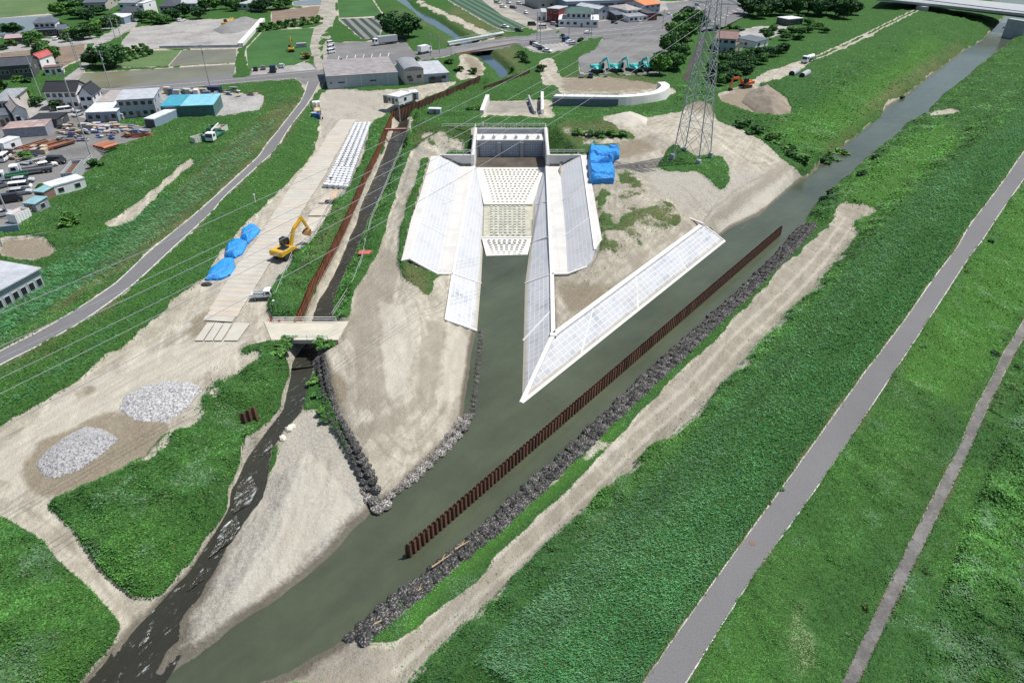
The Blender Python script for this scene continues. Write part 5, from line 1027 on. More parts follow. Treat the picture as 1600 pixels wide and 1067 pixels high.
def chip_mat(name, a, b, c_, k=1.0):
    a, b, c_ = [tuple(v * k for v in q) for q in (a, b, c_)]
    m = N(name); tc = m.n("ShaderNodeTexCoord").outputs["Object"]; c = m.ramp(m.noise(3.4, 2, .8, tc), [(.36, a), (.5, b), (.62, c_)]); c = m.mix(.5, c, m.ramp(m.noise(.35, 4, .6, tc), [(.3, .8), (.7, 1.2)]), 'MULTIPLY'); m.l(c, m.b.inputs["Base Color"]); m.b.inputs["Roughness"].default_value = .9; return m.mat
M_stone = chip_mat("crushed_stone", (0.25, 0.25, 0.265), (0.62, 0.62, 0.64), (0.80, 0.80, 0.79), .46); M_stone2 = chip_mat("crushed_stone_fine", (0.15, 0.15, 0.155), (0.30, 0.30, 0.305), (0.50, 0.50, 0.505))
heap("pale heap of crushed stone ringed by a muddy stain, nearer of the two", [(58,725),(75,705),(105,683),(135,668),(160,672),(183,686),(165,705),(125,733),(85,747),(70,742)], 1.5, M_stone, 5, stones=9000, size=.24)
heap("grey heap of fine crushed stone, farther of the two on the sandy yard", [(186,640),(195,618),(225,604),(262,596),(300,598),(316,608),(290,640),(258,660),(215,658)], .95, M_stone2, 6, stones=11000, size=.16)
M_earth = mat("heap_earth", (0.22, 0.185, 0.145), .95, var=.25, scale=.25, dirt=(.17,.13,.09)); M_sandh = mat("heap_sand", (0.44, 0.41, 0.35), .95, var=.15, scale=.25, dirt=(.33,.29,.23)); M_dgr = mat("heap_dark_gravel", (0.20, 0.20, 0.195), .95, var=.2, scale=.3)
heap("brown earth mound with a flat top by the right levee", [(1158,160),(1168,145),(1185,141),(1215,146),(1232,160),(1238,178),(1210,184),(1180,176)], 3.2, M_earth, 7, stones=0, flat=.35, name="earth_mound")
heap("pale sand mound beside the track behind the floodgate", [(948,188),(965,180),(990,178),(1012,186),(1010,196),(975,200),(950,196)], 1.6, M_sandh, 8, stones=0, name="sand_mound")
heap("dark gravel heap under the small yellow excavator in the walled lot", [(332,48),(350,40),(372,31),(404,32),(400,42),(372,52),(345,54)], 2.5, M_dgr, 9, stones=0, name="gravel_mound")
# ------------------------------------------------------------------ vehicles and machines
M_tyre = mat("tyre", (0.018, 0.018, 0.019), 0.8); M_rim = mat("rim", (0.35, 0.36, 0.37), 0.4, 0.6); M_glass = mat("dark_glass", (0.02, 0.025, 0.03), 0.12, 0.0, var=.05, spec=.6); M_lamp = mat("headlight", (0.75, 0.76, 0.74), 0.2); M_under = mat("underbody", (0.03, 0.03, 0.032), 0.7)
PAINT = {k: mat("paint_" + k, c, 0.3, var=.04, spec=.6) for k, c in dict(white=(.80,.81,.82), black=(.016,.017,.022), silver=(.42,.44,.46), grey=(.16,.17,.185), blue=(.03,.07,.26), brown=(.20,.10,.06), navy=(.02,.03,.07), teal=(.05,.48,.46), yellow=(.62,.36,.03), orange=(.62,.12,.03), red=(.50,.05,.035), green=(.04,.17,.09), cream=(.55,.45,.30), ltblue=(.18,.36,.55)).items()}
def wheels(T_, xs_, half, r, w=.22):
    for x in xs_:
        for s in (-1, 1):
            wh = MB().tube((x, s * half - w / 2, r), (x, s * half + w / 2, r), r, n=14).build("wheel", M_tyre, T_)
            MB().tube((x, s * (half + w / 2 + .005), r), (x, s * (half + w / 2 + .02), r), r * .55, n=10).build("rim", M_rim, wh)
CARS = {}
def car(kind, colour):
    T_ = bpy.data.objects.new(kind, None); link(T_); p = PAINT[colour]
    if kind in ("hatchback", "saloon_car", "estate_car", "sports_car"):
        L, Wd, H_ = {"hatchback": (3.7, 1.62, 1.5), "saloon_car": (4.6, 1.75, 1.42), "estate_car": (4.6, 1.75, 1.52), "sports_car": (4.3, 1.78, 1.25)}[kind]; l = L / 2
        body = [(-l, .28), (l, .28), (l, .62), (l - .15, .78), (l * .42, .95), (-l + .1, .98), (-l, .7)]
        rear = {"hatchback": -l + .12, "saloon_car": -l * .62, "estate_car": -l + .1, "sports_car": -l * .75}[kind]
        cab = [(rear, .93), (l * .48, .93), (l * .12, H_ - .06), (rear + .32, H_ - .04)]; rf = [(rear + .3, H_ - .06), (l * .14, H_ - .08), (l * .05, H_), (rear + .45, H_)]
    else:
        L, Wd, H_ = {"van": (4.5, 1.7, 1.95), "kei_van": (3.4, 1.48, 1.88)}.get(kind, (4.5, 1.7, 1.9)); l = L / 2
        body = [(-l, .3), (l, .3), (l + .02, .75), (l - .28, 1.08), (-l, 1.08)]; cab = [(-l + .02, 1.05), (l - .3, 1.05), (l - .85, H_ - .08), (-l + .08, H_ - .08)]; rf = [(-l + .04, H_ - .12), (l - .82, H_ - .12), (l - .92, H_), (-l + .12, H_)]
    MB().prism(body, Wd).build("body", p, T_, bevel=.06); MB().prism(cab, Wd - .16).build("windows", M_glass, T_); MB().prism(rf, Wd - .12).build("roof", p, T_, bevel=.03)
    pl = MB()
    for xx in (cab[0][0] + .05, (cab[0][0] + cab[1][0]) / 2 - .1): pl.box((xx + .05, 0, (1 + H_) / 2 - .02), (.09, Wd - .13, H_ - 1.05))
    pl.build("pillar", p, T_); wheels(T_, (-l + .75, l - .75), Wd / 2 - .1, .31)
    for s in (-1, 1): MB().box((l - .02, s * (Wd / 2 - .28), .66), (.08, .32, .16)).build("headlight", M_lamp, T_); MB().box((-l + .01, s * (Wd / 2 - .2), .8), (.06, .2, .2)).build("tail_light", PAINT["red"], T_)
    return T_
def truck(kind, colour, L=8.0, bed="flat", bedcol="grey", cabh=2.6, Wd=2.2, load=None):
    T_ = bpy.data.objects.new(kind, None); link(T_); l = L / 2; cl = min(2.1, L * .28) if L > 4 else 1.2; p = PAINT[colour]; ch = cabh
    MB().box((0, 0, .75), (L - .3, Wd * .45, .3)).build("chassis", M_under, T_)
    cb = MB().prism([(l - cl, .6), (l, .6), (l + .02, ch * .55), (l - .25, ch), (l - cl, ch)], Wd).build("cab", p, T_, bevel=.06)
    MB().prism([(l - .02, ch * .56), (l + .04, ch * .56), (l - .2, ch * .92), (l - .27, ch * .92)], Wd - .25).build("windscreen", M_glass, cb); MB().box((l - cl * .5, 0, ch * .74), (cl * .5, Wd + .03, ch * .28)).build("side_window", M_glass, cb)
    b0, b1 = -l, l - cl - .12; bx_, bl = (b0 + b1) / 2, b1 - b0
    if bed == "box": MB().box((bx_, 0, 1.0 + (ch + .7 - 1.0) / 2), (bl, Wd + .1, ch + .7 - 1.0)).build("cargo_box", PAINT[bedcol], T_, bevel=.04)
    elif bed == "tank": 
        q = MB().tube((b0, 0, 1.9), (b1, 0, 1.9), .85, n=18).build("tank", PAINT[bedcol], T_, smooth=False)
    elif bed == "drum": MB().tube((b0, 0, 1.9), (b1, 0, 1.6), .8, 1.0, n=18).build("drum", PAINT[bedcol], T_)
    else:
        z = .98 if L > 4 else .72; MB().box((bx_, 0, z), (bl, Wd, .12)).build("bed", PAINT[bedcol], T_)
        d = MB().box((bx_, Wd / 2, z + .24), (bl, .05, .42)).box((bx_, -Wd / 2, z + .24), (bl, .05, .42)).box((b0, 0, z + .24), (.05, Wd, .42)).box((b1, 0, z + .4), (.06, Wd, .8)); d.build("side_board", p if L < 4 else PAINT[bedcol], T_)
    if load == "crane":
        MB().tube((b1 - .1, 0, 1.1), (b1 - .1, 0, 2.9), .22, n=8).build("crane_post", PAINT["white"], T_); MB().bar((b1 - .1, 0, 2.9), (b0 + .6, 0, 3.5), .26).build("crane_boom", p if colour != "white" else PAINT["white"], T_)
    r = .46 if L > 4 else .27; wheels(T_, (-l + 1.0, -l + 2.1, l - 1.1) if L > 7 else (-l + .6, l - .55), Wd / 2 - .15, r)
    return T_
def excavator(colour, dark="black", boom=(55, -70, -30), s=1.0, arm=None, swing=0.0):
    T_ = bpy.data.objects.new("excavator", None); link(T_); p = PAINT[colour]
    for sy in (-1, 1):
        pr = [(-1.75, .12), (-1.55, 0), (1.55, 0), (1.85, .3), (1.85, .5), (1.6, .78), (-1.6, .78), (-1.85, .5), (-1.85, .3)]
        MB().prism(pr, .5, c=(0, sy * 1.05, 0)).build("track", M_under, T_)
    MB().box((0, 0, .55), (1.6, 1.7, .4)).tube((0, 0, .7), (0, 0, .95), .6, n=16).build("undercarriage", M_under, T_)
    up = bpy.data.objects.new("superstructure", None)
    R = Matrix.Rotation(swing, 3, 'Z')
    class RB(MB): pass
    def rb(mb): mb.v = [tuple(R @ Vector(v)) for v in mb.v]; return mb
    hs_ = rb(MB().prism([(-2.3, 1.0), (1.3, 1.0), (1.3, 1.35), (.2, 1.75), (-2.1, 1.75), (-2.3, 1.5)], 2.5)).build("housing", p, T_, bevel=.08); rb(MB().prism([(-2.55, .95), (-1.7, .95), (-1.7, 1.9), (-2.4, 1.9), (-2.6, 1.6)], 2.56)).build("counterweight", p, T_, bevel=.1)
    cb = rb(MB().prism([(.1, 1.3), (1.45, 1.3), (1.4, 2.2), (1.1, 2.85), (.1, 2.85)], .95, c=(0, .75, 0))).build("cab", PAINT[dark], T_, bevel=.04); rb(MB().box((.75, .75, 2.2), (1.36, .99, .8))).build("cab_window", M_glass, cb)
    rb(MB().box((-.9, -.3, 1.85), (1.5, 1.3, .22))).build("engine_cover", p if colour != "yellow" else PAINT["black"], T_)
    a1, a2, a3 = [math.radians(q) for q in boom]; p0 = Vector((1.15, -.15, 1.4)); pm = p0 + Vector((math.cos(a1), 0, math.sin(a1))) * 2.6; a1b = a1 - math.radians(38); p1 = pm + Vector((math.cos(a1b), 0, math.sin(a1b))) * 2.6; p2 = p1 + Vector((math.cos(a2), 0, math.sin(a2))) * 2.8
    rb(MB().bar(p0, pm, .42, .55).bar(pm, p1, .38, .5).bar(p0 + Vector((.3, 0, -.3)), pm + Vector((0, 0, -.2)), .16)).build("boom", p, T_, bevel=.03); rb(MB().bar(p1 - (p2 - p1).normalized() * .5, p2, .34, .42).bar(pm + Vector((0, 0, .4)), p1 + Vector((-.2, 0, .35)), .15)).build("stick", p, T_, bevel=.03)
    d = Vector((math.cos(a3), 0, math.sin(a3))); e = Vector((-d.z, 0, d.x)); bk = MB(); prb = [p2, p2 + d * .5 + e * .45, p2 + d * 1.1 + e * .3, p2 + d * 1.25 - e * .5, p2 + d * .6 - e * .55, p2 - e * .25]; bk.prism([(q.x, q.z) for q in prb], 1.1, c=(0, -.15, 0)); rb(bk).build("bucket", M_under if colour != "yellow" else mat("bucket_brown", (.30,.17,.06), .7), T_)
    T_.scale = (s, s, s); return T_
def put(T_, x, y, x2, y2, label, cat, group=None, h=None, name=None, dz=0.0):
    """stand a thing at photo point x,y heading towards x2,y2"""
    p = onground(x, y, 4.0) if h is None else W(x, y, h); q = W(x2, y2, p.z); T_.location = p + Vector((0, 0, .08 + dz)); T_.rotation_euler = (0, 0, math.atan2(q.y - p.y, q.x - p.x)); return tag(T_, label, cat, group)
_cache = {}
def vcar(kind, colour, x, y, x2, y2, label, group="parked cars", h=None):
    k = (kind, colour)
    if k not in _cache: T_ = car(kind, colour); _cache[k] = T_
    else: T_ = copy_tree(_cache[k])
    return put(T_, x, y, x2, y2, label, "van" if "van" in kind else "car", group, h)
YC = "vehicles parked in the storage yard"
for a in [("van","white",9,251,16,246,"white van alone at the left end of the storage yard"),("estate_car","white",75,262,90,259,"white estate car beside the black van in the storage yard"),("van","black",90,256,102,256,"black van near the rusty long bin in the storage yard"),
    ("estate_car","silver",38,286,56,284,"silver estate car farthest of the row beside the teal roofed sheds"),("van","white",34,297,52,295,"white van in the row beside the teal roofed sheds"),("estate_car","silver",34,304,52,302,"silver car between white van and black van by the teal roofed sheds"),("van","black",19,316,38,313,"large black van nearest of the row beside the teal roofed sheds"),("saloon_car","grey",2,294,14,291,"dark grey car cut by the left edge of the picture behind the row"),("hatchback","silver",6,338,18,335,"pale car beside the rust topped white bin at the left edge")]: vcar(*a, YC)
TS = "vehicles parked around the houses"
for a in [("van","white",104,177,112,176,"white van on the lawn below the black roofed house"),("hatchback","silver",122,182,116,184,"small silver car behind the white van on the lawn"),("estate_car","white",88,63,94,60,"white car in front of the tiled farmhouse"),("hatchback","white",36,68,37,64,"white car beside the pink roofed carport"),("van","brown",100,61,101,57,"brown van beside the tiled farmhouse"),("estate_car","white",284,34,292,33,"white car by the trees above the walled gravel lot"),
    ("hatchback","black",400,111,401,107,"black car leftmost of four vehicles by the green field"),("hatchback","grey",412,109,413,105,"grey car second of four vehicles by the green field"),("estate_car","silver",441,106,443,102,"silver car rightmost of four vehicles by the green field"),
    ("kei_van","white",517,71,528,69,"white van farthest of three stacked at the truck lot edge"),("kei_van","white",518,78,529,76,"white van middle of three stacked at the truck lot edge"),("kei_van","white",518,84,529,82,"white van nearest of three stacked at the truck lot edge"),
    ("estate_car","black",811,50,818,51,"black estate car at the corner before the bridge"),("saloon_car","white",789,44,796,45,"white saloon beside the canal lane"),("van","black",831,41,839,41,"dark tall car beside the white van at the bridge corner"),("van","white",848,45,856,45,"white van beside the dark tall car at the bridge corner"),("van","white",795,6,800,8,"white van in the grey yard at the top"),("hatchback","white",822,22,828,25,"white car next to the pale block in the grey yard"),("sports_car","white",919,53,930,52,"low white car driving on the town road"),
    ("saloon_car","white",1000,38,1004,41,"white car before the green roofed shop annexe"),("saloon_car","silver",1010,37,1014,40,"silver car before the green roofed shop annexe"),("estate_car","navy",1161,51,1168,51,"navy car behind the red roofed house")]: vcar(*a, TS)
for x, y, c_ in [(777,6,"silver"),(786,13,"white"),(802,14,"black"),(812,8,"white"),(828,6,"grey"),(838,10,"white"),(866,40,"silver"),(960,38,"black"),(1046,26,"white"),(1090,10,"silver")]: vcar(random.choice(("hatchback","estate_car")), c_, x, y, x + 8, y + 1, "small parked car on the grey yards around the top centre shops", "cars around the top centre shops")
PK = "cars in the small parking lot by the bridge"
for a in [("estate_car","black",834,71,842,73,"black car at the far left of the small lot by the bridge"),("estate_car","white",839,74,848,76,"white car next to the black car at the far left of the small lot"),("hatchback","silver",843,76,851,78,"silver car in the middle of the left row in the small lot"),("saloon_car","black",847,79,856,81,"black car next to the nearest white car in the small lot"),("saloon_car","white",855,82,862,83,"white car nearest in the left row of the small lot"),
    ("van","blue",884,65,891,63,"blue van in the right row of the small lot"),("saloon_car","white",891,68,899,67,"white car in the middle of the right row of the small lot"),("estate_car","silver",896,71,904,70,"silver car nearest in the right row of the small lot")]: vcar(*a, PK)
vcar("hatchback","silver",909,121,910,116,"silver car left of the teal excavators", None); vcar("saloon_car","navy",923,121,924,116,"dark car between the silver car and the teal excavators", None)
k = truck("kei_truck", "white", 3.4, "flat", "white", 1.78, 1.45); put(k, 411, 467, 428, 466, "small white pickup truck parked beside the slab road", "truck")
e = excavator("yellow", "black", (62, -62, -140), 1.15); put(e, 449, 400, 468, 388, "yellow excavator with its arm bent over the slab road", "excavator")
e = excavator("orange", "black", (40, -75, -120), 1.1); put(e, 1164, 137, 1140, 141, "orange excavator working at the end of the brown track", "excavator")
e = excavator("yellow", "black", (30, -50, -120), 1.15); put(e, 355, 42, 368, 38, "yellow excavator on the gravel heap in the walled lot", "excavator")
e = excavator("yellow", "black", (100, -30, -60), .9); put(e, 456, 81, 456, 76, "small yellow machine alone in the green field", "excavator")
te = None; tls = ["teal excavator farthest left of the four in the equipment yard", "second teal excavator from the left in the equipment yard", "third teal excavator from the left in the equipment yard", "teal excavator farthest right, beside the hedge trees"]
for i, (x, y) in enumerate([(936,118),(966,117),(997,117),(1015,115)]):
    if te is None: te = excavator("teal", "black", (60, -60, -140), 1.3); o = te
    else: o = copy_tree(te)
    put(o, x - 2, y - 4, x + 6, y - 1, tls[i], "excavator", "teal excavators in the equipment yard")
for i, (x, y) in enumerate([(942,113),(972,112)]): pass
t = truck("tanker_truck", "white", 7.0, "tank", "white", 2.6); put(t, 1262, 98, 1252, 101, "white tanker truck on the track to the right levee", "truck")
t = truck("lorry", "white", 11.5, "box", "silver", 2.9, 2.4); put(t, 602, 70, 585, 72, "long silver box lorry before the big round tree", "truck"); 
t = truck("lorry", "white", 6.5, "box", "white", 2.6, 2.2); put(t, 664, 84, 678, 81, "short white box lorry beside the bridge road", "truck")
t = truck("flatbed_truck", "navy", 7.5, "flat", "silver", 2.7); put(t, 428, 112, 427, 116, "dark cab flatbed truck with pale bed by the green field", "truck")
t = truck("crane_truck", "white", 8.0, "flat", "cream", 2.6, 2.2, "crane"); put(t, 496, 176, 493, 158, "crane truck with a cream bed by the levee road junction", "truck")
t = truck("crane_truck", "white", 7.5, "flat", "green", 2.6, 2.2, "crane"); put(t, 338, 218, 329, 224, "white crane truck among green bins in the weeds", "truck")
t = truck("crane_truck", "white", 9.0, "flat", "grey", 2.7, 2.3, "crane"); put(t, 52, 272, 30, 275, "white crane truck with a grey flat bed in the storage yard", "truck")
t = truck("flatbed_truck", "white", 6.5, "flat", "green", 2.5, 2.1); put(t, 22, 282, 8, 284, "white flatbed truck with a green bed in the storage yard", "truck")
def skip(x, y, x2, y2, L, Wd, H_, col, label, inner=None, name="skip_bin", cat="bin", h=None):
    T_ = bpy.data.objects.new(name, None); link(T_); m = MB()
    for sy in (-1, 1): m.box((0, sy * Wd / 2, H_ / 2), (L, .1, H_))
    for sx in (-1, 1): m.box((sx * L / 2, 0, H_ / 2), (.1, Wd - .1, H_))
    for k in range(int(L / .7)):
        for sy in (-1, 1): m.box((-L / 2 + .35 + k * .7, sy * (Wd / 2 + .07), H_ / 2), (.12, .06, H_))
    m.build("bin_wall", PAINT[col] if col in PAINT else col, T_); MB().box((0, 0, .5 * H_ * .7), (L - .2, Wd - .2, H_ * .7)).build("contents", inner or M_rust, T_); return put(T_, x, y, x2, y2, label, cat, None, h)
GR = PAINT["green"]; crm = mat("bin_pale", (.62,.64,.56), .7)
skip(311, 222, 318, 220, 3.4, 2.0, 1.6, crm, "pale open bin left of the crane truck in the weeds"); skip(322, 219, 326, 213, 4.0, 2.0, 1.7, "green", "tall green open bin touching the crane truck in the weeds", M_under); skip(333, 207, 337, 204, 3.2, 2.0, 1.5, "green", "green open bin farthest back behind the crane truck", M_under); skip(347, 207, 352, 204, 3.6, 2.1, 1.6, crm, "pale open bin right of the crane truck in the weeds")
skip(117, 276, 128, 262, 9.5, 2.4, 2.4, mat("bin_grey", (.42,.45,.46), .6), "long grey open bin full of scrap along the yard fence", M_rust); skip(33, 344, 42, 340, 3.6, 2.3, 2.0, "white", "white open bin with rusty contents at the yard corner", mat("scrap",(.35,.25,.22),.8,var=.4,scale=2))
T_ = thing("portable_tank", "blue tank with a pale lid beside the crane truck", "tank", W(495,187,4), .1); MB().box((-.6,0,1.0),(1.6,1.6,2.0)).build("tank_body", mat("tank_blue",(.03,.16,.30),.5), T_, bevel=.05); MB().box((-.6,0,2.05),(1.5,1.4,.12)).build("lid", PAINT["silver"], T_); MB().box((.75,0,.9),(.9,1.5,1.8)).build("side_tank", PAINT["blue"], T_, bevel=.05); MB().tube((1.6,0,.35),(1.9,0,.35),.35).build("wheel", M_tyre, T_)
for i, (x, y) in enumerate([(1236,121),(1252,124)]):
    T_ = thing("concrete_pipe", ["left of two grey concrete pipes in the grass by the track", "right of two grey concrete pipes in the grass by the track"][i], "pipe", onground(x, y), 0, "concrete pipes by the track"); q = onground(x + 20, y - 12) - onground(x, y); q.z = 0; q.normalize(); a = Vector((0, 0, 1.1)); b = a + q * 7.0
    MB().tube(a, b, 1.1, n=22, caps=False).build("pipe_wall", M_conc_d, T_); m = MB(); m.tube(a, b, .92, n=22, caps=False); m.tube(a + q * .3, a + q * .35, .95, n=22); m.build("bore_shade", M_under, T_)  # dark lining and plug put in for the shade inside the pipe
    m = MB(); n = 22; qq = q.to_track_quat('Z', 'Y').to_matrix(); m.add([a + qq @ Vector((R * math.cos(2 * math.pi * k / n), R * math.sin(2 * math.pi * k / n), 0)) for R in (.93, 1.1) for k in range(n)], [(k, (k + 1) % n, n + (k + 1) % n, n + k) for k in range(n)]); m.build("pipe_rim", M_conc_d, T_)
# ------------------------------------------------------------------ buildings
def tile(name, col, per=.5):
    m = N(name); tc = m.n("ShaderNodeTexCoord").outputs["Object"]; wv = m.n("ShaderNodeTexWave"); wv.inputs["Scale"].default_value = .314 / per; wv.bands_direction = 'X'; m.l(tc, wv.inputs[0])
    c = m.ramp(m.noise(.5, 5, .65, tc), [(.3, tuple(k * .75 for k in col)), (.7, tuple(min(1, k * 1.2) for k in col))]); c = m.mix(.35, c, m.ramp(wv.outputs["Fac"], [(.2, .55), (.6, 1.2)]), 'MULTIPLY'); m.l(c, m.b.inputs["Base Color"]); m.b.inputs["Roughness"].default_value = .55; m.bump(wv.outputs["Fac"], .4, .06); return m.mat
RF = dict(black=tile("roof_black", (.02,.022,.026)), slate=tile("roof_slate", (.10,.115,.14)), dark=tile("roof_dark_tile", (.055,.06,.07)), grey=tile("roof_grey", (.26,.27,.29)), pale=tile("roof_pale", (.42,.44,.47)), white=tile("roof_white", (.62,.64,.66)), rusty=mat("roof_rusty", (.25,.232,.23), .7, var=.25, scale=.5, dirt=(.14,.11,.10)), teal=tile("roof_teal", (.05,.30,.40)), cyan=tile("roof_cyan", (.20,.48,.58)), brown=tile("roof_brown", (.20,.115,.10)), red=tile("roof_red", (.42,.09,.09)), orange=tile("roof_orange", (.60,.20,.05)), green=tile("roof_green", (.045,.10,.085)), pink=tile("roof_pink", (.42,.30,.29)), tan=tile("roof_tan", (.36,.32,.30)), rust=mat("roof_rust", (.33,.24,.22), .7, var=.4, scale=.6, dirt=(.50,.50,.52)), sky=tile("roof_sky", (.24,.42,.45)))
WL = dict(white=mat("wall_white", (.72,.73,.73), .8, var=.05), cream=mat("wall_cream", (.55,.52,.45), .8), grey=mat("wall_grey", (.34,.38,.42), .8, var=.06), blue=mat("wall_bluegrey", (.22,.30,.38), .7, var=.06), dark=mat("wall_dark", (.07,.075,.08), .8), red=mat("wall_red", (.22,.035,.035), .8), green=mat("wall_green", (.06,.14,.13), .7, var=.25, scale=.8), beige=mat("wall_beige", (.42,.39,.35), .8), brown=mat("wall_brown", (.22,.15,.11), .8), rustw=mat("wall_rusty_ribs", (.28,.29,.33), .7, var=.3, scale=2.5))
M_frame = mat("window_frame", (.55,.57,.58), .5)
def bld(label, cat, FL, FR, BL_, h, roof, wall, rcol, storeys=1, win=3, ridge=1.5, oh=.4, name="house", base=4.0, sidewin=1, door=True, group=None, depth=None, big=None):
    a, b = W(*FL, base + h), W(*FR, base + h); xa = (b - a); xa.z = 0; wd = xa.length; xa.normalize(); yn = Vector((-xa.y, xa.x, 0)); dp = depth or abs((W(*BL_, base + h) - a).dot(yn))
    C_ = a + xa * wd / 2 + yn * dp / 2; C_.z = base; T_ = thing(name, label, cat, C_, math.atan2(xa.y, xa.x), group); x, y = wd / 2, dp / 2; wx, wy = x - oh, y - oh; wm = WL[wall]; rm = RF[rcol]
    m = MB().box((0, 0, h / 2 - .1), (2 * wx, 2 * wy, h - .2)); 
    if roof == "gable": m.add([(-wx, -wy, h - .2), (-wx, wy, h - .2), (-wx, 0, h + ridge * .9), (wx, -wy, h - .2), (wx, wy, h - .2), (wx, 0, h + ridge * .9)], [(0, 1, 2), (3, 5, 4)])
    if roof == "gabley": m.add([(-wx, -wy, h - .2), (wx, -wy, h - .2), (0, -wy, h + ridge * .9), (-wx, wy, h - .2), (wx, wy, h - .2), (0, wy, h + ridge * .9)], [(0, 1, 2), (3, 5, 4)])
    m.build("wall", wm, T_); r = MB(); t = .14
    if roof == "flat": r.box((0, 0, h), (2 * x, 2 * y, .3))
    elif roof == "shed": r.slab([(-x, -y, h), (x, -y, h), (x, y, h + ridge), (-x, y, h + ridge)], .18); m2 = MB().add([(-wx, -wy, h - .25), (-wx, wy, h - .25), (-wx, wy, h + ridge - .25), (wx, -wy, h - .25), (wx, wy, h - .25), (wx, wy, h + ridge - .25)], [(0, 1, 2), (3, 5, 4), (1, 4, 5, 2)]); m2.build("gable_wall", wm, T_)
    elif roof == "gable": r.slab([(-x, -y, h), (x, -y, h), (x, 0, h + ridge), (-x, 0, h + ridge)], t); r.slab([(x, y, h), (-x, y, h), (-x, 0, h + ridge), (x, 0, h + ridge)], t); r.box((0, 0, h + ridge + .05), (2 * x, .35, .18))
    elif roof == "gabley": r.slab([(-x, y, h), (-x, -y, h), (0, -y, h + ridge), (0, y, h + ridge)], t); r.slab([(x, -y, h), (x, y, h), (0, y, h + ridge), (0, -y, h + ridge)], t); r.box((0, 0, h + ridge + .05), (.35, 2 * y, .18))
    elif roof == "hip":
        k = min(x, y) * .95; r.add([(-x, -y, h), (x, -y, h), (x, y, h), (-x, y, h), (-x + k, 0, h + ridge), (x - k, 0, h + ridge), (-x, -y, h - .15), (x, -y, h - .15), (x, y, h - .15), (-x, y, h - .15)], [(0, 1, 5, 4), (1, 2, 5), (2, 3, 4, 5), (3, 0, 4), (0, 6, 7, 1), (1, 7, 8, 2), (2, 8, 9, 3), (3, 9, 6, 0)]); r.box((0, 0, h + ridge + .02), (2 * (x - k) + .2, .3, .2))
    elif roof == "barrel":
        n = 10; pr = [(-x, h - .1)] + [(-x * math.cos(math.pi * i / n), h + ridge * math.sin(math.pi * i / n)) for i in range(n + 1)] + [(x, h - .1)]; r.prism(pr, 2 * y)
    r.build("roof", rm, T_)
    sh = h / storeys
    for s_ in range(storeys):
        zc = s_ * sh + sh * .55
        for k in range(win):
            xx = -wx + (k + .5) * 2 * wx / win; ww, hh_ = min(1.7, 2 * wx / win * .6), min(1.2, sh * .4)
            if door and s_ == 0 and k == win // 2:
                d = MB().box((xx, -wy - .03, 1.0), (1.0, .08, 2.0)).build("door", WL["brown"] if wall != "brown" else WL["dark"], T_); continue
            f = MB().box((xx, -wy - .03, zc), (ww + .16, .08, hh_ + .16)).build("window", M_frame, T_); MB().box((xx, -wy - .075, zc), (ww, .03, hh_)).build("pane", M_glass, f)
        if sidewin:
            sx = 1 if C_.x < 0 else -1
            for k in range(sidewin):
                yy = -wy + (k + .5) * 2 * wy / sidewin; f = MB().box((sx * (wx + .03), yy, zc), (.08, 1.3, min(1.2, sh * .4))).build("window", M_frame, T_); MB().box((sx * (wx + .075), yy, zc), (.03, 1.15, min(1.05, sh * .35))).build("pane", M_glass, f)
    if big:
        for (x0, x1, hh_) in big: MB().box(((x0 + x1) / 2 * wx, -wy - .04, hh_ / 2), ((x1 - x0) * wx, .1, hh_)).build("opening_shade", WL["dark"], T_)  # flat dark board on the wall, painted in for shade inside the bay
    T_["_dims"] = 0; del T_["_dims"]; return T_, x, y, h
b1, x, y, h = bld("long grey warehouse with a stained flat roof between yard and junction", "warehouse", (509,120), (622,113), (512,96), 4.6, "shed", "grey", "rusty", 1, 0, .5, .15, "warehouse", door=False, sidewin=0)
for k, (xx, ww) in enumerate([(-.88,.8),(-.66,.9),(-.60,.9),(-.54,.9),(.22,.9),(.28,.9),(.34,.9)]):
    f = MB().box((xx * x, -y + .1, 2.3), (ww, .1, .6)).build("window", M_frame, b1); MB().box((xx * x, -y + .04, 2.3), (ww - .1, .05, .5)).build("pane", M_glass, f)
dp_ = MB(); 
for k in (-.46, -.05, .3, .7): dp_.box((k * x, -y + .08, 2.1), (.12, .1, 4.2))
dp_.build("downpipe", WL["white"], b1); MB().box((-.42 * x, y * .9, 5.4), (.6, .6, .8)).build("roof_vent", M_conc_d, b1)
bld("low grey workshop with a dark open bay beside the warehouse", "workshop", (632,118.5), (702.5,113.5), (634,101), 3.4, "shed", "blue", "pale", 1, 4, .7, .2, "workshop", door=False, big=[(.05,.65,2.2)])
bld("barrel roofed grey hall rising behind the workshop", "hall", (631,111), (662,109), (631,95), 5.0, "barrel", "beige", "grey", 1, 2, 1.2, .1, "hall", door=False, sidewin=0)
bld("white site cabin with two windows behind the sheet pile wall", "cabin", (604.6,149.4), (622,152.5), (622,142.5), 2.5, "flat", "white", "white", 1, 3, oh=.1, name="site_cabin", depth=7)
bld("small white cabin right of the larger site cabin", "cabin", (641,146), (654,145), (643,141), 2.3, "flat", "white", "white", 1, 1, oh=.1, name="site_cabin", sidewin=0)
bld("grey portable toilet against the site cabin", "toilet", (598,150), (604,150.5), (599,148), 2.3, "flat", "grey", "grey", 1, 1, oh=.05, name="portable_toilet", sidewin=0)
bld("grey kiosk with a pale roof standing in the grass by the sheet piles", "kiosk", (669,171), (688,171.5), (670,168.3), 2.2, "flat", "grey", "white", 1, 1, oh=.08, name="kiosk", sidewin=0)
bld("teal roofed long shed with green corrugated walls", "shed", (250,167), (333,164), (252,152), 3.6, "shed", "green", "cyan", 1, 0, .5, .15, "shed", door=False, sidewin=0)
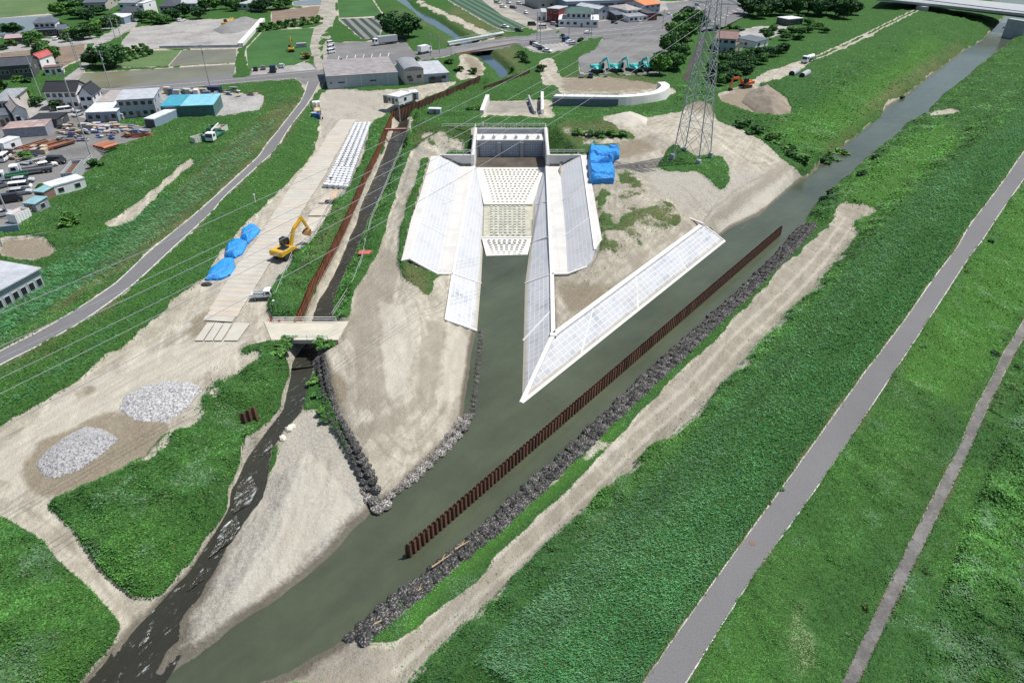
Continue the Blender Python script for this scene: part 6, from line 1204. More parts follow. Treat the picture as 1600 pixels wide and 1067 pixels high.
bld("darker teal roof bay at the left end of the long shed", "shed", (249,166.2), (281,165.2), (251,151.6), 3.75, "shed", "green", "teal", 1, 0, .5, .15, "shed", door=False, sidewin=0)
bld("white roofed two storey office with a row of windows beside the teal shed", "office", (179,157), (239.6,153.5), (189,142.6), 5.6, "shed", "grey", "pale", 2, 5, .4, .3, "office", sidewin=2)
bld("low building with a big white sloping roof left of the office", "shed", (131,176), (182,174), (146,160), 3.2, "shed", "blue", "white", 1, 4, .6, .2, "shed")
bld("grey flat roofed block behind the white roofed shed", "block", (149,160), (177,159), (167,137), 3.8, "shed", "beige", "tan", 1, 2, .3, .2, "block", door=False, depth=14)
bld("two storey house with a long black gable roof", "house", (64,144), (118,143), (65,134), 5.6, "gable", "white", "black", 2, 5, 2.2, .5, sidewin=2)
bld("black gabled wing at the right end of the black roofed house", "house", (119,150), (144,149), (120,140), 5.0, "gabley", "white", "black", 2, 2, 2.4, .4, sidewin=2)
bld("grey hip roofed house at the left edge below the lawn", "house", (-16,160), (16,158), (-8,140), 5.5, "hip", "cream", "grey", 2, 4, 1.8, .5)
bld("low blue grey roofed house at the bottom left of the village", "house", (-24,183), (14,180), (-18,167), 3.2, "shed", "cream", "slate", 1, 4, .8, .3)
bld("white gabled house with a pale brown roof facing the storage yard", "house", (17,176), (44,172), (26,155), 4.5, "gabley", "white", "tan", 1, 2, 1.8, .4)
bld("long dark tiled house with many windows at the left edge", "house", (-20,106), (49,101), (-18,94), 4.8, "gable", "dark", "dark", 1, 9, 1.6, .4)
bld("small house with a bright red roof at the end of the long dark house", "house", (46,92), (61,92), (48,84), 4.2, "gabley", "white", "red", 1, 2, 1.6, .3)
bld("white shed with a brown roof beside the lane", "shed", (66,107), (96,105), (68,103.2), 2.8, "flat", "white", "brown", 1, 3, oh=.2, name="shed")
hh, x, y, h = bld("large tiled farmhouse with an upper storey", "farmhouse", (49,48), (90,46), (53,41), 3.2, "hip", "dark", "slate", 1, 5, 1.5, .5, "farmhouse"); 
T2 = MB().box((0, .5, 4.6), (2 * x * .8, 2 * y * .7, 2.6)).build("upper_wall", WL["white"], hh); r = MB(); k = 2.2; X, Y, Z = x * .9, y * .85, 5.9
r.add([(-X, -Y + .5, Z), (X, -Y + .5, Z), (X, Y + .5, Z), (-X, Y + .5, Z), (-X + k, .5, Z + 1.7), (X - k, .5, Z + 1.7)], [(0, 1, 5, 4), (1, 2, 5), (2, 3, 4, 5), (3, 0, 4), (0, 3, 2, 1)]); r.build("upper_roof", RF["slate"], hh)
for k in range(4): f = MB().box((-x * .6 + k * x * .4, .5 - y * .7 - .04, 4.7), (1.5, .08, 1.2)).build("window", M_frame, hh); MB().box((-x * .6 + k * x * .4, .5 - y * .7 - .1, 4.7), (1.3, .05, 1.0)).build("pane", M_glass, f)
bld("grey tiled annexe right of the farmhouse", "annexe", (88,47), (104,46), (90,40), 3.4, "gable", "beige", "slate", 1, 2, 1.2, .4, "annexe")
bld("open carport with a faded pink roof left of the farmhouse", "carport", (6,61), (34,59), (9,56), 2.8, "shed", "dark", "pink", 1, 0, .4, .2, "carport", door=False, sidewin=0, big=[(-.8,.8,2.2)])
bld("white roofed shed with slate blue front by the gravel lot", "shed", (160,28), (193,28), (170,21.3), 3.2, "flat", "blue", "white", 1, 3, oh=.15, name="shed")
bld("dark roofed house behind the white roofed shed", "house", (187,19), (213,19), (196,11), 4.0, "gable", "beige", "dark", 1, 3, 1.5, .4)
bld("narrow white tower house among trees at the top", "house", (214,6), (223,6), (217,0), 7.5, "flat", "white", "white", 2, 1, oh=.1, name="house")
bld("dark tiled house with a glazed front above the gravel lot", "house", (247,11), (276,10), (252,2), 5.5, "hip", "grey", "dark", 2, 4, 2.0, .5)
bld("slate roofed house with a white wall strip at the top left", "house", (128,5), (164,4), (131,-4), 4.5, "gable", "beige", "slate", 1, 4, 1.6, .4)
bld("pale grey house partly hidden at the top left edge", "house", (182,5), (212,5), (184,-4), 4.0, "gable", "white", "grey", 1, 3, 1.5, .4)
bld("small dark roofed barn left of the slate roofed house", "barn", (95,6), (108,6), (97,0), 3.5, "gable", "dark", "slate", 1, 1, 1.2, .3, "barn")
bld("grey house with a flat pale front between trees at the top", "house", (276,6), (306,6), (278,-2), 5.0, "gable", "grey", "pale", 2, 4, 1.2, .4)
bld("pale blue roofed long building at the top", "building", (368,6), (403,7), (371,-3), 3.5, "gable", "white", "pale", 1, 4, 1.4, .3, "long_house")
bld("dark red two storey shop with a flat grey roof", "shop", (854,13.5), (873,15), (859,8.5), 6.5, "flat", "red", "pale", 2, 2, oh=.15, name="shop")
b2, x, y, h = bld("white shop with a green hip roofed upper storey on the corner", "shop", (872,31.5), (936,32.5), (876,23), 3.4, "flat", "white", "white", 1, 6, oh=.3, name="shop"); MB().box((0, .3, 5.0), (2 * x * .6, 2 * y * .75, 2.9)).build("upper_wall", WL["white"], b2)
r = MB(); k = 3.0; X, Y, Z = x * .72, y * .92, 6.4; r.add([(-X, -Y + .3, Z), (X, -Y + .3, Z), (X, Y + .3, Z), (-X, Y + .3, Z), (-X + k, .3, Z + 1.9), (X - k, .3, Z + 1.9)], [(0, 1, 5, 4), (1, 2, 5), (2, 3, 4, 5), (3, 0, 4), (0, 3, 2, 1)]); r.build("upper_roof", RF["green"], b2)
for k in range(5): f = MB().box((-x * .5 + k * x * .25, .3 - y * .75 - .04, 5.0), (1.6, .08, 1.5)).build("window", M_frame, b2); MB().box((-x * .5 + k * x * .25, .3 - y * .75 - .1, 5.0), (1.4, .05, 1.3)).build("pane", M_glass, f)
bld("wide open fronted depot behind the corner shop", "depot", (884,3.5), (992,0), (886,-12), 5.5, "flat", "blue", "pale", 1, 0, oh=.3, name="depot", door=False, sidewin=0, big=[(-.95,-.6,4),(-.5,-.1,4),(.0,.4,4),(.5,.95,4)])
bld("plain beige block behind the dark red shop", "block", (842,-6), (882,-8), (844,-14), 7.0, "flat", "beige", "grey", 2, 3, oh=.1, name="block", door=False)
bld("small white gabled house right of the corner shop", "house", (936,15), (953,13), (934,5), 5.5, "gabley", "grey", "pale", 2, 1, 1.2, .3)
bld("grey hip roofed house beside the orange roofed one", "house", (980,17), (1005,15), (976,8), 4.6, "hip", "white", "tan", 2, 3, 1.8, .5)
bld("low annexe with a grey green roof before the hip roofed house", "annexe", (983,27), (1013,25), (985,20), 2.8, "shed", "white", "grey", 1, 4, .6, .3, "annexe")
bld("house with a bright orange roof at the top", "house", (1008,9), (1034,6), (1010,0), 4.8, "gable", "grey", "orange", 2, 3, 1.6, .5)
bld("dark red walled house below the orange roof", "house", (1012,22), (1028,21), (1014,15), 3.6, "flat", "red", "dark", 1, 2, oh=.2)
bld("small slate roofed outhouse by the white gabled house", "outhouse", (962,24), (976,23), (964,16), 3.0, "gable", "dark", "slate", 1, 2, 1.2, .3, "outhouse")
bld("pale storage block among cars in the grey yard", "block", (846,20), (854,20), (847,14), 4.0, "flat", "white", "pale", 1, 1, oh=.1, name="block")
bld("two storey house with a rust red gable roof beside the pylon", "house", (1117,60), (1153,62), (1120,47), 5.6, "gable", "grey", "brown", 2, 3, 1.4, .6, sidewin=1)
bld("small rust red roofed porch wing of the red roofed house", "annexe", (1150,72), (1163,69), (1152,63), 3.0, "gabley", "cream", "brown", 1, 1, 1.0, .3, "annexe")
bld("slate roofed white outbuilding right of the red roofed house", "outbuilding", (1182,66), (1203,61), (1164,58), 3.2, "shed", "white", "slate", 1, 2, .5, .3, "outbuilding")
bld("white roofed garage beyond the orchard", "garage", (1232,31), (1256,29), (1218,27), 3.2, "flat", "dark", "white", 1, 2, oh=.15, name="garage")
bld("big white roofed hall cut by the left edge of the picture", "hall", (-45,478), (65,418), (0,0), 5.0, "shed", "grey", "pale", 1, 8, .6, .4, "hall", depth=22, door=False)
bld("white site cabin with two square windows at the yard fence", "cabin", (66,287), (79,293), (0,0), 2.5, "flat", "white", "white", 1, 1, oh=.08, name="site_cabin", depth=7.5, sidewin=2, door=False)
bld("teal roofed shed next to the white site cabin in the yard", "shed", (50,299), (67,300.5), (58,289), 2.4, "shed", "brown", "sky", 1, 1, .2, .15, "shed", sidewin=0)
bld("teal roofed shed nearest in the storage yard", "shed", (34,317.5), (54,319), (43,306), 2.4, "shed", "rustw", "sky", 1, 1, .2, .15, "shed", sidewin=1)
bld("rust roofed long shipping container at the back of the yard", "container", (3,203), (70,198), (18,191), 2.6, "flat", "rustw", "rust", 1, 0, oh=.05, name="container", door=False, sidewin=0)
bld("white cabin cut by the left edge beside the steel beams", "cabin", (-14,224), (4,225), (0,207), 2.6, "flat", "white", "white", 1, 1, oh=.05, name="site_cabin", depth=6)
bld("long black roofed shed between the container and the white van", "shed", (42,189), (88,187.5), (46,178), 2.4, "flat", "dark", "black", 1, 2, oh=.1, name="shed")
bld("blue and white striped shipping container open at its near end", "container", (224,186), (240,187), (0,0), 2.6, "flat", "blue", "white", 1, 0, oh=.05, name="container", depth=12, door=False, sidewin=0, big=[(-.9,.9,2.4)])
o = wallseg(P((464,75,4),(479,74,4)), 2.0, 1.8, M_conc_d, "concrete_block", None); tag(o, "low square concrete block beside the small yellow machine", "block")
o = wallseg(P((376,74,4),(411,34,4)), 2.4, 1.6, M_conc_w, "retaining_wall", None); tag(o, "white retaining wall between gravel lot and green field", "wall")
o = wallseg(P((250,76,4),(374,74,4)), .8, 1.0, M_conc_d, "kerb_wall", None); tag(o, "low grey wall along the near side of the walled gravel lot", "wall")
o = wallseg(P((0,366,4),(32,362,4)), .3, 1.6, WL["blue"], "panel_fence", None); tag(o, "slate blue panel fence behind the brown lot", "fence")
# ------------------------------------------------------------------ bridges
BR = thing("road_bridge", "road bridge with rust red girder over the upper canal", "bridge"); uv_slab("deck", BR, M_asph_old, P((705,76,4.3),(812,62,4.3),(812,68,4.3),(705,86,4.3)), .4)
m = MB().bar(W(712,86,4.0), W(806,69.5,4.0), .4, 1.1); m.build("girder", mat("girder_rust", (.32,.15,.10), .7), BR); railing("railing", P((712,85,4.3),(806,68.5,4.3)), "", parent=BR, step=2.4, mt=M_rail, hgt=1.1)
PB = thing("pipe_bridge", "pale footbridge with lattice rails beside the road bridge", "bridge"); uv_slab("deck", PB, M_conc_d, P((700,66,4.6),(786,49,4.6),(787,54,4.6),(702,71,4.6)), .3); MB().tube(W(699,67,5.2), W(787,52,5.2), .45, n=12).build("pipe", mat("pipe_mint", (.50,.60,.55), .5), PB)
railing("railing", P((700,71,4.6),(787,54,4.6)), "", parent=PB, step=2, mt=mat("rail_mint", (.42,.52,.46), .5)); railing("railing", P((700,66,4.6),(786,49,4.6)), "", parent=PB, step=2, mt=mat("rail_mint", (.42,.52,.46), .5))
HB = thing("highway_bridge", "grey girder road bridge crossing the river at the top right", "bridge"); uv_slab("deck", HB, M_conc_d, P((1370,-2,9.5),(1470,8,9.5),(1640,26,9.5),(1640,12,9.5),(1480,-4,9.5),(1385,-12,9.5)), 1.2)
m = MB(); 
for a, b in zip(P((1440,4,8.3),(1530,15,8.3)), P((1530,15,8.3),(1645,29,8.3))): m.bar(a, b, 1.0, 3.0)
m.build("girder", mat("girder_grey", (.14,.16,.18), .6), HB); MB().box(W(1592,52,3) + Vector((0, 3, 1)), (3, 10, 9), rz=.4).build("pier", M_conc_d, HB); MB().box(W(1440,16,6), (3, 8, 4)).build("abutment", M_conc_d, HB); railing("railing", P((1372,-1,9.6),(1470,9,9.6),(1640,27,9.6)), "", parent=HB, step=3, mt=WL["white"])
# ------------------------------------------------------------------ pylon and its wires
Cq = Vector((45.4, 169.9, 5.3)); PY = thing("pylon", "tall grey lattice steel power pylon on four piers in the green patch", "pylon", Cq, math.radians(-30)); M_galv = mat("galvanised", (.38,.41,.43), .5, .3, var=.15, scale=.4)
hw = lambda z: 3.5 - (3.5 - 1.2) * min(z, 36) / 36 if z < 36 else 1.2 - (1.2 - .5) * (z - 36) / 20
lev = [0, 7.5, 14, 19.5, 24.5, 29, 33, 36, 39, 42, 45, 48, 52, 56]; cs = [(-1, -1), (1, -1), (1, 1), (-1, 1)]
for sx, sy in cs: MB().box((sx * 3.55, sy * 3.55, .5), (1.0, 1.0, 1.9)).build("pier", M_conc_d, PY)
for sx, sy in cs:
    m = MB(); 
    for z0, z1 in zip(lev[:-1], lev[1:]): m.bar((sx * hw(z0), sy * hw(z0), z0 + 1), (sx * hw(z1), sy * hw(z1), z1 + 1), .19 if z0 < 30 else .14)
    m.build("leg", M_galv, PY)
m = MB()
for z0, z1 in zip(lev[:-1], lev[1:]):
    for i in range(4):
        a, b = cs[i], cs[(i + 1) % 4]; A0, B0 = Vector((a[0] * hw(z0), a[1] * hw(z0), z0 + 1)), Vector((b[0] * hw(z0), b[1] * hw(z0), z0 + 1)); A1_, B1_ = Vector((a[0] * hw(z1), a[1] * hw(z1), z1 + 1)), Vector((b[0] * hw(z1), b[1] * hw(z1), z1 + 1)); w_ = .09 if z0 < 36 else .07
        m.bar(A0, B1_, w_); m.bar(B0, A1_, w_); m.bar(A1_, B1_, w_)
        if z1 - z0 > 4.4:
            X_ = (A0 + B1_) / 2; X_ = A0.lerp(B1_, hw(z0) / (hw(z0) + hw(z1))); mA, mB = A0.lerp(A1_, .5), B0.lerp(B1_, .5); m.bar(mA, A0.lerp(X_, .55), .08); m.bar(mB, B0.lerp(X_, .55), .08); m.bar(mA, A1_.lerp(X_, .5), .08); m.bar(mB, B1_.lerp(X_, .5), .08)
m.build("bracing", M_galv, PY)
ang = 4.0588; D_ = Vector((math.cos(ang), math.sin(ang), 0)); Nn = Vector((-D_.y, D_.x, 0)); PY.rotation_euler = (0, 0, ang); arms = []
for k, zz_ in enumerate((35.6, 38.9, 42.0)):
    m = MB()
    for s in (-1, 1):
        tip = Vector((0, s * 6.2, zz_ + .2)); r0_ = hw(zz_)
        for dx in (-1, 1): m.bar((dx * r0_, s * r0_, zz_), tip, .14); m.bar((dx * r0_, s * r0_, zz_ + 1.6), tip, .14)
        for f in (.3, .6): m.bar(Vector((-r0_, s * r0_, zz_)).lerp(tip, f), Vector((r0_, s * r0_, zz_)).lerp(tip, f), .09)
        arms.append((s, zz_, tip))
    m.build("crossarm", M_galv, PY)
M_wire = mat("wire_alu", (.45,.47,.50), .5, .3); wl_ = ["lowest wire", "middle wire", "highest wire"]
t_ = np.linspace(0, 1, 61)
for s in (-1, 1):
    for k in range(3):
        A = Cq + Nn * s * 3.87 + Vector((0, 0, 35.8 + 3.02 * k)); B = A + D_ * 369 + Vector((0, 0, -10.7)); m = MB(); Pp = [A.lerp(B, float(t)) - Vector((0, 0, 4 * 14.3 * float(t * (1 - t)))) for t in t_ if t < .75]
        for a, b in zip(Pp[:-1], Pp[1:]): m.bar(a, b, .042)
        o = m.build("power_line", M_wire); tag(o, f"{wl_[k]} of the {'far' if s < 0 else 'near'} side power lines running from the pylon to the lower left", "wire")
# ------------------------------------------------------------------ utility poles
M_pole = mat("pole_concrete", (.42,.42,.41), .8); 
def pole(base, top_h, label, arms_=2, lean=0.0, can=True, h=4.0):
    p = W(*base, h); T_ = thing("utility_pole", label, "utility pole", p); MB().tube((0, 0, -.3), (lean, 0, top_h), .19, .12, n=8).build("pole", M_pole, T_)
    for k in range(arms_): MB().box((lean, -.1, top_h - .5 - k * .9), (1.9, .12, .12)).build("crossarm", M_galv, T_)
    if can: MB().tube((.3, 0, top_h - 3.2), (.3, 0, top_h - 2.3), .26, n=10).build("transformer", M_conc_d, T_)
    return T_
for bs, hh_, lb in [((143,247),24,"tall pale pole rising from the storage yard corner"),((64,152),13,"pole left of the black roofed house"),((172,136),12,"pole beside the nearest paddy"),((328,135),14,"pole at the corner of the two paddies"),((120,97),11,"pole on the lane by the ploughed field"),((127,110),10,"pole at the bend of the lane"),((181,62),10,"left pole at the gravel lot corner"),((191,66),10,"right pole at the gravel lot corner"),((15,341),9,"pole standing at the yard fence on the left edge"),((4,385),8,"white pole by the brown lot on the left edge"),
    ((673,88),9,"pole beside the short white lorry"),((687,84),7,"thin pole beside the road bridge"),((839,64),12,"left pole at the small parking lot"),((844,68),13,"right pole at the small parking lot"),((889,56),10,"pole before the green roofed shop"),((920,57),12,"left of a pole pair on the town road"),((924,58),11,"right of a pole pair on the town road"),((1035,46),9,"pole at the junction beside the hedge trees"),((1133,41),9,"pole behind the pylon on the town road"),((1240,22),9,"pole among the dark trees at the top right"),((625,189),6,"thin pale post before the tall sheet piles")]:
    pole(bs, hh_, lb, can=(hh_ > 10))
# ------------------------------------------------------------------ trees
def crown_mesh(seed, n=1500, rx=1, rz=.8, leaf=.17, clumps=26):
    r = np.random.default_rng(seed); cc = r.normal(0, 1, (clumps, 3)); cc /= np.linalg.norm(cc, axis=1)[:, None]; cc *= r.uniform(.35, .82, clumps)[:, None]; cc[:, 2] = cc[:, 2] * .9 + .05; k = r.integers(0, clumps, n); d = r.normal(0, 1, (n, 3)); d /= np.linalg.norm(d, axis=1)[:, None]; P_ = cc[k] + d * r.uniform(.16, .32, n)[:, None] * np.array([1, 1, .8]); P_ *= np.array([rx, rx, rz])
    u_ = r.normal(0, 1, (n, 3)); u_[:, 2] *= .5; u_ /= np.linalg.norm(u_, axis=1)[:, None]; v_ = np.cross(u_, r.normal(0, 1, (n, 3))); v_ /= np.linalg.norm(v_, axis=1)[:, None]; s = leaf * r.uniform(.6, 1.3, n)[:, None]
    V = np.stack([P_ - u_ * s, P_ + v_ * s * .6, P_ + u_ * s, P_ - v_ * s * .6], 1).reshape(-1, 3); tn = (.6 + .7 * r.random(clumps))[k]; col = np.stack([tn, tn, tn], -1); col = np.repeat(col, 4, 0)
    o = np_mesh("crown", V, np.arange(4 * n).reshape(n, 4), None, {"tint": col}); me = o.data; bpy.data.objects.remove(o); return me
def tree_mat(name, col):
    m = N(name); oi = m.n('ShaderNodeObjectInfo'); c = m.mix(1.0, m.attr("tint"), col, 'MULTIPLY'); c = m.mix(1.0, c, m.ramp(oi.outputs['Random'], [(0.0, (.7, .75, .8)), (.5, (1.0, 1.0, .9)), (1.0, (1.5, 1.35, 1.0))]), 'MULTIPLY'); c = m.mix(.5, c, m.ramp(m.noise(.5, 4), [(.3, .6), (.7, 1.5)]), 'MULTIPLY'); m.l(c, m.b.inputs["Base Color"]); m.b.inputs["Roughness"].default_value = .7; m.b.inputs["Specular IOR Level"].default_value = .2; return m.mat
TM = dict(dark=tree_mat("leaves_dark", (.045,.115,.042)), mid=tree_mat("leaves_mid", (.075,.185,.05)), light=tree_mat("leaves_light", (.07,.15,.04)), dry=tree_mat("leaves_dry", (.16,.15,.07))); M_bark = mat("bark", (.09,.07,.05), .9)
CM = {}
for kx in TM:
    CM[kx] = []
    for s in range(3): me = crown_mesh(s + 10, 3600, leaf=.10, clumps=46); me.materials.append(TM[kx]); CM[kx].append(me)
SM = {}
for kx in TM:
    SM[kx] = []
    for s in range(2): me = crown_mesh(s + 30, 500, leaf=.22, clumps=12); me.materials.append(TM[kx]); SM[kx].append(me)
def trunk(T_, h, r):
    m = MB().tube((0, 0, -.3), (.05 * h, 0, h * .55), r, r * .6, n=8)
    for k in range(4): an = k * 1.6 + .4; m.tube((.04 * h, 0, h * (.35 + .05 * k)), (math.cos(an) * h * .25, math.sin(an) * h * .25, h * (.62 + .04 * k)), r * .45, r * .15, n=6)
    m.build("trunk", M_bark, T_)
def tree(x, y, h, r, kind, label, group=None, name="tree", cat="tree", z=None, small=False):
    p = onground(x, y) if z is None else W(x, y, z); T_ = thing(name, label, cat, p, random.uniform(0, 6.28), group)
    if not small: trunk(T_, h, max(.08, h * .028))
    c = bpy.data.objects.new("crown", random.choice((SM if small else CM)[kind])); link(c, T_); c.scale = (r, r, h * .56); c.location = (0, 0, h * (.52 if not small else .4)); return T_
tree(620,62,13,9.5,"dark","big round dark tree behind the long silver lorry"); tree(638,58,11,7,"dark","right shoulder tree joined to the big round dark tree"); tree(172,106,9.5,7,"dark","large dark tree by the nearest paddy"); tree(146,104,6,4,"dark","smaller dark tree left of the large one by the paddy")
tl = [(92,25),(112,22),(125,30),(140,36),(152,24),(132,62),(118,60),(150,52),(165,48),(178,42),(22,55),(52,66),(68,98),(82,100),(222,34),(238,36),(252,38),(270,33),(290,28),(312,30),(322,18),(336,16),(354,15),(366,18),(378,14),(400,18),(420,16),(436,16),(446,14),(105,12),(128,14),(172,10),(410,20),(230,20)]
for i, (x, y) in enumerate(tl): tree(x, y, random.uniform(5, 8.5), random.uniform(4, 6), random.choice(("dark", "mid")), "dark leafy tree among the houses at the top left", "trees among the top left houses")
tr_ = [(1072,32),(1088,36),(1062,45),(1082,50),(1050,60),(1074,64),(1060,76),(1043,84),(1062,96),(1040,108),(1030,118),(1052,110),(1092,46),(1068,56)]
for i, (x, y) in enumerate(tr_): tree(x, y, random.uniform(7, 9.5), random.uniform(4, 5.5), "mid" if i % 3 else "dark", "leafy tree in the row between equipment yard and canal", "trees between equipment yard and canal")
for i in range(46):
    x = 1112 + (i % 12) * 11 + random.uniform(-3, 3); y = 84 + (i // 12) * 10 + random.uniform(-3, 3) + (12 - i % 12) * 1.6
    if y > 150 - (x - 1112) * .55 or (x < 1160 and y < 78): continue
    tree(x, y, random.uniform(3.8, 5), random.uniform(2.6, 3.4), random.choice(("dark", "mid")), "low orchard tree below the red roofed house", "orchard trees by the red roofed house")
for x, y in [(1162,22),(1176,26),(1190,30),(1204,25),(1218,24),(1232,20),(1247,26),(1262,22),(1276,26),(1290,24),(1304,26),(1318,30),(1328,24),(1210,14),(1240,8),(1270,12),(1300,12),(1180,14),(1320,14)]: tree(x, y, random.uniform(8, 11), random.uniform(5, 7), "dark", "big dark tree in the grove at the top right", "grove trees at the top right")
for x, y in [(1194,54),(1207,50),(1222,55),(1236,52),(1250,56),(1264,52),(1278,46),(1200,62),(1226,64),(1246,63),(1288,52),(1262,40)]: tree(x, y, random.uniform(3, 4.2), random.uniform(2.6, 3.4), "mid", "small bushy tree between garage and levee track", "bushes by the levee track")
for i in range(18): x = 160 + (i % 6) * 11.5 + (i // 6) * 6; y = 92 - (i % 6) * 3.2 + (i // 6) * 5; tree(x + 6, y, 2.6, 1.9, "mid", "small round orchard bush in the rows by the paddy", "orchard bushes by the paddy", "bush", "bush", small=True)
for i in range(16): x = 408 + (i % 8) * 12.5 + (i // 8) * 4; y = 50 - (i % 8) * 1.8 - (i // 8) * 6; tree(x, y, 3.0, 2.3, "mid", "small tree in the double row above the green field", "small trees above the green field", "bush", "bush", small=True)
SR = "shrubs along the river banks"
for x, y, r in [(1313,244,3),(1298,252,3.2),(1285,256,2.6),(1240,248,3.4),(1250,255,3),(1228,238,3),(1405,156,2.0),(1292,318,2.5),(1300,306,2),(1350,276,2),(1370,250,1.8),(1213,224,3.5),(1180,210,3.2),(1160,200,3)]: tree(x, y, r * .9, r, "dark" if r < 3 else "mid", "rounded shrub at the river bank beyond the sandy slope", SR, "shrub", "shrub", small=True)
for x, y in [(113,352),(112,345),(75,300),(42,250),(150,262)]: tree(x, y, 2.6, 2.2, "mid", "round shrub in the weeds beside the storage yard", "shrubs by the storage yard", "shrub", "shrub", small=True)
tree(478,92,3.2,2.6,"dry","tall dry pampas clump beside the farm lane", None, "grass_clump", "plant", small=True)
for x, y in [(955,212),(940,214),(925,212),(970,214),(905,210),(745,172),(735,176)]: tree(x, y, 1.8, 2.0, "mid", "low bush on the levee slope beside the floodgate", "bushes beside the floodgate", "bush", "bush", small=True)
for x, y in [(510,545),(444,545),(430,556),(415,545),(505,536),(450,535)]: tree(x, y, 1.4, 1.6, "mid", "creeper bush hanging by the access bridge", "bushes by the access bridge", "bush", "bush", small=True, z=3.4)
for x, y in [(489,600),(494,620),(503,645),(512,655),(530,668),(518,640)]: tree(x, y, 1.0, 1.1, "mid", "small green bush among the dark stone bags", "bushes in the stone bag wall", "bush", "bush", small=True, z=1.6)
for x, y in [(872,862),(1008,742),(1125,632),(1215,520)]: tree(x, y, .9, 1.2, "dark", "dark bush at the edge of the dirt strip on the right bank", "bushes along the right dirt strip", "bush", "bush", small=True)
for i in range(46):
    src = random.choice((path_L, path_R, path_R, road_L, road_R)); k = random.randint(1, len(src) - 3); t = random.random(); x = src[k][0] * (1 - t) + src[k + 1][0] * t; y = src[k][1] * (1 - t) + src[k + 1][1] * t; s_ = -1 if src in (path_L, road_L) else 1
    if y > 1060 or x > 1595: continue
    tree(x + s_ * random.uniform(9, 18) * (.5 + y / 1000), y, random.uniform(.35, .8), random.uniform(.45, 1.1), random.choice(("mid", "light", "dark")), "low weed clump at the edge of the paved levee paths", "weed clumps along the paved levee paths", "weed_clump", "weed", small=True)
# ------------------------------------------------------------------ yard materials, fences and small things
for i in range(16): 
    a = W(34 + i * 3.6, 236 - (i % 3) * 1, 4.2); o = MB().box((0,0,.15),(.3,9 - (i % 4),.3)).box((0,0,.3),(.42,9 - (i % 4),.04)).box((0,0,0),(.42,9 - (i % 4),.04)).build("steel_beam", M_rust_l if i % 3 else M_rust); o.location = W(48 + i * 3.6, 226 + (i % 3), 4.3 + .3 * (i % 2)); o.rotation_euler = (0, 0, -.45 + random.uniform(-.04, .04)); tag(o, "rust orange steel beam in the beam stack behind the yard cars", "beam", "steel beams stacked in the storage yard")
for i in range(8): o = MB().box((0,0,.12),(5.5,.45,.25)).build("steel_beam", M_rust_l); o.location = W(205 + i * 3, 214 - (i % 3) * 2, 4.2 + .26 * (i % 3)); o.rotation_euler = (0, 0, .1 + random.uniform(-.1, .1)); tag(o, "short rusty beam in the heap near the blue striped container", "beam", "short rusty beams by the striped container")
for i in range(7): o = MB().box((0,0,.35),(.8,4.2,.1)).box((-.35,0,.1),(.08,4.2,.5)).box((.35,0,.1),(.08,4.2,.5)).build("sheet_pile", M_rust_l); o.location = W(158 + i * 2.5, 226 + i * .6, 4.2 + i * .22); o.rotation_euler = (0, .3, -.5); tag(o, "rusty sheet pile leaning in the stack right of the tall pole", "sheet pile", "sheet piles stacked right of the tall pole")
M_scrap = [mat("scrap_rust", (.30,.17,.12), .8, var=.4, scale=1.5), mat("scrap_grey", (.33,.34,.35), .7, var=.3, scale=1.5), mat("scrap_tan", (.45,.38,.28), .8, var=.3, scale=1.5), PAINT["white"], PAINT["blue"], mat("scrap_dark", (.06,.06,.065), .7)]
for i in range(70):
    if i < 38: x, y = random.uniform(90, 225), 0; y = random.uniform(196, 222 - (x - 90) * .02); w_ = "in the middle of the storage yard"; g_ = "loose goods in the storage yard"
    elif i < 54: x = random.uniform(8, 60); y = random.uniform(236, 262); w_ = "left of the steel beams in the storage yard"; g_ = "loose goods left of the steel beams"
    else: x = random.uniform(262, 390); y = random.uniform(141, 152); w_ = "on the gravel behind the teal shed"; g_ = "loose goods behind the teal shed"
    m = MB()
    for k in range(random.randint(2, 5)): m.box((random.uniform(-.9, .9), random.uniform(-.5, .5), .2 + k * .22), (random.uniform(.8, 2.8), random.uniform(.15, .9), random.uniform(.12, .35)), rz=random.uniform(-.5, .5), m=k % 2)
    a_, b_ = random.sample(M_scrap, 2); o = m.build("goods_pile", [a_, b_]); o.location = W(x, y, 4.08); o.rotation_euler = (0, 0, random.uniform(-.6, .6)); tag(o, "small jumble of timber and metal " + w_, "pile", g_)
pm = [mat("pallet_wood",(.40,.32,.24),.9,var=.25,scale=2), mat("pallet_grey",(.40,.41,.42),.8,var=.2,scale=2), M_white, mat("formwork_blue",(.12,.17,.24),.7), mat("formwork_tan",(.50,.42,.32),.85)]
def stack(x, y, L, Wd, H_, m_, label, group, rz=0.05):
    o = MB().box((0, 0, .08), (L, Wd, .14)); n = 3
    for k in range(n): o.box((random.uniform(-.08, .08), 0, .2 + (k + .5) * (H_ - .2) / n), (L * .96, Wd * .96, (H_ - .2) / n * .88))
    o = o.build("material_stack", pm[m_]); o.location = W(x, y, 4.08); o.rotation_euler = (0, 0, rz + random.uniform(-.1, .1)); return tag(o, label, "stack", group)
for i in range(6): stack(142 + i * 9.5, 187.5 - i * .2, 1.8, 1.4, 1.7, 1, "white topped crate in the row below the white roofed shed", "crates below the white roofed shed")
for i in range(9): stack(128 + i * 8 + random.uniform(-2, 2), 198 + (i % 3) * 2, 2.2, 1.3, random.uniform(.7, 1.4), random.choice((0, 1, 4)), "stack of boards in the second row of the storage yard", "board stacks in the storage yard")
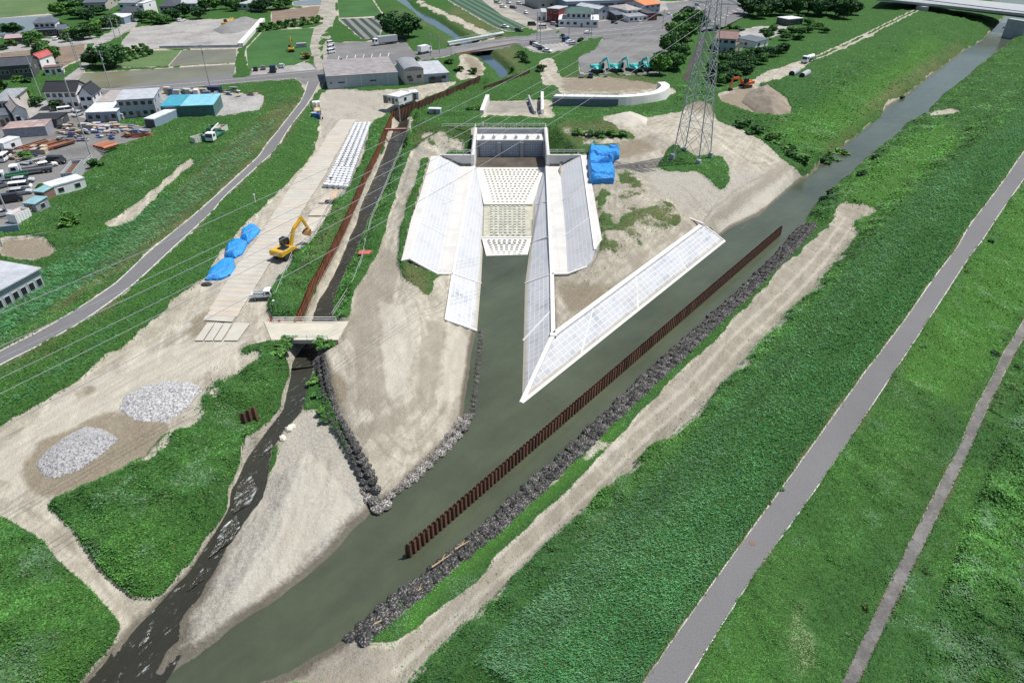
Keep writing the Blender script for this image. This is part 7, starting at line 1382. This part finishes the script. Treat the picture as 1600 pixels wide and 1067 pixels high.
for i in range(10): stack(160 + i * 7.5, 206 + (i % 2) * 2, 1.9, 1.1, random.uniform(.6, 1.1), random.choice((1, 3, 1)), "grey formwork stack in the front row of the storage yard", "formwork stacks in the storage yard", 0)
for i in range(4): stack(58 + (i % 2) * 9, 240 - (i // 2) * 5, 2.6, 1.6, 1.3, 4 if i % 2 else 0, "timber stack in front of the steel beams", "timber stacks in front of the beams")
for i in range(12): stack(262 + i * 8 + random.uniform(-2, 2) - (40 if i > 8 else 0), 146 + (i % 3) * 2.2, random.uniform(1.5, 2.6), 1.6, random.uniform(.9, 2.2), random.choice((0, 1, 2, 3, 4)), "mixed building material behind the teal shed", "building material behind the teal shed")
o = MB().box((0,0,1.2),(5.5,2.2,2.2)).build("site_box", PAINT["navy"], bevel=.05); o.location = W(334,146,4); tag(o, "dark blue box beside the pole at the paddy corner", "box")
o = MB().box((0,0,.9),(4.0,1.2,.25)).box((-1.6,0,.4),(.2,1.1,.8)).box((1.6,0,.4),(.2,1.1,.8)).build("bench_rack", PAINT["blue"]); o.location = W(323,147,4); tag(o, "low blue rack left of the dark blue box", "rack")
for x, y, lb in [(84,350,"pale plank lying in the weeds left of the brown lot")]: pass
for x, y in [(8,78),(20,72),(44,74),(56,70),(70,72),(108,58),(118,50),(134,48),(146,44),(158,56),(96,40),(104,66),(30,128),(40,130),(8,122),(196,34),(206,30),(214,24),(230,24),(6,140),(46,152),(56,166),(90,172),(130,166),(150,156)]: tree(x, y, random.uniform(2.2, 4), random.uniform(1.8, 3.2), random.choice(("mid","dark","light")), "garden bush between the houses at the left", "garden bushes between the houses", "bush", "bush", small=True)
for x, y in [(880,60),(906,66),(1062,30),(1100,44),(1110,46),(1120,48),(1140,46),(1150,46),(965,30),(1030,28),(700,100),(716,112),(740,116),(815,90),(822,98),(800,112),(846,112),(650,96)]: tree(x, y, random.uniform(2, 3.4), random.uniform(1.8, 3), random.choice(("mid","light")), "bush on the verge near the bridge and the town road", "bushes near the town road", "bush", "bush", small=True)
# painted markings on the town road
M_line = mat("road_paint", (.72,.72,.70), .7, var=.15, scale=2.0)
def marking(pts, w, h, label, name="lane_marking"):
    m = MB(); q = [W(x, y, h) for x, y in pts]
    for a, b in zip(q[:-1], q[1:]):
        t = (b - a).normalized(); n_ = Vector((t.y, -t.x, 0)) * w / 2; m.add([a - n_, b - n_, b + n_, a + n_], [(0, 1, 2, 3)])
    o = m.build(name, M_line); o["kind"] = "structure"
    for p_ in o.data.polygons:
        if p_.normal.z < 0: p_.flip()
marking([(712,77),(750,71),(806,63.5),(870,57),(940,49.5),(1020,41.5)], .25, 4.13, ""); marking([(712,83),(750,78),(806,67.5),(880,61.3),(960,53.4),(1040,47.2)], .2, 4.13, ""); marking([(712,73.6),(750,66.8),(806,60.8),(870,54.7),(940,47.7),(1020,38.7)], .2, 4.13, "")
marking([(150,149),(250,140.3),(330,133.3),(390,127.4),(470,121.4)], .2, 4.12, ""); marking([(150,142),(250,133.8),(330,127.7),(395,121.6),(500,110.8)], .2, 4.12, "")
for k in range(7): marking([(1112 + k * 6.5, 33 - k * 3.2), (1119 + k * 6.5, 35 - k * 3.2)], .5, 4.13, "", "crossing_stripe")
for k in range(6): marking([(1060 + k * 10, 18 - k * 2.5), (1066 + k * 10, 24 - k * 2.5)], .2, 4.11, "", "bay_line")
for k in range(9): marking([(838 + k * 7, 70 - k * .5), (845 + k * 7, 75 - k * .5)], .15, 4.12, "", "bay_line")
for k in range(7): marking([(530 + k * 13, 88 - k * .8), (528 + k * 13, 94 - k * .8)], .2, 4.10, "", "bay_line")
FN = "thin fences along the works"
def fence_line(pts, label, hgt=1.2, step=2.5, mt=None, cat="fence"): return railing("wire_fence", [onground(x, y) for x, y in pts], label, hgt, step, mt or mat("fence_wire", (.5,.53,.52), .6), cat, r=.03)
fence_line([(520,498),(553,446),(566,410),(580,350),(597,309),(612,273),(629,234),(650,200)], "long thin net fence along the sandy track beside the narrow channel")
fence_line([(428,478),(450,423),(461,394),(486,376),(520,318),(546,292)], "thin wire fence along the weedy edge of the slab road")
fence_line([(0,455),(40,452)], "short dark mesh fence beside the brown lot"); fence_line([(50,338),(90,298),(145,248)], "pale pipe fence along the weedy side of the storage yard", 1.1, 3, M_rail)
fence_line([(0,381),(80,370)], "low post fence along the concrete strip by the brown lot", 1.0, 2)
for x, y, lb in [(430,484,"short white marker post at the fence corner by the weeds"),(399,316,"white marker post at the foot of the embankment"),(493,233,"white marker post beside the slab road near the blue tank"),(484,172,"green and white post at the road junction")]:
    o = MB().tube((0,0,0),(0,0,1.6),.12,n=8).box((0,0,1.7),(.3,.3,.2)).build("marker_post", M_rail); o.location = onground(x, y); tag(o, lb, "post")
# traffic barriers at the bridge end
def cone(x, y, lb):
    o = MB().tube((0,0,0),(0,0,.8),.22,.05,n=10,m=0).box((0,0,.03),(.5,.5,.06),1).build("traffic_cone", [PAINT["red"], M_tyre]); o.location = onground(x, y); tag(o, lb, "cone")
cone(437,503,"red cone at the bridge end, right of the pair"); cone(424,503,"red cone at the bridge end, left of the pair"); cone(453,424,"small red cone by the fence beside the grey gravel patch")
o = MB().box((0,0,.35),(3.2,1.6,.12)).box((-1.5,0,.2),(.2,1.6,.4)).box((1.5,0,.2),(.2,1.6,.4)).build("steel_frame", mat("red_frame",(.45,.10,.08),.7)); o.location = onground(574,397); tag(o, "red and grey steel frame lying on the channel bank", "frame")
for i, (x, y) in enumerate([(578,372),(584,363),(589,352)]):
    o = lumpy(i + 3, .7, .5, .4, .3); o.materials.append(M_conc_d); o = bpy.data.objects.new("boulder", o); link(o); o.location = W(x, y, 1.3); tag(o, "grey boulder at the narrow channel edge", "boulder", "boulders at the narrow channel edge")
me = lumpy(9, .55, .4, .4, .25); me.materials.append(mat("boulder_pale",(.6,.57,.48),.9)); 
for x, y in [(456,668),(442,686),(452,672)]:
    o = bpy.data.objects.new("boulder", me); link(o); o.location = onground(x, y); o.rotation_euler = (0, 0, x); tag(o, "pale boulder on the stream edge of the sandbar", "boulder", "pale boulders on the sandbar edge")
M_log = mat("driftwood", (.42,.30,.17), .9)
for i, (x, y, a, L) in enumerate([(690,876,.7,2.6),(722,852,.6,1.8),(600,968,.5,2.0),(655,922,.6,1.6)]):
    o = MB().tube((-L/2,0,0),(L/2,0,.15),.1,.05,n=7).tube((0,0,.05),(L*.3,.4,.2),.05,.03,n=6).build("driftwood", M_log); o.location = W(x, y, .95); o.rotation_euler = (0, 0, a); tag(o, "brown driftwood branch stranded on the dark stone bags", "driftwood", "driftwood on the stone bags")
